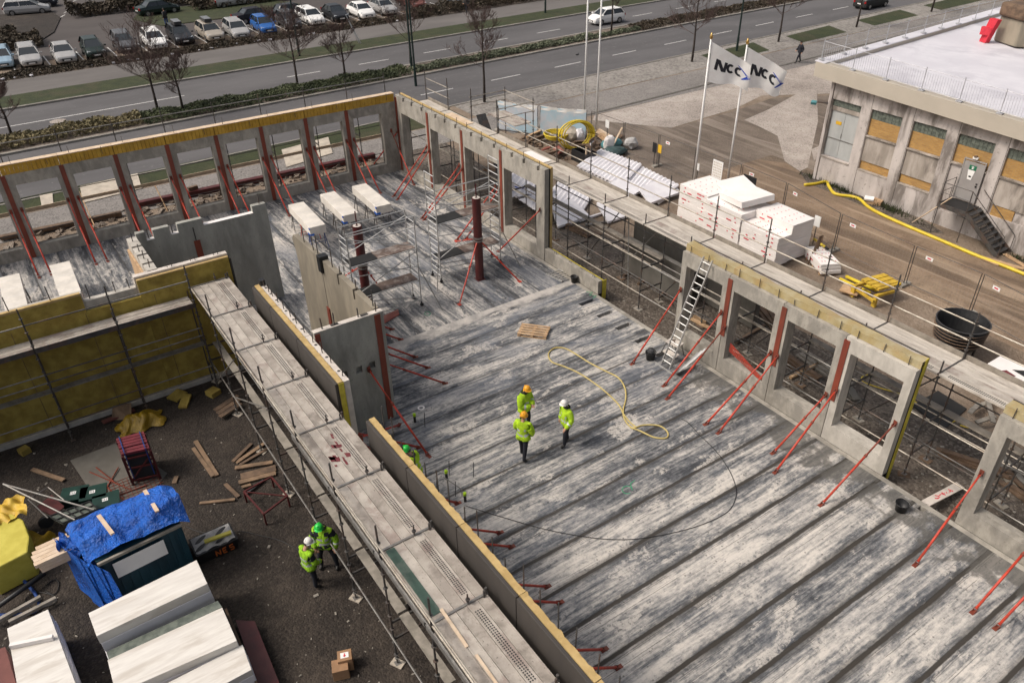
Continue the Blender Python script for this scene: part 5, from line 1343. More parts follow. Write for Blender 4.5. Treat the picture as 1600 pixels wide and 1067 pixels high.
def flat(pts, z0, z1, label, th=.12, m_='eps_cool'):
    P = [V((p.x, p.y, z)) for p, z in zip(pts, (z0, z0, z1, z1))]
    return MB().extr(P, (0, 0, th)).one('foam_slab', mat[m_], label, 'foam slab', 'flat white foam slabs')
flat([G(860, 322, -.1), G(893, 310, -.1), G(922, 332, -.1), G(872, 349, -.1)], -.2, -.4, 'flat white slab lying right of the free end panel')
flat([G(932, 320, -.1), G(965, 312, -.1), G(985, 330, -.1), G(950, 341, -.1)], -.1, -.42, 'flat white slab tilted under the deck edge')
flat([G(998, 297, 0), G(1030, 283, 0), G(1062, 296, 0), G(1015, 313, 0)], 0, -.3, 'flat white slab in front of the left foam stack')
flat([G(952, 288, 0), G(975, 278, 0), G(1005, 292, 0), G(985, 304, 0)], -.05, -.25, 'flat white slab between the corrugated piles')
# bags of white stuff behind the window, seen through the opening
for k, (u, v) in enumerate([(795, 300), (812, 298), (830, 312), (845, 322)]):
    p_ = G(u, v, .2); m = MB()
    m.grid(lambda a, b: (p_.x + (a - .5) * 1.1 + .05 * sin(b * 9), p_.y + (b - .5) * .9, .12 + .22 * sin(pi * a) * sin(pi * b) + .05 * sin(a * 14 + k) * sin(b * 11)), 12, 10)
    m.one('wrapped_sheet', mat['eps_cool'], 'plastic covered white heap behind the free end window, ' + ['leftmost', 'second from left', 'third from left', 'rightmost'][k], 'plastic heap', smooth=True)
    if k in (0, 1, 3):
        m = MB()
        for q in range(3): m.obox((p_.x + .2 * q - .2, p_.y - .1 + .1 * q, .37), (.22, .08, .02), q * 1.1)
        m.one('blue_strap', mat['logo_blue'], 'blue strap scrap on the plastic heap, ' + ['leftmost', 'second', '', 'rightmost'][k], 'strap', 'blue strap scraps')
# upright precast panels lying in wait
t = thing('stored_panel', 'dark grey concrete panel standing on edge behind the scaffold, tall rear one', 'stored panel', (-21.6, 23.6, ZG))
MB().box(-25.0, -17.4, 23.5, 23.75, ZG + .1, 2.5).build('concrete_leaf', mat['concrete_dark'], t)
t = thing('stored_panel', 'dark grey concrete panel standing on edge on bearers, low front one', 'stored panel', (-22, 22.75, ZG))
MB().box(-24.5, -20.3, 22.6, 22.85, ZG + .12, 1.25).build('concrete_leaf', mat['concrete_dark'], t)
MB().box(-24.5, -20.3, 22.595, 22.855, 1.252, 1.262).build('top_face', mat['concrete'], t)
m = MB()
for x in (-24.2, -23.2, -21.8, -20.6): m.obox((x, 22.7, ZG + .06), (.12, .9, .1), .15)
m.build('bearer', mat['wood_old'], t)
for k, ((u, v), (u2, v2)) in enumerate([((905, 345), (990, 318)), ((915, 352), (960, 345)), ((1080, 498), (1108, 512)), ((1084, 494), (1104, 503)), ((1150, 535), (1195, 508)), ((1235, 590), (1280, 568))]):
    MB().beam(G(u, v, ZG + .1), G(u2, v2, ZG + .1), .12, .1).one('beam', mat[['eps_cool', 'steel', 'wood', 'wood', 'wood_old', 'wood'][k]], ['pale beam on the gravel under the deck', 'grey steel beam end on the gravel under the deck', 'timber lying behind the ladder panel', 'short timber beside another one behind the ladder panel', 'timber slanting on the gravel in the second window', 'pale timber on the gravel in the third window'][k], 'beam')
t = thing('excavation_cover', 'black pit with a rusty edge seen right of the palest panel', 'pit cover', G(1470, 650))
MB().prism([(p.x, p.y) for p in (G(1425, 635), G(1465, 612), G(1510, 640), G(1475, 672))], ZG + .01, ZG + .06).build('sheet', mat['black'], t)
for k, (u, v, u2, v2) in enumerate([(1518, 640, 1550, 625), (1525, 660, 1555, 650), (1540, 612, 1552, 660), (1530, 630, 1515, 645)]):
    MB().beam(G(u, v, -.2), G(u2, v2, -.2 + .15 * k), .16, .05).one('plank', mat['wood_grey'], 'grey plank in the heap under the deck at the right edge, ' + ['lowest', 'second', 'upright', 'short'][k] + ' one', 'plank', 'plank heap under the deck')
P = [G(u, v, ZG + .03) for u, v in [(1356, 585), (1346, 590), (1350, 597), (1375, 606), (1410, 617), (1450, 640), (1480, 660), (1500, 655), (1515, 668), (1500, 664)]]
tube_line('hose', smooth_path(P, 4), .022, mat['pipe_yellow'], 'yellow hose on the gravel behind the palest panel', 'hose', 5)
# black ringed well shaft
c_ = G(1487, 553); t = thing('well_ring', 'big black ribbed plastic shaft standing on legs beyond the deck', 'well ring', c_)
m = MB(); pr_ = [(.75, .55)]
for k in range(5): pr_ += [(.80 + .03 * k, .75 + k * .14), (.88 + .02 * k, .79 + k * .14), (.88 + .02 * k, .84 + k * .14), (.80 + .03 * k, .88 + k * .14)]
pr_ += [(.98, 1.52), (.94, 1.52), (.86, 1.3), (.7, .6), (.02, .58)]
m.lathe(pr_, c_ - V((0, 0, 0)) + V((0, 0, .0)), 32); m.build('ribbed_shaft', mat['rubber'], t, smooth=False)
m = MB()
for k in range(5): m.lathe([(.9 + .02 * k, .8 + k * .14), (.92 + .02 * k, .81 + k * .14), (.92 + .02 * k, .83 + k * .14), (.9 + .02 * k, .84 + k * .14)], c_, 32)
m.build('rib', mat['wood_old'], t)
m = MB(); m.lathe([(.96, 1.525), (1.0, 1.53), (1.0, 1.56), (.955, 1.56), (.955, 1.525)], c_, 32); m.build('rim', mat['grey_plastic'], t)
for k in range(5):
    a = .4 + k * 2 * pi / 5; MB().beam(c_ + V((.7 * cos(a), .7 * sin(a), 0)), c_ + V((.72 * cos(a), .72 * sin(a), .62)), .09, .06).build('leg', mat['rubber'], t)
t = thing('white_box', 'white stained site box on legs at the right edge beyond the deck', 'site box', G(1585, 600))
c_ = G(1592, 585, .6)
m = MB(); m.box(c_.x - 1.0, c_.x + 1.6, c_.y - .6, c_.y + .7, -.1, .55); m.build('body', mat['white_panel'], t, bevel=.02)
m = MB(); m.box(c_.x - 1.03, c_.x + 1.63, c_.y - .63, c_.y + .73, .552, .6); m.build('lid', mat['eps'], t, bevel=.01)
m = MB(); m.prism([(c_.x - .3, c_.y + .1), (c_.x + .5, c_.y - .05), (c_.x + .9, c_.y + .3), (c_.x + .1, c_.y + .5)], .602, .606); m.build('stain', mat['black'], t)
m = MB(); m.prism([(c_.x - .5, c_.y - .3), (c_.x - .1, c_.y - .4), (c_.x, c_.y - .2), (c_.x - .4, c_.y - .1)], .602, .605); m.build('red_stain', mat['maroon_paint'], t)
for q in (-.9, 1.5): MB().box(c_.x + q - .06, c_.x + q + .06, c_.y - .5, c_.y - .38, ZG, -.1).build('leg', mat['steel_dark'], t)
# mesh fence
def fence_panel(a, b, h, label, sign=True, cloth=None):
    a = V((a[0], a[1], ZG)); b = V((b[0], b[1], ZG)); d = (b - a); L = d.length; d.normalize()
    t = thing('mesh_fence', label, 'mesh fence', (a + b) / 2, 0, 'mesh fence panels')
    m = MB(); m.tube(a + d * .06 + V((0, 0, .08)), a + d * .06 + V((0, 0, h)), .021, 6); m.tube(b - d * .06 + V((0, 0, .08)), b - d * .06 + V((0, 0, h)), .021, 6)
    m.tube(a + d * .06 + V((0, 0, h)), b - d * .06 + V((0, 0, h)), .017, 6); m.tube(a + d * .06 + V((0, 0, .18)), b - d * .06 + V((0, 0, .18)), .017, 6); m.build('frame', mat['steel_dark'], t)
    m = MB(); n = int(L / .16)
    for k in range(1, n): m.tube(a + d * (L * k / n) + V((0, 0, .18)), a + d * (L * k / n) + V((0, 0, h)), .0022, 3)
    for k in range(1, 8): m.tube(a + d * .06 + V((0, 0, .18 + (h - .18) * k / 8)), b - d * .06 + V((0, 0, .18 + (h - .18) * k / 8)), .0022, 3)
    m.build('wire_mesh', mat['steel'], t)
    m = MB(); m.obox(a + V((0, 0, .06)), (.7, .24, .12), atan2(d.y, d.x) + pi / 2); m.build('foot_block', mat['concrete'], t)
    if sign:
        q = a + d * .55 + V((0, -.03, h - .25)); nrm = Vector((d.y, -d.x, 0)); p_ = a + d * .6 + nrm * .03
        m = MB(); m.beam(p_ + V((0, 0, h - .3)), p_ + d * .34 + V((0, 0, h - .3)), .012, .16); m.build('name_plate', mat['white'], t)
        m = MB(); m.beam(p_ + nrm * .008 + d * .08 + V((0, 0, h - .3)), p_ + nrm * .008 + d * .26 + V((0, 0, h - .3)), .004, .06); m.build('red_print', mat['red_mark'], t)
    if cloth:
        m = MB(); q0, q1 = cloth; nrm = Vector((d.y, -d.x, 0)) * .03
        m.grid(lambda u, v: a + d * (L * (q0 + (q1 - q0) * u)) + nrm * (1 + .8 * sin(u * 17 + v * 5)) + V((0, 0, .12 + (h - .1) * v - .06 * sin(pi * u) * v)), 24, 8)
        c = m.build('cloth', mat['fence_cloth'], t, smooth=True)
        m = MB(); m.grid(lambda u, v: a + d * (L * (q0 + (q1 - q0) * u)) + nrm * (1.1 + .8 * sin(u * 17 + (1 - .15 * v) * 5)) + V((0, 0, .03 + (h - .1) * (.88 + .15 * v) - .06 * sin(pi * u) * (.9 + .1 * v) + .08)), 24, 2); m.build('cloth_hem', mat['white'], t, smooth=True)
    return t
fx = [(-39.9, 32.9), (-36.8, 33.1), (-33.8, 33.3), (-30.7, 33.3), (-27.4, 33.5), (-24.2, 33.4), (-20.1, 32.4), (-16.0, 32.15), (-12.85, 32.1), (-9.6, 31.4), (-6.4, 30.9)]
fl = ['by the netted bags', 'with a yellow square sign on its post', 'left of the flagpoles', 'behind the flagpole feet', 'behind the middle foam stack', 'behind the right foam stack', 'left of the yellow timber rack', 'right of the yellow timber rack', 'behind the black ribbed shaft', 'at the right edge']
for k in range(10): fence_panel(fx[k], fx[k + 1], 2.0, 'see through mesh fence panel ' + fl[k], k not in (0, 1, 3))
fence_panel((-45.4, 29.1), (-42.75, 30.7), 2.0, 'mesh fence panel hung with pale blue cloth, left half by the corner', False, (.02, .98))
fence_panel((-42.7, 30.75), (-40.1, 32.75), 2.0, 'mesh fence panel hung with pale blue cloth, right half by the tall poles', False, (.02, .98))
for (u, v, w_, h_, mm, l) in [(949, 194, .35, .5, 'white', 'small white sign on the mesh fence by the netted bags'), (1023, 231, .35, .6, 'rubber', 'black square sign on the fence post'), (1031, 233, .3, .5, 'sign_yellow', 'pale orange square sign on the fence post'), (1121, 265, .75, 1.0, 'white', 'white gridded notice board between the flagpoles'), (1090, 261, .3, .4, 'white', 'small white sign beside the left flagpole'), (1171, 285, .9, .7, 'rubber', 'black sheet hanging on the fence behind the foam'), (1277, 346, .35, .55, 'white', 'white notice on the fence behind the right foam stack')]:
    p_ = PY(u, v, 33.2 if u < 1200 else 32.2)
    t = thing('sign', l, 'sign', p_)
    MB().box(p_.x - w_ / 2, p_.x + w_ / 2, p_.y - .012, p_.y + .012, p_.z - h_ / 2, p_.z + h_ / 2).build('plate', mat[mm], t)
    if w_ == .75:
        m = MB()
        for i in range(5):
            for j in range(6): m.box(p_.x - .32 + i * .13, p_.x - .22 + i * .13, p_.y - .016, p_.y - .0135, p_.z - .44 + j * .15, p_.z - .34 + j * .15)
        m.build('print', mat['concrete_top'], t)
    MB().box(p_.x - .02, p_.x + .02, p_.y + .0125, p_.y + .045, ZG, p_.z + h_ / 2).build('post', mat['steel_dark'], t)
# flagpoles and flags
def pole(p, h, label, r=.075):
    t = thing('flagpole', label, 'flagpole', p)
    MB().tube(p, p + V((0, 0, h)), r, 12, r * .62).build('pole', mat['white'], t, smooth=True)
    MB().lathe([(r * .5, h), (r * .9, h + .04), (r * 1.3, h + .12), (r * .9, h + .22), (r * .25, h + .33), (.002, h + .34)], p, 12).build('finial', mat['brass'], t, smooth=True)
    MB().lathe([(r * 2.2, 0), (r * 2.2, .04), (r * 1.3, .06), (r * 1.2, .3), (r, .32)], p, 12).build('foot', mat['steel'], t)
    return t
F1, F2 = G(1084, 290), G(1136, 290)
def fit_h(p, u, v):
    r = ray(u, v); k = (p.x * r.x + p.y * r.y) / (r.x * r.x + r.y * r.y); return CAM.z + k * r.z - p.z
H1, H2 = fit_h(F1, 1113, 62), fit_h(F2, 1161, 70)
pole(F1, H1, 'white flagpole with a gold tip, left one carrying a flag'); pole(F2, H2, 'white flagpole with a gold tip, right one carrying a flag')
pole(G(912, 198), 11.5, 'tall white flagpole without a flag, left one behind the yellow pipe coil'); pole(G(931, 211), 11.5, 'tall white flagpole without a flag, right one behind the yellow pipe coil')
def flag(p, h, label, ph, fold):
    zt = p.z + h - .12; d = Vector((.66, .751, 0)); n_ = Vector((d.y, -d.x, 0)); W_, H_ = 2.35, 2.05
    def S(u, v, o=0):    # u along the fly, v down the hoist
        w = .16 * u * sin(u * 6.2 + ph + v * 1.3) + .05 * sin(u * 13 + v * 3 + ph) * u
        drop = u * (1.15 * (1 - v) + .32 * v) + .12 * sin(u * 7 + ph) * v * u * (1 + fold)
        return p + V((0, 0, zt - p.z - v * H_ - drop)) + d * (.07 + W_ * u * (.93 - .1 * v * fold)) + n_ * (w + o)
    t = thing('flag', label, 'flag', p + V((0, 0, h - .2)))
    m = MB(); m.grid(lambda a, b: S(a, b), 30, 18); m.build('cloth', mat['flag'], t, smooth=True)
    def stroke(m, poly):   # polygons in flag space, on both sides
        for o in (.012, -.012):
            m.poly([S(u * .95 + .06, v, o) for u, v in poly])
    def ring(m, cu, cv, ru, rv, th, a0, a1, n=14):
        for k in range(n):
            a, b = a0 + (a1 - a0) * k / n, a0 + (a1 - a0) * (k + 1) / n
            stroke(m, [(cu + ru * cos(a), cv + rv * sin(a)), (cu + ru * cos(b), cv + rv * sin(b)), (cu + (ru - th) * cos(b), cv + (rv - th * 1.15) * sin(b)), (cu + (ru - th) * cos(a), cv + (rv - th * 1.15) * sin(a))])
    m = MB(); v0, v1 = .34, .64
    def sl(u0, u1, ua, ub, n=5):
        for k in range(n):
            a, b = k / n, (k + 1) / n
            stroke(m, [(u0 + (ua - u0) * a, v0 + (v1 - v0) * a), (u1 + (ub - u1) * a, v0 + (v1 - v0) * a), (u1 + (ub - u1) * b, v0 + (v1 - v0) * b), (u0 + (ua - u0) * b, v0 + (v1 - v0) * b)])
    sl(.1, .18, .06, .14); sl(.11, .21, .25, .35); sl(.33, .405, .29, .365)
    vm = (v0 + v1) / 2
    ring(m, .49, vm, .11, .155, .068, .25 * pi, 1.72 * pi); ring(m, .71, vm + .01, .11, .155, .068, .3 * pi, 1.68 * pi)
    m.build('lettering', mat['logo_black'], t)
    m = MB()
    for k in range(6):
        a, b = k / 6, (k + 1) / 6
        for sg in (-1, 1):
            f_ = lambda q: (.74 + .17 * q - (.08 * (1 - q) if sg < 0 else -.04 * (1 - q)), vm + sg * (.21 - .21 * q)); g_ = lambda q: (f_(q)[0] + .11 * (.3 + .7 * q), f_(q)[1])
            a1, b1, c1, d1 = f_(a), f_(b), g_(b), g_(a)
            stroke(m, [a1, b1, c1, d1])
    m.build('arrow', mat['logo_blue'], t)
flag(F1, H1, 'white company flag with black letters and a blue arrow, left one', .4, 0)
flag(F2, H2, 'white company flag with black letters and a blue arrow, the more folded right one', 1.9, .8)
# junk pile by the blue fence
jc = G(880, 235)
cs = [(1.05, .18, 'standing upright leaning on the stones', .55), (.8, .16, 'lying flat left of the standing one', .0)]
t = thing('pipe_coil', 'coil of yellow pipe standing upright in the junk pile', 'pipe coil', G(900, 238))
c_ = G(896, 212, .5); m = MB(); 
for k in range(7):
    R_ = 1.0 + .05 * (k % 3); m.path([c_ + V((R_ * cos(a) * .35 + .05 * k, R_ * cos(a) * .94 + .04 * k, R_ * sin(a) * .85 + .05)) for a in [2 * pi * q / 28 for q in range(29)]], .045, 6)
m.build('pipe', mat['pipe_yellow'], t, smooth=True)
t = thing('pipe_coil', 'flat coil of yellow pipe left of the upright coil', 'pipe coil', G(867, 222)); c_ = G(869, 214, -.1); m = MB()
for k in range(4): m.path([c_ + V(((.7 + .04 * k) * cos(a), (.7 + .04 * k) * sin(a), .08 * k)) for a in [2 * pi * q / 24 for q in range(25)]], .045, 6)
m.build('pipe', mat['pipe_yellow'], t, smooth=True)
def rock(c, s_, name, m_, label, cat, sd, kind=None):
    rr = random.Random(sd); bm = bmesh.new(); bmesh.ops.create_icosphere(bm, subdivisions=2, radius=1)
    m = MB(); m.v = [(c[0] + v.co.x * s_[0] * rr.uniform(.8, 1.15), c[1] + v.co.y * s_[1] * rr.uniform(.8, 1.15), c[2] + s_[2] * (v.co.z * rr.uniform(.8, 1.1) + .75)) for v in bm.verts]
    bm.verts.ensure_lookup_table(); m.f = [tuple(v.index for v in f.verts) for f in bm.faces]; m.m = [0] * len(m.f); bm.free()
    return m.one(name, mat[m_], label, cat, kind=kind)
p_ = G(890, 222); rock((p_.x, p_.y, ZG), (.55, .6, .6), 'stone', 'stone_pale', 'big pale stone inside the upright yellow pipe coil', 'stone', 3)
p_ = G(905, 222); rock((p_.x, p_.y, ZG), (.4, .4, .55), 'stone', 'eps_cool', 'whiter stone beside the yellow pipe coil', 'stone', 4)
p_ = G(985, 232); rock((p_.x, p_.y, ZG), (.5, .55, .42), 'plastic_bag', 'plastic_clear', 'bag of crumpled clear plastic at the right end of the junk pile', 'plastic bag', 5)
p_ = G(956, 230); rock((p_.x, p_.y, ZG), (.5, .9, .35), 'plastic_bag', 'tealpatch', 'turquoise plastic sack in the junk pile', 'plastic bag', 6)
p_ = G(958, 240); rock((p_.x + .3, p_.y - .2, ZG), (.6, 1.0, .35), 'net_bag', 'netting', 'dark netted bag below the turquoise sack', 'net bag', 7)
p_ = G(937, 240); rock((p_.x + .3, p_.y + .5, ZG + .2), (.3, .5, .6), 'big_bag', 'eps', 'white bulk bag behind the timber crate on posts', 'bulk bag', 8)
t = thing('crate_stand', 'small timber crate with striped inside standing on two pale posts', 'crate', G(928, 265)); c_ = G(926, 222, .75)
m = MB(); m.obox((c_.x, c_.y, .55), (.6, .75, .1), .5); m.obox((c_.x + .28, c_.y - .15, .7), (.05, .75, .3), .5); m.obox((c_.x - .28, c_.y + .15, .7), (.05, .75, .3), .5); m.build('crate', mat['wood_old'], t)
m = MB()
for k in range(7): m.obox((c_.x - .2 + .07 * k, c_.y + .1 - .035 * k, .64), (.03, .6, .06), .5)
m.build('strips', mat['eps_cool'], t)
for k, q in enumerate((-.2, .2)): MB().beam((c_.x + q, c_.y - .3, ZG), (c_.x + q, c_.y - .3, .5), .1, .1).build('post', mat['wood_white' if k == 0 else 'wood_old'], t)
jb = [((822, 215), (846, 205), 'wood'), ((825, 222), (850, 212), 'wood_old'), ((855, 203), (885, 201), 'wood_old'), ((860, 208), (890, 207), 'wood'), ((930, 205), (958, 220), 'wood_white'), ((935, 212), (950, 224), 'wood'), ((893, 225), (918, 222), 'wood_old'), ((895, 230), (922, 228), 'wood_old'), ((846, 235), (858, 232), 'redboard'), ((866, 232), (876, 240), 'redboard'), ((800, 222), (828, 232), 'wood_old'), ((838, 246), (872, 236), 'wood_old')]
ll = ['pale one at the left end', 'dark one at the left end', 'dark one in front of the blue cloth', 'brown one in front of the blue cloth', 'fresh one right of the tall poles', 'brown one right of the tall poles', 'upper dark one under the coil', 'lower dark one under the coil', 'red brown one near the deck, left', 'red brown one near the deck, right', 'dark one behind the corner window', 'dark one lowest in the pile']
for k, (a, b, mm) in enumerate(jb):
    m = MB(); A, B = G(*a, ZG + .2), G(*b, ZG + .2 + .1 * (k % 3))
    for q in range(3): m.beam(A + V((.1 * q, .05 * q, .09 * q)), B + V((.13 * q, -.03 * q, .09 * q)), .2, .06)
    m.one('timber_pile', mat[mm], 'boards in the junk pile, ' + ll[k], 'timber', 'boards in the junk pile')
p_ = G(960, 245, ZG); MB().beam(G(950, 243), G(972, 200, .55), .1, .08).one('plank', mat['wood_white'], 'pale plank leaning on the fence post in front of the turquoise sack', 'plank')
rr = random.Random(11); m = MB()
for k in range(240):
    p_ = G(rr.uniform(800, 985), 0, ZG) if 0 else G(rr.uniform(805, 975), rr.uniform(212, 250), ZG)
    s_ = rr.uniform(.05, .22); m.obox((p_.x, p_.y, ZG + s_ * .4), (s_ * rr.uniform(1, 4), s_, s_ * .5), rr.uniform(0, 3), (rr.uniform(-.4, .4), rr.uniform(-.4, .4)))
m.one('rubble', mat['wood_old'], 'dark scrap strewn under the junk pile', 'rubble', kind='stuff')
t = thing('metal_bin', 'open black container in the junk pile below the crate', 'container', G(905, 245)); c_ = G(905, 248, -.2)
m = MB(); m.cells([c_.x - .8, c_.x + .6], [-.5, .2], lambda i, j: 0, lambda u, z, d: (u, c_.y + d, z), .05); m.box(c_.x - .8, c_.x - .75, c_.y + .051, c_.y + .9, -.5, .2).box(c_.x + .55, c_.x + .6, c_.y + .051, c_.y + .9, -.5, .2).box(c_.x - .749, c_.x + .549, c_.y + .85, c_.y + .9, -.5, .2); m.build('body', mat['rubber'], t)
# ------------------------------------------------------------------ flat roofed building
BX, BY = -26.9, 39.5
t = thing('building', 'weathered low concrete building with a white flat roof and boarded windows', 'building', (BX + 12, BY + 12, ZG))
bld = t
def zroof(x): return 5.3 - .036 * (x + 27.9)
W_END = 6.0
jx = [BX + .2 + 2.5 * k for k in range(14)]     # bay joints
m = MB()
# wall face as cells per bay with openings
for k in range(13):
    x0 = jx[k]; a, b = x0 + .02, x0 + 1.88; x1 = jx[k + 1]
    us_ = [x0, a, b, x1 - .03]; zt = zroof(x0 + 1.2) - .02
    if k == 0: zz = [ZG, 1.03, 4.25, zt]; rec = {1: .22}
    elif k == 3: zz = [ZG, .3, 2.85, 4.28, zt]; rec = {2: .16, 1: .1}
    else: zz = [ZG, .88, 1.42, 2.8, 4.27, zt]; rec = {1: .16, 2: .1, 3: .16}
    m.cells(us_, zz, lambda i, j: rec.get(j, 0) if i == 1 else 0, lambda u, z, d: (u, BY + d, z), .5)
m.box(BX - .02, BX + .17, BY - .06, BY + .55, ZG, zroof(BX) - .02)
m.build('front_wall', mat['facade'], t)
m = MB()
for k in range(1, 13): m.box(jx[k] - .028, jx[k] - .002, BY + .01, BY + .05, ZG, zroof(jx[k]) - .03)
m.parts('joint', mat['concrete_line'], t)
for k in range(13):
    x0 = jx[k] + .03; x1 = jx[k] + 1.87
    if k != 0:
        w = MB(); w.box(x0, x1, BY + .13, BY + .159, 2.87 if k != 3 else 2.87, 3.74); wi = w.build('boarded_window', mat['brick'], t)
        g = MB(); n = 9
        for i in range(n):
            for j in range(3): g.box(x0 + (x1 - x0) * i / n + .008, x0 + (x1 - x0) * (i + 1) / n - .008, BY + .125, BY + .158, 3.75 + j * .17, 3.75 + j * .17 + .16)
        g.build('glass_blocks', mat['glassblock'], wi)
        s_ = MB(); s_.box(x0 - .02, x1 + .02, BY - .03, BY + .13, 2.79, 2.86); s_.build('sill', mat['facade_dark'], wi)
        s_ = MB(); s_.box(x0, x1, BY + .07, BY + .099, 1.43, 2.78); s_.build('infill_panel', mat['facade_dark'], t) if k != 3 else None
        if k not in (3, 4):
            w = MB(); w.box(x0, x1, BY + .13, BY + .159, .97, 1.41); wi = w.build('boarded_window', mat['brick'], t)
            s_ = MB(); s_.box(x0 - .02, x1 + .02, BY - .03, BY + .13, .89, .96); s_.build('sill', mat['facade_dark'], wi)
        if k == 4:
            w = MB(); w.box(x0 + .1, x0 + 1.2, BY + .10, BY + .159, .65, 1.4); w.build('boarded_window', mat['brick'], t)
x0 = jx[0]
m = MB(); m.box(x0 + .05, x0 + .93, BY + .17, BY + .215, 1.06, 3.62); m.box(x0 + .95, x0 + 1.85, BY + .17, BY + .215, 1.06, 3.62); dr = m.build('double_door', mat['door_blue'], t)
m = MB(); m.box(x0 + .03, x0 + 1.87, BY + .14, BY + .168, 2.06, 2.1); m.box(x0 + .9, x0 + .94, BY + .15, BY + .168, 2.2, 2.45); m.build('handle', mat['steel'], dr)
m = MB(); m.box(x0 + .42, x0 + .78, BY + .15, BY + .168, 2.9, 3.08); m.build('warning_sign', mat['sign_yellow'], dr)
m = MB(); m.box(x0 + .02, x0 + 1.88, BY + .1, BY + .218, 3.64, 3.86); m.build('lintel', mat['facade_dark'], t)
m = MB()
for i in range(9):
    for j in range(2): m.box(x0 + .03 + .205 * i, x0 + .22 + .205 * i, BY + .12, BY + .215, 3.88 + j * .18, 4.05 + j * .18)
m.build('glass_blocks', mat['glassblock'], t)
m = MB(); m.box(x0 - .1, x0 + 1.9, BY - .05, BY + .2, .95, 1.02); m.build('door_sill', mat['facade_dark'], t)
x0 = BX + .16 + 8.27
m = MB(); m.box(x0, x0 + 1.02, BY - .06, BY - .005, 1.2, 3.16); dr = m.build('door', mat['door_grey'], t)
m = MB(); m.box(x0 - .06, x0 - .005, BY - .08, BY - .002, 1.2, 3.22); m.box(x0 + 1.025, x0 + 1.08, BY - .08, BY - .002, 1.2, 3.22); m.box(x0 - .06, x0 + 1.08, BY - .08, BY - .002, 3.225, 3.28); m.build('frame', mat['door_grey'], dr)
m = MB(); m.box(x0 + .86, x0 + .94, BY - .1, BY - .062, 2.0, 2.08); m.box(x0 + .86, x0 + .94, BY - .09, BY - .062, 2.14, 2.2); m.build('handle', mat['rubber'], dr)
m = MB(); m.box(x0 + .3, x0 + .66, BY - .075, BY - .062, 2.78, 3.0); m.build('exit_sign', mat['green_sign'], dr)
m = MB(); m.box(x0 + .44, x0 + .52, BY - .08, BY - .0765, 2.82, 2.96); m.box(x0 + .41, x0 + .55, BY - .08, BY - .0765, 2.9, 2.925); m.build('symbol', mat['white'], dr)
m = MB(); m.prism([(0, 0), (.2, 0), (.28, .48), (-.08, .48)], 0, .01); 
m.v = [(x0 + .36 + a, BY - .075 + c, 2.28 + b) for a, b, c in m.v]; m.build('notice', mat['white'], dr)
m = MB(); m.box(x0 + .4, x0 + .52, BY - .082, BY - .078, 2.4, 2.48); m.build('notice_symbol', mat['rubber'], dr)
m = MB(); m.box(x0 + .35, x0 + .6, BY - .14, BY - .004, 3.34, 3.44); lm = m.build('door_lamp', mat['white'], t); m = MB(); m.lathe([(.02, 3.52), (.09, 3.5), (.1, 3.45)], (x0 + .47, BY - .1, 0), 10); m.build('lamp_cap', mat['wood_old'], lm)
# fascia, roof, upstand
m = MB(); R_ = [(-27.9, 39.0), (12, 39.0), (12, 72), (-30.6, 72)]
def rp(x, y, dz): return (x, y, zroof(x) + dz)
m.hexa([rp(-27.9, 39.0, 0), rp(12, 39.0, 0), rp(12, 39.7, 0), rp(-27.97, 39.7, 0), rp(-27.9, 39.0, .78), rp(12, 39.0, .78), rp(12, 39.7, .78), rp(-27.97, 39.7, .78)])
m.hexa([rp(-27.97, 39.71, 0), rp(-27.3, 39.71, 0), rp(-29.7, 72, 0), rp(-30.6, 72, 0), rp(-27.97, 39.71, .8), rp(-27.3, 39.71, .8), rp(-29.7, 72, .8), rp(-30.6, 72, .8)])
m.build('fascia', mat['fascia'], t)
m = MB(); m.poly([rp(-27.32, 39.72, .62), rp(12, 39.72, .62), rp(12, 72, .62), rp(-29.7, 72, .62)]); m.poly([rp(-27.32, 39.72, .1), rp(-29.7, 72, .1), rp(12, 72, .1), rp(12, 39.72, .1)])
m.build('roof', mat['roof_white'], t)
m = MB(); m.hexa([rp(-27.98, 39.0, .785), rp(-27.3, 39.0, .785), rp(-29.7, 72, .805), rp(-30.62, 72, .805), rp(-27.98, 39.0, .83), rp(-27.3, 39.0, .83), rp(-29.7, 72, .85), rp(-30.62, 72, .85)]); m.build('edge_flashing', mat['roof_white'], t)
m = MB(); m.prism([(-26.9, 40.1), (-26.3, 40.1), (-28.8, 71), (-29.5, 71)], ZG, 5.2); m.build('side_wall', mat['facade'], t)
def roof_rail(P, h, label, bars=True):
    tt = thing('roof_railing', label, 'railing', P[0])
    for p_ in P:
        m = MB(); m.tube(p_, p_ + V((0, 0, h + .1)), .022, 6); m.obox(p_ + V((0, 0, .03)), (.3, .2, .05)); m.build('post', mat['railing'], tt)
    m = MB()
    for a, b in zip(P[:-1], P[1:]):
        for q in ((h, .1) if bars else (h, h * .5)): m.tube(a + V((0, 0, q)), b + V((0, 0, q)), .014, 5)
        if bars:
            n = int((b - a).length / .13)
            for k in range(1, n): m.tube(a.lerp(b, k / n) + V((0, 0, .1)), a.lerp(b, k / n) + V((0, 0, h - .12)), .007, 4)
    m.build('rails', mat['railing'], tt)
roof_rail([V(rp(-27.75 + 2.05 * k, 39.25, .79)) for k in range(19)], 1.05, 'roof railing with upright bars along the front edge of the white roof')
roof_rail([V(rp(-27.8 - .09 * k, 39.3 + 2.1 * k, .87)) for k in range(16)], .95, 'roof railing with bare posts along the left edge of the white roof', False)
t = thing('roof_vent', 'brown weathered ventilation box on the white roof', 'roof vent', rp(-25.5, 54.5, .63))
m = MB(); 
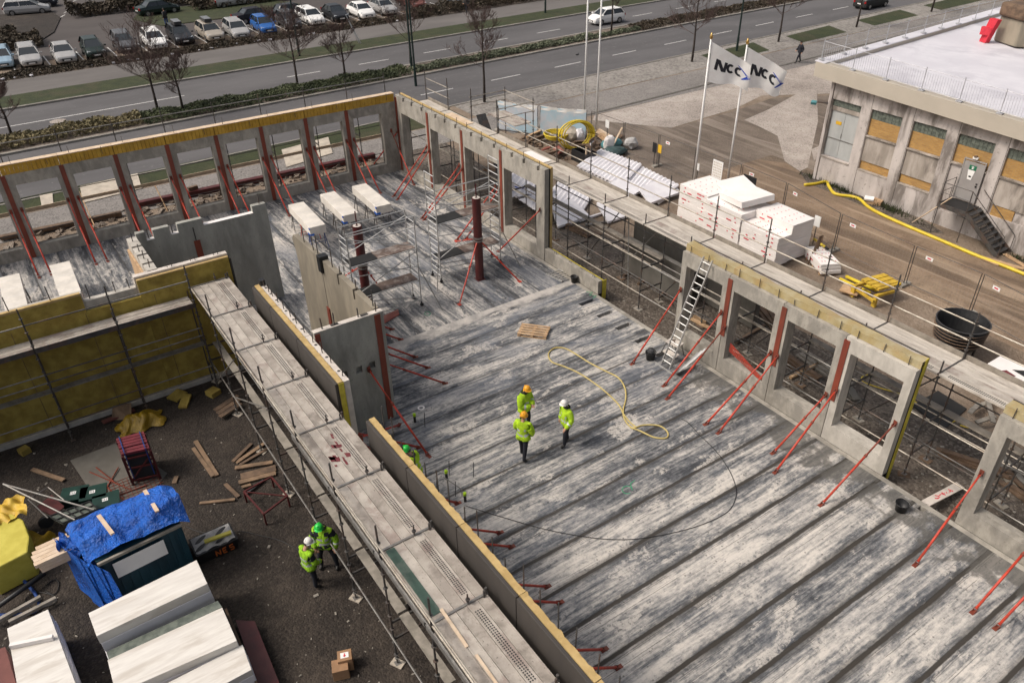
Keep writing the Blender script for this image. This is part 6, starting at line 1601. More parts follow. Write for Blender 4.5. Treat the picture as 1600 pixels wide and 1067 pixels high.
m.prism([(-25.4, 52.9), (-23.7, 52.2), (-22.3, 53.3), (-22.6, 55.2), (-24.9, 55.6)], 5.85, 7.3); m.build('housing', mat['concrete_brown'], t, bevel=.08)
m = MB(); m.prism([(-25.5, 52.7), (-23.7, 52.0), (-22.1, 53.2), (-22.4, 55.4), (-25.0, 55.8)], 7.32, 8.1); m.build('hood', mat['wood_old'], t, bevel=.15)
m = MB(); m.hexa([(-25.8, 52.0, 5.85), (-25.3, 51.8, 5.85), (-25.2, 52.1, 5.85), (-25.7, 52.3, 5.85), (-25.6, 52.1, 7.2), (-25.0, 51.9, 7.2), (-24.9, 52.2, 7.2), (-25.5, 52.4, 7.2)]); m.obox((-25.5, 51.95, 6.5), (.6, .3, .45), .1); m.build('red_arm', mat['red_mark'], t)
t = thing('floodlight', 'small dark floodlight on an arm at the left corner of the building', 'floodlight', (BX - .2, BY, 3.9))
m = MB(); m.beam((BX, BY - .06, 3.95), (BX - .4, BY - .5, 4.0), .05, .05); m.build('arm', mat['steel_dark'], t); m = MB(); m.obox((BX - .55, BY - .6, 3.95), (.3, .2, .16), .4, (.4, 0)); m.build('lamp_head', mat['tealpatch'], t)
# steel stair
t = thing('steel_stair', 'dark steel stair with a landing below the grey door', 'steel stair', (-16.8, 38.8, ZG))
lx0, lx1, ly0, ly1, lz = -18.6, -17.1, 38.3, 39.44, 1.15
m = MB(); m.box(lx0, lx1, ly0, ly1, lz - .06, lz); m.build('landing', mat['rubber'], t)
m = MB(); m.box(lx0, lx1, ly0 - .03, ly0 - .005, lz - .22, lz + .01); m.beam((lx1, ly0, lz - .1), (-15.0, ly0, ZG + .02), .04, .22); m.beam((lx1, ly1, lz - .1), (-15.0, ly1, ZG + .02), .04, .22); m.build('stringer', mat['steel_dark'], t)
m = MB()
for k in range(8):
    q = (k + .6) / 8.4; x = lx1 + (-15.0 - lx1) * q; z = lz + (ZG - lz) * q; m.box(x - .13, x + .13, ly0 + .025, ly1 - .025, z - .02, z + .02)
m.build('tread', mat['grey_plastic'], t)
m = MB()
def arch(p0, p1, h): m.path([p0, p0 + V((0, 0, h)), p1 + V((0, 0, h)), p1], .02, 6)
arch(V((lx0 + .03, ly0, lz)), V((lx0 + .03, ly1 - .1, lz)), 1.1); arch(V((lx0 + .03, ly0 + .15, lz)), V((lx0 + .03, ly1 - .25, lz)), .6)
m.path([(lx0 + .03, ly0, lz + 1.05), (lx1, ly0, lz + 1.05), (-15.0, ly0, ZG + 1.1), (-15.0, ly0, ZG)], .02, 6); m.path([(lx0 + .03, ly0, lz + .55), (lx1, ly0, lz + .55), (-15.0, ly0, ZG + .6)], .015, 6)
m.tube((lx1, ly0, ZG), (lx1, ly0, lz + 1.05), .025, 6); m.tube((lx0 + .05, ly0, ZG), (lx0 + .05, ly0, lz), .025, 6); m.path([(lx1, ly1 - .06, lz + .9), (-15.0, ly1 - .06, ZG + .9), (-15.0, ly1 - .06, ZG)], .02, 6)
m.build('handrail', mat['steel_dark'], t)
MB().beam(G(1425, 348), PY(1487, 309, 38.2), .08, .04).one('plank', mat['wood_white'], 'pale plank leaning on the stair landing', 'plank')
for k, (a, b) in enumerate([((1526, 400), (1562, 414)), ((1535, 402), (1600, 420)), ((1570, 397), (1605, 418)), ((1560, 408), (1600, 428))]):
    MB().beam(G(*a, ZG + .05), G(*b, ZG + .08), .22, .05).one('plank', mat['wood'], 'plank on the ground below the stair foot, ' + ['leftmost', 'second', 'pale one by the wall', 'lowest'][k], 'plank', 'planks below the stair')
# yellow drain pipe along the wall
P = [G(u, v, ZG + .09) for u, v in [(1257, 289), (1275, 287), (1291, 284), (1295, 291), (1302, 301), (1313, 305), (1330, 307), (1344, 312), (1356, 323), (1375, 334), (1410, 350), (1450, 367), (1490, 384), (1530, 401), (1570, 416), (1610, 432), (1680, 458)]]
tube_line('drain_pipe', smooth_path(P, 4), .085, mat['pipe_yellow'], 'long yellow ribbed drain pipe snaking along the building', 'drain pipe', 8)
t = thing('box', 'broken white and brown box under the yellow pipe by the building', 'box', G(1368, 318)); c_ = G(1366, 318)
m = MB(); m.obox(c_ + V((0, 0, .12)), (.8, .6, .22), .3); m.build('body', mat['wood'], t); m = MB(); m.obox(c_ + V((-.2, -.3, .3)), (.5, .3, .1), .5, (.3, 0)); m.build('lid', mat['eps'], t)
# weeds along the wall
rr = random.Random(21); m = MB()
for (u, v, n, s_) in [(1268, 277, 90, .28), (1300, 292, 120, .3), (1318, 300, 110, .3), (1385, 325, 150, .3), (1395, 331, 120, .3), (1430, 347, 40, .2), (1590, 405, 90, .25), (1350, 316, 60, .25)]:
    c_ = G(u, v)
    for k in range(n):
        a = rr.random() * 6.28; r_ = rr.random() * .7; p_ = c_ + V((r_ * cos(a) * 1.5, r_ * sin(a) * .5, 0)); b = rr.random() * 6.28; h = s_ * rr.uniform(.4, 1.3)
        w = V((cos(b), sin(b), 0)) * .025; o = V((rr.uniform(-.15, .15), rr.uniform(-.15, .15), h))
        m.poly([p_ - w, p_ + w, p_ + o + w * .2]); 
m.one('weeds', mat['grass'], 'dark green weeds growing along the foot of the weathered building', 'weeds', kind='stuff')
m = MB(); m.prism([(p_.x, p_.y) for p_ in (G(1248, 268), G(1275, 277), G(1330, 298), G(1440, 342), G(1475, 365), G(1440, 362), G(1340, 318), G(1262, 287))], ZG + .012, ZG + .02); setp(m.build('gravel_edge', mat['gravel_site']), kind='structure')
# ------------------------------------------------------------------ dark yard on the left
def quad(pxs, z): return [G(u, v, z) for u, v in pxs]
def slab(mb, pts, z0, z1):
    return mb.prism([(p.x, p.y) for p in pts], z0, z1)
# panel stacks
def panel_stack(pxs, zt, label, n=5, step=.0, cover=None, group='stacks of white panels'):
    P = quad(pxs, zt); t = thing('panel_stack', label, 'panel stack', ((P[0].x + P[2].x) / 2, (P[0].y + P[2].y) / 2, ZG), group=group)
    h = (zt - ZG - .14) / n
    for k in range(n):
        z1 = zt - k * h; o = V((.012 * (k % 2), .015 * ((k * 7) % 3 - 1), 0))
        m = MB(); slab(m, [p + o for p in P], z1 - h + .006, z1); m.build('panel', mat['white_panel' if k == 0 else 'eps_cool'], t, bevel=.006)
    e = (P[1] - P[0]).normalized(); f = (P[3] - P[0]); L = (P[1] - P[0]).length
    m = MB()
    for q in (.12, .4, .66, .9):
        a = P[0] + e * L * q; m.beam(V((a.x, a.y, ZG + .065)), V((a.x + f.x, a.y + f.y, ZG + .065)), .1, .13)
    m.build('bearer', mat['wood_grey'], t)
    return t
panel_stack([(139, 957), (308, 874), (325, 911), (152, 993)], 1.1, 'white panel stack nearest the teal container, upper one of three', 5)
panel_stack([(169, 1030), (348, 948), (371, 1000), (182, 1083)], .72, 'white panel stack with a greenish rear edge, middle one of three', 4)
panel_stack([(225, 1085), (380, 1006), (394, 1045), (245, 1125)], .5, 'white panel stack cut by the bottom edge, with blue corner tape', 4)
panel_stack([(12, 981), (76, 951), (128, 1090), (38, 1125)], .8, 'white panel stack at the left edge with a wrapped bar on top', 5)
m = MB(); m.beam(G(16, 1009, .87), G(83, 995, .87), .1, .12); m.one('wrapped_bar', mat['eps'], 'white wrapped bar across the left panel stack', 'bar')
A = quad([(166, 1018), (340, 938), (347, 948), (170, 1030)], .68)
MB().prism([(p.x, p.y) for p in A], ZG, .68).one('edge_panel', mat['glassblock'], 'thin greenish panel standing between the upper and middle white stacks', 'panel')
# teal container with timber rim and tarpaulin
P = quad([(150, 878), (281, 815), (303, 862), (168, 928)], 0.0)
P = [G(150, 878, 1.5), G(281, 815, 1.5)]
ax = (P[1] - P[0]).normalized(); bx = V((ax.y, -ax.x, 0))
t = thing('container', 'teal steel container with a white sheet on its side, half covered by the blue tarpaulin', 'container', P[0].lerp(P[1], .5))
L = (P[1] - P[0]).length
def CB(m, a0, a1, b0, b1, z0, z1):
    q = lambda a, b, z: V((P[0].x, P[0].y, 0)) + ax * a + bx * b + V((0, 0, z))
    return m.hexa([q(a0, b0, z0), q(a1, b0, z0), q(a1, b1, z0), q(a0, b1, z0), q(a0, b0, z1), q(a1, b0, z1), q(a1, b1, z1), q(a0, b1, z1)])
m = MB(); CB(m, 0, L, -1.05, 0, ZG, 1.5)
for k in range(9): CB(m, .1 + k * L / 9, .22 + k * L / 9, .001, .04, ZG + .05, 1.42)
m.build('body', mat['teal'], t)
m = MB(); CB(m, 0, L, .045, .12, 1.42, 1.5); m.build('rim', mat['wood_grey'], t)
m = MB(); CB(m, .3, 1.6, .125, .14, .78, 1.3); m.build('white_sheet', mat['white'], t)
# tarpaulin as a wrinkled cover, lying over the bundle on the container
rr = random.Random(4)
ph = [rr.uniform(0, 6) for _ in range(12)]
TP = [G(98, 822, 1.9), G(262, 752, 1.9), G(298, 812, 1.5), G(138, 882, 1.5)]
def tarp_fn(u, v):
    top = TP[0].lerp(TP[1], u); bot = TP[3].lerp(TP[2], u)
    p_ = top.lerp(bot, v)
    z = 1.92 + .18 * sin(pi * min(1, v * 1.25)) - .55 * max(0, v - .72) * 3.0 * .6
    w = .04 * sin(5 * u + 4 * v + ph[0]) - .07 * abs(sin(7 * u - 6 * v + ph[1])) ** 3 + .05 * abs(sin(4.4 * u + 7 * v + ph[2])) ** 5 - .03 * abs(sin(19 * u + 3 * v + ph[3])) ** 4 + .02 * abs(sin(12 * u + 19 * v + ph[4]))
    return (p_.x + w * .4, p_.y + w * .3, z + w - (.35 * max(0, u - .9) * 6 * (.6 + .4 * sin(v * 9))) - (.3 * max(0, .05 - u) * 12))
t = thing('tarpaulin', 'crumpled shiny blue tarpaulin draped over the teal container', 'tarpaulin', TP[0])
m = MB(); m.grid(tarp_fn, 90, 40)
def skirt(u, v):
    x, y, z = tarp_fn(u, 0); w = .06 * sin(19 * u + 3 * v)
    return (x - .12 * v + w * v, y - .05 * v, z - (z - ZG - .3) * v)
m.grid(skirt, 60, 8); m.build('cover', mat['tarp'], t, smooth=True)
# hanging folds at the left end
HP = [G(84, 842, 1.75), G(120, 870, 1.6), G(172, 894, 1.35)]
def hang(u, v):
    a = HP[0].lerp(HP[1], min(1, u * 2)) if u < .5 else HP[1].lerp(HP[2], u * 2 - 1)
    f = .09 * sin(u * 26 + v * 2) * (.3 + v) + .05 * sin(u * 55)
    z0 = a.z; b = z0 - ZG - .05
    return (a.x + .1 * v + f, a.y + .05 * v + f * .5, z0 - b * v * (.5 + .5 * sin(pi * (.2 + .62 * u))))
m = MB(); m.grid(hang, 48, 22); m.build('hanging_fold', mat['tarp'], t, smooth=True)
def flap(u, v):
    a = G(80, 838, 1.85).lerp(G(100, 832, 1.95), u); return (a.x + .5 * v + .12 * sin(u * 9 + v * 4), a.y + .45 * v * (.4 + u) + .06 * sin(v * 11), a.z - .1 - .3 * v + .12 * sin(u * 12 + v * 7))
m = MB(); m.grid(flap, 18, 14); m.build('loose_flap', mat['tarp'], t, smooth=True)
for k, ((u, v), (u2, v2)) in enumerate([((226, 766), (246, 799)), ((154, 805), (176, 834))]):
    MB().beam(G(u, v, 2.1), G(u2, v2, 2.02), .1, .05).one('batten', mat['wood_white'], ['pale batten holding the blue tarpaulin down, right one', 'pale batten holding the blue tarpaulin down, left one'][k], 'batten')
# timber bundle under the tarp end
t = thing('timber_bundle', 'bundle of fresh square timbers sticking out from under the blue tarpaulin', 'timber', G(75, 875))
a, b = G(50, 862, 1.5), G(130, 826, 1.5); d = (b - a).normalized(); s_ = V((d.y, -d.x, 0))
for r_ in range(3):
    for c in range(5):
        m = MB(); o = s_ * (.14 * c) + V((0, 0, -.11 * r_ - .0)) + d * random.uniform(-.08, .1); m.beam(a + o, b + o, .13, .1); m.build('timber', mat['wood_white'], t)
m = MB(); m.beam(a + V((0, 0, -.32)) + d * .9 - s_ * .1, a + V((0, 0, -.32)) + d * .9 + s_ * .8, .1, .07); m.build('bearer', mat['wood_old'], t)
# yellow pack
t = thing('insulation_pack', 'big yellow insulation pack in torn yellow plastic at the left edge', 'insulation pack', G(10, 860))
m = MB(); slab(m, [G(-40, 800, .45), G(8, 795, .45), G(36, 812, .45), G(46, 838, .45), G(43, 862, .45), G(-20, 895, .45)], ZG + .02, .45); m.build('pack', mat['lemon'], t, bevel=.04)
m = MB(); c_ = G(12, 795, .5); m.grid(lambda u, v: (c_.x - .45 + 1.0 * v + .04 * sin(u * 13), c_.y - .7 + 1.15 * u + .04 * sin(v * 11), .5 + .06 * sin(u * 11 + v * 5) + .05 * sin(u * 23 - v * 13)), 24, 18); m.build('torn_plastic', mat['yellow_paint'], t, smooth=True)
m = MB(); c_ = G(50, 845, .0); m.grid(lambda u, v: (c_.x - .35 + .8 * v + .05 * sin(u * 13), c_.y - .15 + .7 * u, .2 - .55 * u + .08 * sin(u * 9 + v * 7)), 16, 14); m.build('plastic_flap', mat['yellow_bag'], t, smooth=True)
# hand cart
t = thing('hand_cart', 'upturned hand cart with long silver handles and a grey gridded tray', 'hand cart', G(90, 795))
m = MB()
for a, b, c in (((5, 756), (117, 812), .5), ((5, 756), (147, 796), .55)): m.tube(G(*a, .75), G(*b, .35), .028, 8)
m.path([G(75, 809, .2), G(44, 780, .5), G(75, 761, .5), G(100, 781, .3)], .02, 6); m.build('handle', mat['steel'], t)
m = MB(); slab(m, quad([(77, 806), (98, 817), (152, 795), (140, 783)], .2), .12, .17); m.build('tray', mat['glassblock'], t)
m = MB()
for k in range(6):
    a, b = G(77, 806, .2).lerp(G(140, 783, .2), k / 5), G(98, 817, .2).lerp(G(152, 795, .2), k / 5); m.beam(a, b, .03, .03)
for k in range(3):
    a, b = G(77, 806, .2).lerp(G(98, 817, .2), k / 2), G(140, 783, .2).lerp(G(152, 795, .2), k / 2); m.beam(a, b, .03, .03)
m.build('grid', mat['rubber'], t)
m = MB(); p_ = G(72, 815, -.1); m.tube(p_ - V((.05, 0, 0)), p_ + V((.05, 0, 0)), .2, 16); m.build('wheel', mat['tyre'], t)
m = MB(); slab(m, quad([(55, 792), (80, 772), (100, 790), (84, 806)], .15), .1, .13); m.build('bed', mat['primer_dark'], t)
# green bins
for k, ((u, v), l) in enumerate([((116, 772), 'left one'), ((146, 770), 'middle one, partly hidden'), ((166, 782), 'right one, beside the blue tarpaulin')]):
    p_ = G(u, v, -.05); t = thing('plastic_box', 'dark green plastic box with a white label, ' + l, 'plastic box', p_, -.35 + .1 * k, 'green boxes in the yard')
    m = MB(); m.hexa([(-.24, -.3, -.45), (.24, -.3, -.45), (.24, .3, -.45), (-.24, .3, -.45), (-.3, -.36, 0), (.3, -.36, 0), (.3, .36, 0), (-.3, .36, 0)]); m.build('body', mat['bin_green'], t, world=False)
    m = MB(); m.box(-.32, .32, -.38, .38, .002, .05); m.build('lid', mat['bin_green'], t, world=False)
    m = MB(); m.box(-.08, .06, -.1, .06, .052, .056); m.build('label', mat['white'], t, world=False)
    m = MB()
    for q in range(3): m.box(-.06, .04, -.08 + .045 * q, -.065 + .045 * q, .0565, .058)
    m.build('print', mat['grey_plastic'], t, world=False)
# red slatted rack
zt = .85; P = [G(181, 685, zt), G(224, 673.5, zt), G(233, 699, zt), G(189, 709, zt)]
t = thing('slat_rack', 'tall rack with dark red slats on top and two blue straps in the yard', 'rack', ((P[0].x + P[2].x) / 2, (P[0].y + P[2].y) / 2, ZG))
for k in range(6):
    a, b = P[0].lerp(P[3], (k + .08) / 6), P[1].lerp(P[2], (k + .08) / 6); c, d = P[1].lerp(P[2], (k + .9) / 6), P[0].lerp(P[3], (k + .9) / 6)
    m = MB(); slab(m, [a, b, c, d], zt - .08 - .03 * (k > 3), zt - .03 * (k > 3)); m.build('slat', mat['red_dark'], t)
m = MB()
for p_ in P: m.beam(V((p_.x, p_.y, ZG)), V((p_.x, p_.y, zt - .12)), .07, .07)
for z in (ZG + .2, .2, .6):
    for i in range(4): a, b = P[i], P[(i + 1) % 4]; m.beam(V((a.x, a.y, z)), V((b.x, b.y, z)), .05, .05)
m.beam(V((P[3].x, P[3].y, ZG + .2)), V((P[2].x, P[2].y, .6)), .04, .04); m.build('frame', mat['primer_dark'], t)
m = MB(); slab(m, [P[0].lerp(P[2], .1), P[1].lerp(P[3], .1), P[2].lerp(P[0], .1), P[3].lerp(P[1], .1)], ZG + .1, zt - .15); m.build('load', mat['black'], t)
m = MB()
for q in (.12, .86): a, b = P[0].lerp(P[1], q), P[3].lerp(P[2], q); m.beam(a + V((0, 0, .03)), b + V((0, 0, .03)), .03, .02); m.beam(b + V((.03, 0, .02)), V((b.x + .03, b.y, ZG + .3)), .03, .02)
m.build('strap', mat['tarp_dark'], t)
m = MB(); c_ = G(215, 770)
for k in range(11): m.tube(c_ + V((-.9 + .15 * k, -.7, .04)), c_ + V((-.9 + .15 * k, .8, .04)), .008, 4); m.tube(c_ + V((-.85, -.7 + .14 * k, .05)), c_ + V((.7, -.7 + .14 * k, .05)), .008, 4)
m.one('mesh_mat', mat['primer'], 'rusty steel mesh mat on the ground below the red slatted rack', 'steel mesh')
m = MB(); slab(m, quad([(110, 720), (190, 690), (262, 740), (215, 800), (150, 780)], ZG), ZG + .006, ZG + .03); m.one('concrete_pad', mat['concrete_dark'], 'thin dusty concrete pad under the red slatted rack', 'concrete pad')
m = MB()
for a, b in (((140, 737), (205, 765)), ((150, 730), (178, 752)), ((165, 765), (185, 730)), ((168, 762), (200, 785)), ((180, 775), (230, 757))): m.tube(G(*a, ZG + .05), G(*b, ZG + .08), .02, 5)
m.one('rebar', mat['primer'], 'rusty bars scattered between the green boxes and the rack', 'rebar')
# planks
pl = [((305.6, 689), (339, 743), .14, 'wood_yard'), ((302, 700), (333, 744), .12, 'wood_yard'), ((364, 721), (393, 693), .12, 'wood_old'), ((369, 723), (414, 692), .14, 'wood_yard'), ((375, 726), (420, 700), .1, 'wood_old'), ((367, 731), (426, 722), .16, 'wood_yard'), ((376, 745), (431, 731), .3, 'wood_old'), ((373, 754), (431, 739), .18, 'wood_yard'), ((378, 761), (392, 757), .12, 'wood_yard'), ((312, 786), (367, 780), .1, 'wood_yard'), ((352, 756), (373, 776), .12, 'wood_old'), ((383, 772), (412, 750), .1, 'grey_plastic'), ((272, 755), (276, 744), .14, 'wood_yard'), ((50, 733), (100, 750), .14, 'wood_yard'), ((160, 660), (210, 640), .22, 'maroon')]
pn = ['long one of the pair in the open yard', 'short pale one of the pair in the open yard', 'dark one fanning out under the scaffold, top', 'brown one fanning out under the scaffold, second', 'black one fanning out under the scaffold', 'thin brown one pointing at the scaffold', 'wide grey one by the scaffold legs', 'brown one just below the wide grey one', 'tiny pale offcut by the steel frame', 'single one in the yard right of the tarpaulin', 'short dark one left of the steel frame', 'black batten beside the steel frame', 'pale offcut at the far side of the tarpaulin', 'brown one left of the green boxes', 'reddish one along the insulated wall']
for k, (a, b, w, mm) in enumerate(pl):
    MB().beam(G(*a, ZG + .04 + .02 * (k % 3)), G(*b, ZG + .05 + .02 * (k % 2)), w, .045).one('plank', mat[mm], 'plank on the yard ground, ' + pn[k], 'plank', 'planks in the yard')
for k in range(3): MB().beam(G(336 + k * 4, 641 + k * 5, ZG + .06 + .05 * k), G(372 + k * 2, 618 + k * 6, ZG + .06 + .05 * k), .2, .045).one('plank', mat['wood_old'], 'grey board in the pile in the yard corner under the scaffold, ' + ['bottom', 'middle', 'top'][k], 'plank', 'planks in the yard')
# steel frame
t = thing('steel_trestle', 'low dark red steel frame trestle near the scaffold legs', 'steel frame', G(415, 790))
Q = [G(381, 768, -.05), G(424, 745, -.05), G(449, 775, -.05), G(412, 803, -.05)]
m = MB()
for i in range(4): m.beam(Q[i], Q[(i + 1) % 4], .05, .05)
m.beam(Q[0], Q[2], .03, .03); m.build('top_frame', mat['primer_dark'], t)
for q in Q: MB().beam(V((q.x, q.y, ZG)), q, .05, .05).build('leg', mat['primer_dark'], t)
# small yard things
def lump(u, v, s_, mm, name, label, cat, z=ZG, kind=None, sd=1): p_ = G(u, v); return rock((p_.x, p_.y, z), s_, name, mm, label, cat, sd, kind)
MB().obox(G(277, 618, ZG + .06), (.5, .55, .08), .5, (.1, .05)).one('insulation_scrap', mat['insulation'], 'square yellow insulation scrap in the yard corner, left one', 'insulation scrap')
MB().obox(G(289, 627, ZG + .1), (.3, .65, .1), 1.0, (.2, .1)).one('insulation_scrap', mat['insulation'], 'long yellow insulation scrap in the yard corner, middle one', 'insulation scrap')
MB().obox(G(333, 613, ZG + .1), (.4, .4, .2), .4).one('insulation_scrap', mat['insulation'], 'thick yellow insulation scrap at the scaffold foot, right one', 'insulation scrap')
MB().obox(G(38, 704, ZG + .1), (.3, .3, .2), .4).one('insulation_scrap', mat['insulation'], 'small yellow insulation scrap at the wall foot near the left edge', 'insulation scrap')
m = MB(); a, b, c, d = G(174, 654), G(204, 653), PX(205, 629, -26.85), PX(176, 634, -26.85)
m.extr([a + V((.1, 0, .02)), b + V((.1, 0, .02)), c, d], (.05, 0, .01)); m.one('lattice_board', mat['wood_yard'], 'tan board with dark lines leaning on the yellow insulated wall', 'board')
p_ = G(220, 663); m = MB()
m.grid(lambda u, v: (p_.x - .5 + 1.0 * v + .08 * sin(u * 15), p_.y - .75 + 1.5 * u + .08 * sin(v * 11), ZG + .05 + .38 * abs(sin(pi * u) * sin(pi * v)) + .09 * abs(sin(u * 17 + v * 6)) * sin(pi * v)), 34, 24); m.one('plastic_sheet', mat['yellow_bag'], 'crumpled yellow plastic sheet behind the red slatted rack', 'plastic sheet', smooth=True)
t = thing('black_tub', 'black tub with clear film and a yellow bar in it beside the panel stacks', 'tub', G(340, 862)); c_ = G(340, 858)
m = MB(); rz = -.1
m.hexa([c_ + V(q) for q in ((-.35, -.55, 0), (.3, -.55, 0), (.3, .5, 0), (-.35, .5, 0), (-.42, -.62, .42), (.37, -.62, .42), (.37, .57, .42), (-.42, .57, .42))]); m.build('tub', mat['rubber'], t)
m = MB(); m.grid(lambda u, v: (c_.x - .38 + .7 * v, c_.y - .58 + 1.1 * u, ZG + .44 + .06 * sin(u * 12 + v * 9) * sin(v * 7)), 20, 14); m.build('film', mat['plastic_clear'], t, smooth=True)
m = MB(); m.obox(c_ + V((.1, .1, .55)), (.12, .75, .06), -.1); m.build('yellow_bar', mat['lemon'], t)
m = MB()
for k in range(3):
    y = -.1 + .2 * k; x = c_.x + .345; z = ZG + .12
    def bar(a, b): m.beam(V((x + .02, c_.y + y + a[0], z + a[1])), V((x + .02, c_.y + y + b[0], z + b[1])), .03, .02, (1, 0, 0))
    if k == 0: bar((0, 0), (0, .18)); bar((0, .18), (.12, 0)); bar((.12, 0), (.12, .18))
    if k == 1: bar((0, 0), (0, .18)); bar((0, .18), (.1, .18)); bar((0, .09), (.08, .09)); bar((0, 0), (.1, 0))
    if k == 2: bar((.1, .18), (0, .18)); bar((0, .18), (0, .09)); bar((0, .09), (.1, .09)); bar((.1, .09), (.1, 0)); bar((.1, 0), (0, 0))
m.build('orange_lettering', mat['orange_text'], t)
for k, (u, v, s_, l) in enumerate([(534, 1052, .36, 'front one'), (542, 1040, .32, 'rear one with a white label and red arrow')]):
    p_ = G(u, v); t = thing('cardboard_box', 'small cardboard box in the yard, ' + l, 'cardboard box', p_, -.35)
    m = MB(); m.box(-s_ / 2, s_ / 2, -s_ * .55, s_ * .55, 0, s_ * (1 + .4 * k)); m.build('box', mat['card'], t, world=False, bevel=.008)
    if k:
        m = MB(); m.box(-.08, .08, -.1, .1, s_ * 1.4 + .001, s_ * 1.4 + .004); m.build('label', mat['white'], t, world=False)
        m = MB(); m.prism([(-.05, -.015), (.01, -.015), (.01, -.04), (.06, 0), (.01, .04), (.01, .015), (-.05, .015)], s_ * 1.4 + .005, s_ * 1.4 + .008); m.build('red_arrow', mat['red_mark'], t, world=False)
MB().prism([(p_.x, p_.y) for p_ in quad([(-20, 1020), (8, 1010), (30, 1085), (-20, 1100)], .45)], ZG, .45).one('board_stack', mat['maroon'], 'brown red board stack cut by the lower left corner', 'board stack')
MB().prism([(p_.x, p_.y) for p_ in quad([(368, 968), (398, 970), (440, 1075), (408, 1085)], -.2)], ZG, -.2).one('board_stack', mat['primer_dark'], 'dark red box beside the white panel stacks at the bottom edge', 'board stack')
MB().beam(G(353, 952, .0), G(410, 1090, .0), .06, .1).one('plank', mat['wood_old'], 'brown plank on edge along the right side of the white panel stacks', 'plank')
for k, ((u, v), (u2, v2)) in enumerate([((-10, 973), (64, 932)), ((14, 972), (88, 934))]): MB().beam(G(u, v, -.3), G(u2, v2, -.3), .1, .1).one('beam', mat['wood_grey'], ['grey timber at the left edge above the wrapped bar, left one', 'grey timber at the left edge above the wrapped bar, right one'][k], 'timber')
tube_line('black_pipe', [G(-10, 952, -.2), G(70, 895, -.2)], .07, mat['rubber'], 'black pipe slanting down from the fresh timber bundle', 'pipe', 8)
tube_line('blue_hose', smooth_path([G(-10, 900, -.42), G(26, 900, -.42), G(45, 915, -.42), G(60, 938, -.42), G(52, 956, -.42), G(0, 960, -.42)], 4), .045, mat['tarp_dark'], 'blue hose at the left edge below the yellow pack', 'hose', 6)
tube_line('cable', smooth_path([G(u, v, ZG + .03) for u, v in [(70, 915), (85, 905), (92, 912), (85, 928), (60, 925), (40, 935), (50, 950), (80, 945), (88, 935), (70, 922)]], 5), .014, mat['rubber'], 'tangled black cable left of the tarpaulin folds', 'cable', 5)
tube_line('cable', smooth_path([G(u, v, ZG + .02) for u, v in [(290, 822), (310, 830), (335, 834), (375, 830), (405, 836), (440, 845), (475, 865)]], 5), .012, mat['rubber'], 'thin cable running over the yard ground to the white helmet worker', 'cable', 5)
MB().lathe([(.02, 0), (.13, 0), (.15, .3), (.14, .3), (.12, .04)], G(631, 950), 14).one('bucket', mat['wood_grey'], 'small grey bucket under the scaffold deck', 'bucket')
rr = random.Random(9); m = MB()
for k in range(260):
    u, v = rr.uniform(0, 700), rr.uniform(600, 1067); p_ = G(u, v)
    if p_.y > 4.6 or p_.x < -26.8: continue
    s_ = rr.uniform(.01, .035) * (2.2 if rr.random() < .06 else 1); m.obox((p_.x, p_.y, ZG + s_ * .3), (s_ * rr.uniform(1, 2.4), s_, s_ * .7), rr.uniform(0, 3), (rr.uniform(-.4, .4), 0))
m.one('gravel', mat['wood_grey'], 'pale stones and chips strewn over the dark yard ground', 'gravel', kind='stuff')
m = MB()
for k in range(700):
    u, v = rr.uniform(840, 1600), rr.uniform(330, 900); p_ = G(u, v)
    if p_.y < 20.0 or p_.y > 24.5: continue
    s_ = rr.uniform(.015, .06); m.obox((p_.x, p_.y, ZG + s_ * .3), (s_ * rr.uniform(1, 2), s_, s_ * .7), rr.uniform(0, 3), (rr.uniform(-.4, .4), 0))
m.one('gravel', mat['concrete'], 'grey stones strewn on the gravel under the long scaffold', 'gravel', kind='stuff')
# steel beams and earth behind the back wall
MB().beam(G(205, 322, ZG + .2), G(585, 243, ZG + .2), .35, .3).one('steel_beam', mat['primer_dark'], 'long dark red steel beam lying behind the back wall windows', 'steel beam')
MB().beam(G(0, 372, ZG + .2), G(190, 333, ZG + .2), .3, .2).one('timber', mat['wood_old'], 'dark timber behind the leftmost back windows', 'timber')
m = MB(); p_ = G(300, 300); m.obox(PX(300, 300, -45.4) * 0 + G(302, 298, -.2), (.2, .55, .5), .2); m.one('drum', mat['wood_old'], 'rusty drum end on the steel beam behind the back wall', 'drum')
MB().beam(G(228, 350, .1), G(277, 330, .3), .2, .05).one('plank', mat['lemon'], 'yellow plank seen through the fourth back window', 'plank')
for k, (u, v, u2, v2) in enumerate([(242, 290, 262, 330), (124, 300, 150, 358)]): MB().tube(G(u, v, .6), G(u2, v2, ZG), .03, 5).one('post', mat['wood'], 'thin timber post behind the back wall, ' + ['right', 'left'][k], 'post')
for k, (a, b, c, d) in enumerate([((125, 292), (215, 272), (222, 295), (130, 318)), ((440, 235), (513, 215), (520, 240), (448, 262)), ((62, 305), (82, 302), (84, 322), (66, 326))]):
    Q = [G(*q, ZG + .03) for q in (a, b, c, d)]; m = MB(); m.prism([(q.x, q.y) for q in Q], ZG + .03, ZG + .07); m.one('ground_sheet', mat['stone_pale'], 'pale sheet lying on the verge behind the back wall windows, ' + ['left', 'right', 'smallest'][k], 'ground sheet')
m = MB(); rr = random.Random(17)
for k in range(420):
    y = rr.uniform(-6, 19.5); x = rr.uniform(-46.0, -43.6); s_ = rr.uniform(.05, .3); m.obox((x, y, ZG + s_ * .2), (s_, s_ * rr.uniform(.6, 2), s_ * .6), rr.uniform(0, 3), (rr.uniform(-.5, .5), rr.uniform(-.5, .5)))
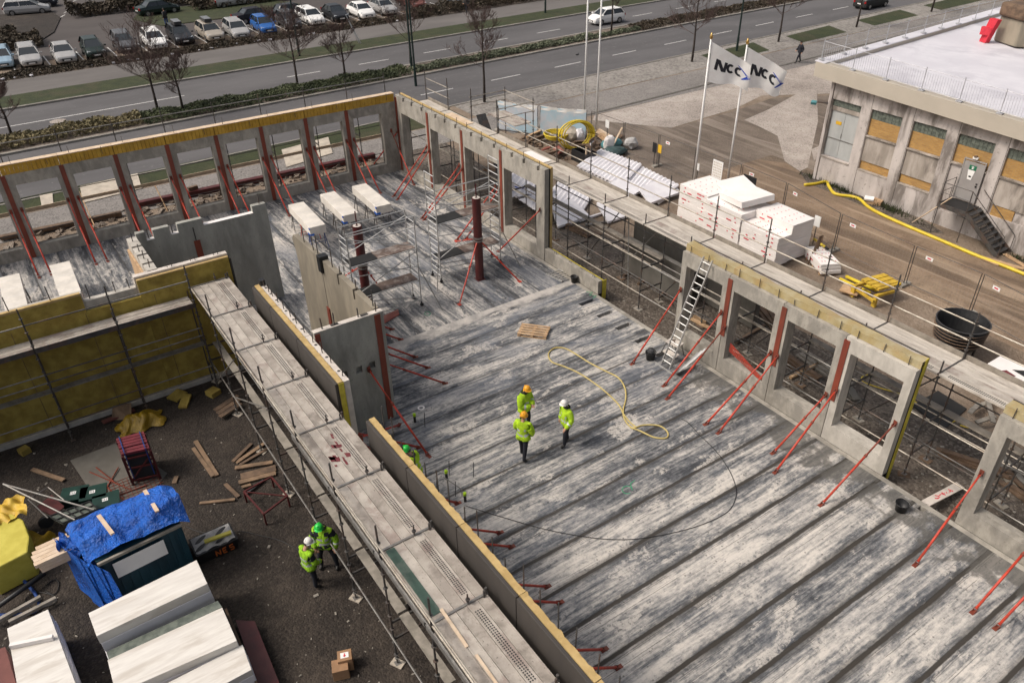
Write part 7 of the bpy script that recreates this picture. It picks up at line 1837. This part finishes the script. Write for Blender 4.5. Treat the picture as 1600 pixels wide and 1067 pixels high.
m.one('rubble', mat['mud'], 'dug earth clods and rubble behind the back wall', 'rubble', kind='stuff')

# clutter below and beside the long deck
rr = random.Random(41)
cl = [(-14.6, 22.7, 1.9, .2, 'wood_old'), (-13.9, 23.4, 2.4, .16, 'wood_grey'), (-12.6, 22.9, 1.5, .3, 'concrete_dark'), (-7.6, 22.9, 2.2, .18, 'wood_old'), (-6.8, 23.5, 1.6, .2, 'wood_grey'), (-5.6, 22.8, 2.0, .16, 'wood_old'), (-17.6, 24.6, 2.6, .2, 'wood_old'), (-18.6, 25.4, 2.2, .25, 'wood'), (-29.4, 23.4, 2.4, .2, 'wood_old'), (-38.6, 24.6, 2.4, .25, 'wood_old'), (-37.2, 25.8, 2.0, .3, 'wood_old'), (-36.2, 24.2, 2.6, .2, 'wood')]
cn = ['behind the second square window, dark one', 'behind the second square window, grey one', 'behind the third square window', 'right of the palest panel, near one', 'right of the palest panel, grey one', 'at the right edge below the deck', 'behind the ladder panel, dark one', 'behind the ladder panel, brown one', 'behind the free end window', 'behind the corner window, near one', 'behind the corner window, stacked wide one', 'behind the corner window, brown one']
for k, (x, y, L_, w, mm) in enumerate(cl):
    a = rr.uniform(-.6, .6); m = MB()
    for q in range(3): m.obox((x + .1 * q, y + .12 * q, ZG + .05 + .07 * q), (L_ * rr.uniform(.8, 1.1), w, .06), a + rr.uniform(-.12, .12))
    m.one('timber_pile', mat[mm], 'boards stacked on the gravel ' + cn[k], 'timber', 'board piles under the long deck')
# ------------------------------------------------------------------ street: cars, trees, lamps, hedges
def car_paint(name, c, rough=.25): 
    if name not in mat: mat[name] = M(name, c, tuple(q * .92 for q in c), 2, rough, .15 if max(c) < .7 else 0, 0, spec=.6)
    return mat[name]
PAINT = {'white': (.72, .71, .7), 'silver': (.42, .41, .4), 'grey': (.11, .11, .115), 'beige': (.42, .37, .31), 'dark': (.02, .021, .024), 'green': (.012, .025, .02), 'blue': (.025, .13, .42), 'lightblue': (.3, .42, .52), 'navy': (.012, .02, .09), 'maroon': (.12, .012, .015), 'black': (.012, .012, .013)}
def car_parts(kind, paint, box=False):
    L, W, H = {'wagon': (4.6, 1.78, 1.48), 'hatch': (4.0, 1.7, 1.5), 'sedan': (4.6, 1.78, 1.44)}[kind]
    f = L / 2; r_ = -L / 2; out = []
    hood0, hood1, belt = .68, .92, .95
    wsb = f - 1.0 if kind != 'hatch' else f - .82; wst = wsb - .78; rrt = {'wagon': r_ + .45, 'hatch': r_ + .5, 'sedan': r_ + 1.3}[kind]; rrb = {'wagon': r_ + .1, 'hatch': r_ + .12, 'sedan': r_ + .75}[kind]
    st = [(f, .3, .55, .62), (f - .08, .22, .66, .78), (f - .5, .2, .80, .86), (wsb + .05, .2, hood1, .89), (wsb - .8, .2, belt, .89), (0 - .3, .2, belt, .89), (rrt, .2, belt + .02, .89), (rrb, .2, belt + .0, .87), (r_ + .06, .25, belt - .06 if kind == 'sedan' else .86, .8), (r_, .35, .7, .7)]
    if kind == 'sedan': st[7] = (rrb, .2, .97, .87)
    k_ = W / 1.78; m = MB(); P = []
    for x, z0, z1, w in st:
        w *= k_; zm = z0 + (z1 - z0) * .62
        P.append([(x, -w * .9, z0), (x, -w, z0 + .16), (x, -w, zm), (x, -w * .9, z1), (x, -w * .5, z1 + .035), (x, w * .5, z1 + .035), (x, w * .9, z1), (x, w, zm), (x, w, z0 + .16), (x, w * .9, z0)])
    n = 10; m.v = [p for ring in P for p in ring]
    for i in range(len(P) - 1):
        for j in range(n): m.f.append((i * n + j, i * n + (j + 1) % n, (i + 1) * n + (j + 1) % n, (i + 1) * n + j)); m.m.append(0)
    m.f.append(tuple(range(n))); m.m.append(0); m.f.append(tuple(range((len(P) - 1) * n, len(P) * n))[::-1]); m.m.append(0)
    # roof skin and pillars
    a, b = .8 * k_, .61 * k_
    zr = H - .05
    m.hexa([(rrt - .02, -b - .02, zr - .03), (wst + .02, -b - .02, zr - .03), (wst + .02, b + .02, zr - .03), (rrt - .02, b + .02, zr - .03), (rrt + .12, -b * .86, zr + .045), (wst - .15, -b * .86, zr + .045), (wst - .15, b * .86, zr + .045), (rrt + .12, b * .86, zr + .045)])
    for s_ in (-1, 1):
        m.beam((wsb, s_ * a, belt - .02), (wst, s_ * (b + .01), zr - .01), .07, .05); m.beam((rrb, s_ * a, belt), (rrt, s_ * (b + .01), zr - .01), .16 if kind != 'sedan' else .1, .05)
        m.beam(((wst + rrt) / 2 + .1, s_ * (a + .0), belt), ((wst + rrt) / 2 + .1, s_ * (b + .012), zr), .07, .035)
    out.append(('body', m, paint, None))
    g = MB(); a2, b2 = a - .015, b - .005
    g.hexa([(rrb + .03, -a2, belt - .03), (wsb, -a2, belt - .03), (wsb, a2, belt - .03), (rrb + .03, a2, belt - .03), (rrt, -b2, zr - .032), (wst, -b2, zr - .032), (wst, b2, zr - .032), (rrt, b2, zr - .032)])
    out.append(('windows', g, mat['glass'], None))
    for x in (f - .82, r_ + .82):
        for s_ in (-1, 1):
            w = MB(); y = s_ * (.80 * k_); w.tube((x, y - .1, .31), (x, y + .1, .31), .31, 16); out.append(('wheel', w, mat['tyre'], None))
            q = MB(); q.tube((x, y + s_ * .08, .31), (x, y + s_ * .108, .31), .19, 12); out.append(('rim', q, mat['rim'], len(out) - 1))
    for s_ in (-1, 1):
        q = MB(); q.hexa([(f - .1, s_ * .42 * k_, .58), (f - .02, s_ * .42 * k_, .56), (f - .22, s_ * .8 * k_, .6), (f - .3, s_ * .78 * k_, .6), (f - .16, s_ * .42 * k_, .7), (f - .08, s_ * .42 * k_, .69), (f - .28, s_ * .8 * k_, .75), (f - .36, s_ * .76 * k_, .75)]); out.append(('headlight', q, mat['headlight'], None))
        q = MB(); q.box(r_ - .01, r_ + .12, s_ * .7 * k_ - .1, s_ * .7 * k_ + .1, .68, .9); out.append(('taillight', q, mat['taillight'], None))
        q = MB(); q.obox((wsb - .1, s_ * (a + .16), 1.0), (.12, .2, .12)); out.append(('mirror', q, paint, None))
    q = MB(); q.box(f - .02, f + .012, -.4, .4, .34, .52); out.append(('grille', q, mat['rubber'], None))
    q = MB(); q.box(f + .013, f + .02, -.25, .25, .36, .46); out.append(('number_plate', q, mat['white'], None))
    q = MB(); q.box(r_ - .02, r_ + .0, -.25, .25, .56, .66); out.append(('number_plate', q, mat['white' if paint.name != 'black' else 'sign_yellow'], None))
    if box:
        q = MB(); q.box(-1.3, .4, -.35, .35, zr + .1, zr + .38); out.append(('roof_box', q, mat['grey_plastic'], None))
        q = MB(); q.box(-1.28, .38, -.33, .33, zr + .382, zr + .4); out.append(('box_lid', q, mat['rim'], len(out) - 1))
    return out
PROTO = {}
def car(kind, pcol, p, rz, label, box=False, group='cars parked in a row behind the hedge'):
    key = (kind, pcol, box)
    if key in PROTO: return dup(PROTO[key], p, rz, label, group)
    t = thing('parked_car' if group else 'car', label, 'car', p, rz, group); PROTO[key] = t; made = []
    for nme, m, mt, par in car_parts(kind, car_paint(pcol, PAINT[pcol]), box):
        if par is None: o = m.build(nme, mt, t, world=False, smooth=False, bevel=.05 if nme == 'body' else 0)
        else:
            o = m.build(nme, mt, None); o.parent = made[par]; CHILD.setdefault(made[par].name, []).append(o)
        made.append(o)
    return t
row = [((14, 107), 'hatch', 'lightblue', 'pale blue car cut by the left edge, first in the row'), ((57, 103), 'wagon', 'silver', 'silver estate car, second from the left in the row'), ((111, 98), 'sedan', 'silver', 'pale silver car left of the dark green one'), ((158, 91), 'hatch', 'green', 'dark green car in the row, between two light ones'), ((206, 80), 'wagon', 'grey', 'dark grey car above the left bare tree'), ((254, 76), 'wagon', 'white', 'white estate car right of the dark grey one'), ((295, 68), 'wagon', 'dark', 'dark car carrying a roof box'), ((342, 63), 'wagon', 'beige', 'beige estate car right of the roof box car'), ((384, 59), 'wagon', 'silver', 'silver estate car left of the bright blue one'), ((427, 52), 'hatch', 'blue', 'bright blue hatchback in the parked row'), ((466, 44), 'hatch', 'grey', 'small dark car beside the lamp post, right of the blue one'), ((500, 38), 'wagon', 'white', 'white estate car right of the lamp post'), ((539, 32), 'sedan', 'dark', 'dark saloon between two white cars'), ((580, 28), 'sedan', 'white', 'white saloon right of the dark one'), ((614, 22), 'sedan', 'silver', 'silver grey saloon near the tall double lamp post'), ((660, 13), 'wagon', 'maroon', 'dark red car behind the hedge, right of the tall lamp post'), ((712, 3), 'sedan', 'lightblue', 'pale blue car cut by the top edge behind the hedge')]
for k, ((u, v), kd, pc, l) in enumerate(row):
    p_ = G(u, v + 3, ZG + .03); y = 5.7 + 2.62 * k + (.1 * ((k * 7) % 3 - 1)); 
    car(kd, pc, (p_.x - 2.2, p_.y - .1, ZG + .03), radians(-4 + (k * 5) % 4), l, 'roof box' in l)
for (u, v), kd, pc, rz, l in [((400, 34), 'sedan', 'navy', 95, 'dark blue car parked crosswise behind the bright blue hatchback'), ((458, 28), 'hatch', 'dark', 95, 'dark car half hidden behind the front row, right of the dark blue one'), ((248, 22), 'sedan', 'green', 100, 'dark green saloon standing alone on the grass island'), ((45, 22), 'wagon', 'silver', 80, 'silver car beyond the dark bushes at the top left'), ((62, 11), 'hatch', 'navy', 75, 'dark blue car behind the silver one at the top left'), ((365, 9), 'wagon', 'silver', 95, 'silver car at the top edge behind the bushes'), ((228, 6), 'hatch', 'lightblue', 95, 'pale car behind the dark green saloon at the top edge')]:
    p_ = G(u, v, ZG + .03); car(kd, pc, p_, radians(rz), l, group='cars farther back in the car park')
p_ = G(952, 38, ZG + .01); car('hatch', 'white', (p_.x - .6, p_.y, ZG + .01), radians(-92), 'white small car driving on the far carriageway', group=None)
p_ = G(1362, 14, ZG + .01); car('wagon', 'black', (p_.x - .6, p_.y + .6, ZG + .01), radians(91), 'black estate car driving away on the near carriageway', group=None)
# bare trees
def bare_tree(p, h, seed, label, spread=1.0, group='bare street trees'):
    rr = random.Random(seed); t = thing('bare_tree', label, 'tree', p, group=group); tr = MB(); cr = MB()
    tr.path([V((0, 0, 0)), V((.03, .02, h * .2)), V((-.03, .05, h * .42)), V((.02, -.02, h * .65)), V((.03, .03, h * .88))], [.11, .09, .07, .045, .018], 7)
    def br(a, d, L, r, lev):
        pts = [a]; n = 3
        for k in range(n):
            d = (d + V((rr.uniform(-.16, .16), rr.uniform(-.16, .16), rr.uniform(-.02, .12)))).normalized(); pts.append(pts[-1] + d * L / n)
        cr.path(pts, [max(.0065, r * (1 - .22 * k)) for k in range(n + 1)], 4 if lev < 2 else 3)
        if lev < 3:
            for k in range(6 if lev == 0 else 5):
                q = pts[rr.choice([1, 2, 3])]; nd = (d + V((rr.uniform(-.9, .9), rr.uniform(-.9, .9), rr.uniform(-.1, .6)))).normalized(); br(q, nd, L * rr.uniform(.42, .66), r * .55, lev + 1)
    nb = 15
    for k in range(nb):
        q = rr.uniform(.3, .86); a = k * 2.4 + rr.uniform(-.4, .4); z = h * q; e = rr.uniform(.35, .95)
        br(V((0, 0, z)), V((cos(a), sin(a), e)).normalized(), h * .34 * (1.15 - q) * spread + .25, .03 * (1.2 - q), 0)
    tr.build('trunk', mat['bark'], t, world=False, smooth=True); cr.build('crown', mat['twig'], t, world=False)
    return t
tr = [((248, 178), 6.6, 1, 'bare tree on the planted median, left one with a leaning trunk', 1.1), ((287, 176), 4.2, 2, 'small reddish bare tree beside the left median tree', 1.0), ((466, 140), 6.4, 3, 'bare tree on the median in front of the left lamp post', 1.2), ((540, 128), 4.6, 4, 'dense reddish bare tree on the median, right of the left lamp post', .9), ((642, 102), 6.2, 5, 'bare tree right behind the tall double lamp post', 1.1), ((757, 160), 7.2, 6, 'bare tree standing on the verge next to the corner scaffold', .75), ((955, 50), 5.6, 7, 'thin bare tree in front of the white car', .5), ((1081, 97), 7.2, 8, 'reddish bare tree at the end of the cobbled verge', .8), ((1216, 66), 6.8, 9, 'bare tree near the pedestrian dressed in black', .7), ((1338, 43), 6.8, 10, 'bare tree in front of the black estate car', .6), ((1455, 19), 6.8, 11, 'bare tree at the top right between the grass beds', .6), ((20, 217), 3.6, 12, 'small bare tree at the left edge of the median', .9)]
for (u, v), h, sd, l, sp in tr: bare_tree(G(u, v), h, sd, l, sp)
# lamp posts
def lamp(p, h, label, arms=1, rz=0.0):
    t = thing('street_lamp', label, 'street lamp', p, rz, 'green street lamps')
    MB().tube((0, 0, 0), (0, 0, 1.2), .11, 10).tube((0, 0, 1.201), (0, 0, h), .085, 10, .055).build('post', mat['lamp_green'], t, world=False)
    for s_ in ((1,) if arms == 1 else (1, -1)):
        m = MB(); m.path([(0, 0, h - .1), (s_ * .5, 0, h + .25), (s_ * 1.4, 0, h + .35)], .035, 7); m.build('arm', mat['lamp_green'], t, world=False)
        m = MB(); m.box(s_ * 1.7 - .35, s_ * 1.7 + .35, -.12, .12, h + .3, h + .42); m.build('lamp_head', mat['lamp_green'], t, world=False, bevel=.03)
    return t
lamp(G(650, 135), 9.5, 'tall dark green lamp post nearer to the corner of the window wall', 1); lamp(G(644, 112), 9.5, 'tall dark green lamp post on the median behind the nearer one', 2)
lamp(G(468, 88, ZG + .1), 9.5, 'dark lamp post on the grass strip by the parked cars', 1); lamp(G(1151, 80), 9.5, 'dark green lamp post on the grass bed behind the flags', 1); lamp(G(852, 22), 9.5, 'thin dark lamp post at the far grass strip near the top edge', 1)
m = MB(); p_ = G(561, 68, ZG + .1); m.tube(p_, p_ + V((-.2, -.9, 2.6)), .04, 6); m.tube(p_ + V((.2, .1, 0)), p_ + V((-.2, -.9, 2.6)), .04, 6); m.one('sign_post', mat['railing'], 'thin leaning double post on the far grass strip', 'post')
# leaf masses
def leaves(name, m_, label, cat, boxes, n, size, seed, kind='stuff', lift=0.0):
    rr = random.Random(seed); m = MB()
    for (x0, x1, y0, y1, z0, h) in boxes:
        a = max(1, int(n * (y1 - y0)))
        for k in range(a):
            y = rr.uniform(y0, y1); cl = .55 + .45 * sin(y * 1.9 + seed) * sin(y * .73 + 2); xx = rr.uniform(0, 1); xp = rx(x0, y) + (x1 - x0) * xx
            hh = h * (.45 + .55 * cl) * (1 - (2 * xx - 1) ** 4 * .6) * rr.uniform(.8, 1.1); z = z0 + hh * (rr.random() ** .4)
            s_ = size * rr.uniform(.6, 1.4); d = V((rr.gauss(0, 1), rr.gauss(0, 1), rr.gauss(.5, .8))).normalized(); a_ = d.orthogonal().normalized() * s_; b_ = d.cross(a_) * .7; c = V((xp, y, z))
            m.poly([c - a_ - b_ * .3, c + b_ * -.9, c + a_, c + b_ * .9])
    return m.one(name, mat[m_], label, cat, kind=kind)
leaves('ground_cover', 'leaf_shrub', 'low green planting on the median behind the back wall', 'planting', [(-61.3, -63.9, 9.5, 31, ZG + .1, .6)], 760, .075, 3)
leaves('ground_cover', 'leaf_grey', 'grey green low planting on the median from the lamp posts to the white car', 'planting', [(-61.6, -63.0, 31.5, 52, ZG + .1, .5)], 420, .09, 5)
leaves('ground_cover', 'leaf_grey', 'grey green low planting on the median beyond the white car', 'planting', [(-61.6, -62.6, 52, 58, ZG + .1, .4)], 300, .09, 6)
leaves('ground_cover', 'leaf_brown', 'dark brown low planting on the median near the top right', 'planting', [(-61.4, -63.8, 58, 110, ZG + .1, .55)], 260, .1, 7)
leaves('dry_grass', 'leaf_dry', 'tufts of dry ornamental grass on the median at the left edge', 'planting', [(-61.6, -63.9, -6, 9.5, ZG + .1, .8)], 480, .1, 8)
leaves('hedge', 'leaf_brown', 'low brown hedge in front of the parked cars', 'hedge', [(-80.8, -82.8, -8, 44, ZG + .05, .5)], 420, .085, 9)
leaves('hedge', 'leaf_brown', 'taller hedge by the dark red car at the top edge', 'hedge', [(-80.8, -83.6, 42.5, 75, ZG + .05, 1.3)], 460, .11, 10)
leaves('shrubs', 'leaf_brown', 'dark bushes on the island at the top left of the car park', 'bushes', [(-92.0, -97.0, -4, 7.5, ZG + .05, 1.1), (-97, -101, -6, 6.0, ZG + .05, 1.2)], 650, .14, 12)
leaves('shrubs', 'leaf_brown', 'dark bushes at the top edge behind the parked cars', 'bushes', [(-100, -104, 24, 36, ZG + .05, 1.6), (-104.5, -108, 12, 34, ZG + .05, 1.6)], 420, .15, 13)
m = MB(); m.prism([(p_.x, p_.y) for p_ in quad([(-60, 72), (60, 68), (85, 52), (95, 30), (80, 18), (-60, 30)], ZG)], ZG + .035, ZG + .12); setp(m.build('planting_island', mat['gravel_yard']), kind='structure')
m = MB(); m.prism([(p_.x, p_.y) for p_ in quad([(208, 32), (255, 42), (400, 24), (470, 8), (420, 0), (220, 18)], ZG)], ZG + .035, ZG + .1); setp(m.build('grass_island', mat['grass']), kind='structure')
rr = random.Random(31); m = MB()
for k in range(46):
    y = rr.uniform(-4, 42); x = rx(-81.2, y) + rr.uniform(-.4, .5); s_ = rr.uniform(.1, .25); m.obox((x, y, ZG + .2), (s_, s_ * 1.5, s_ * .5), rr.uniform(0, 3))
m.one('litter', mat['eps_cool'], 'pale litter scraps along the hedge by the footpath', 'litter', kind='stuff')
# bird over the road
m = MB(); p_ = G(902, 86, 1.0); m.path([p_ + V((-.1, -.1, 0)), p_, p_ + V((.1, .12, 0))], [.03, .06, .02], 6); m.extr([p_, p_ + V((-.05, .1, .02)), p_ + V((.2, -.3, .1))], (0, 0, .02)); m.extr([p_, p_ + V((.05, .12, .02)), p_ + V((-.2, .35, .12))], (0, 0, .02)); m.one('bird', mat['rubber'], 'small black bird flying over the near carriageway', 'bird')
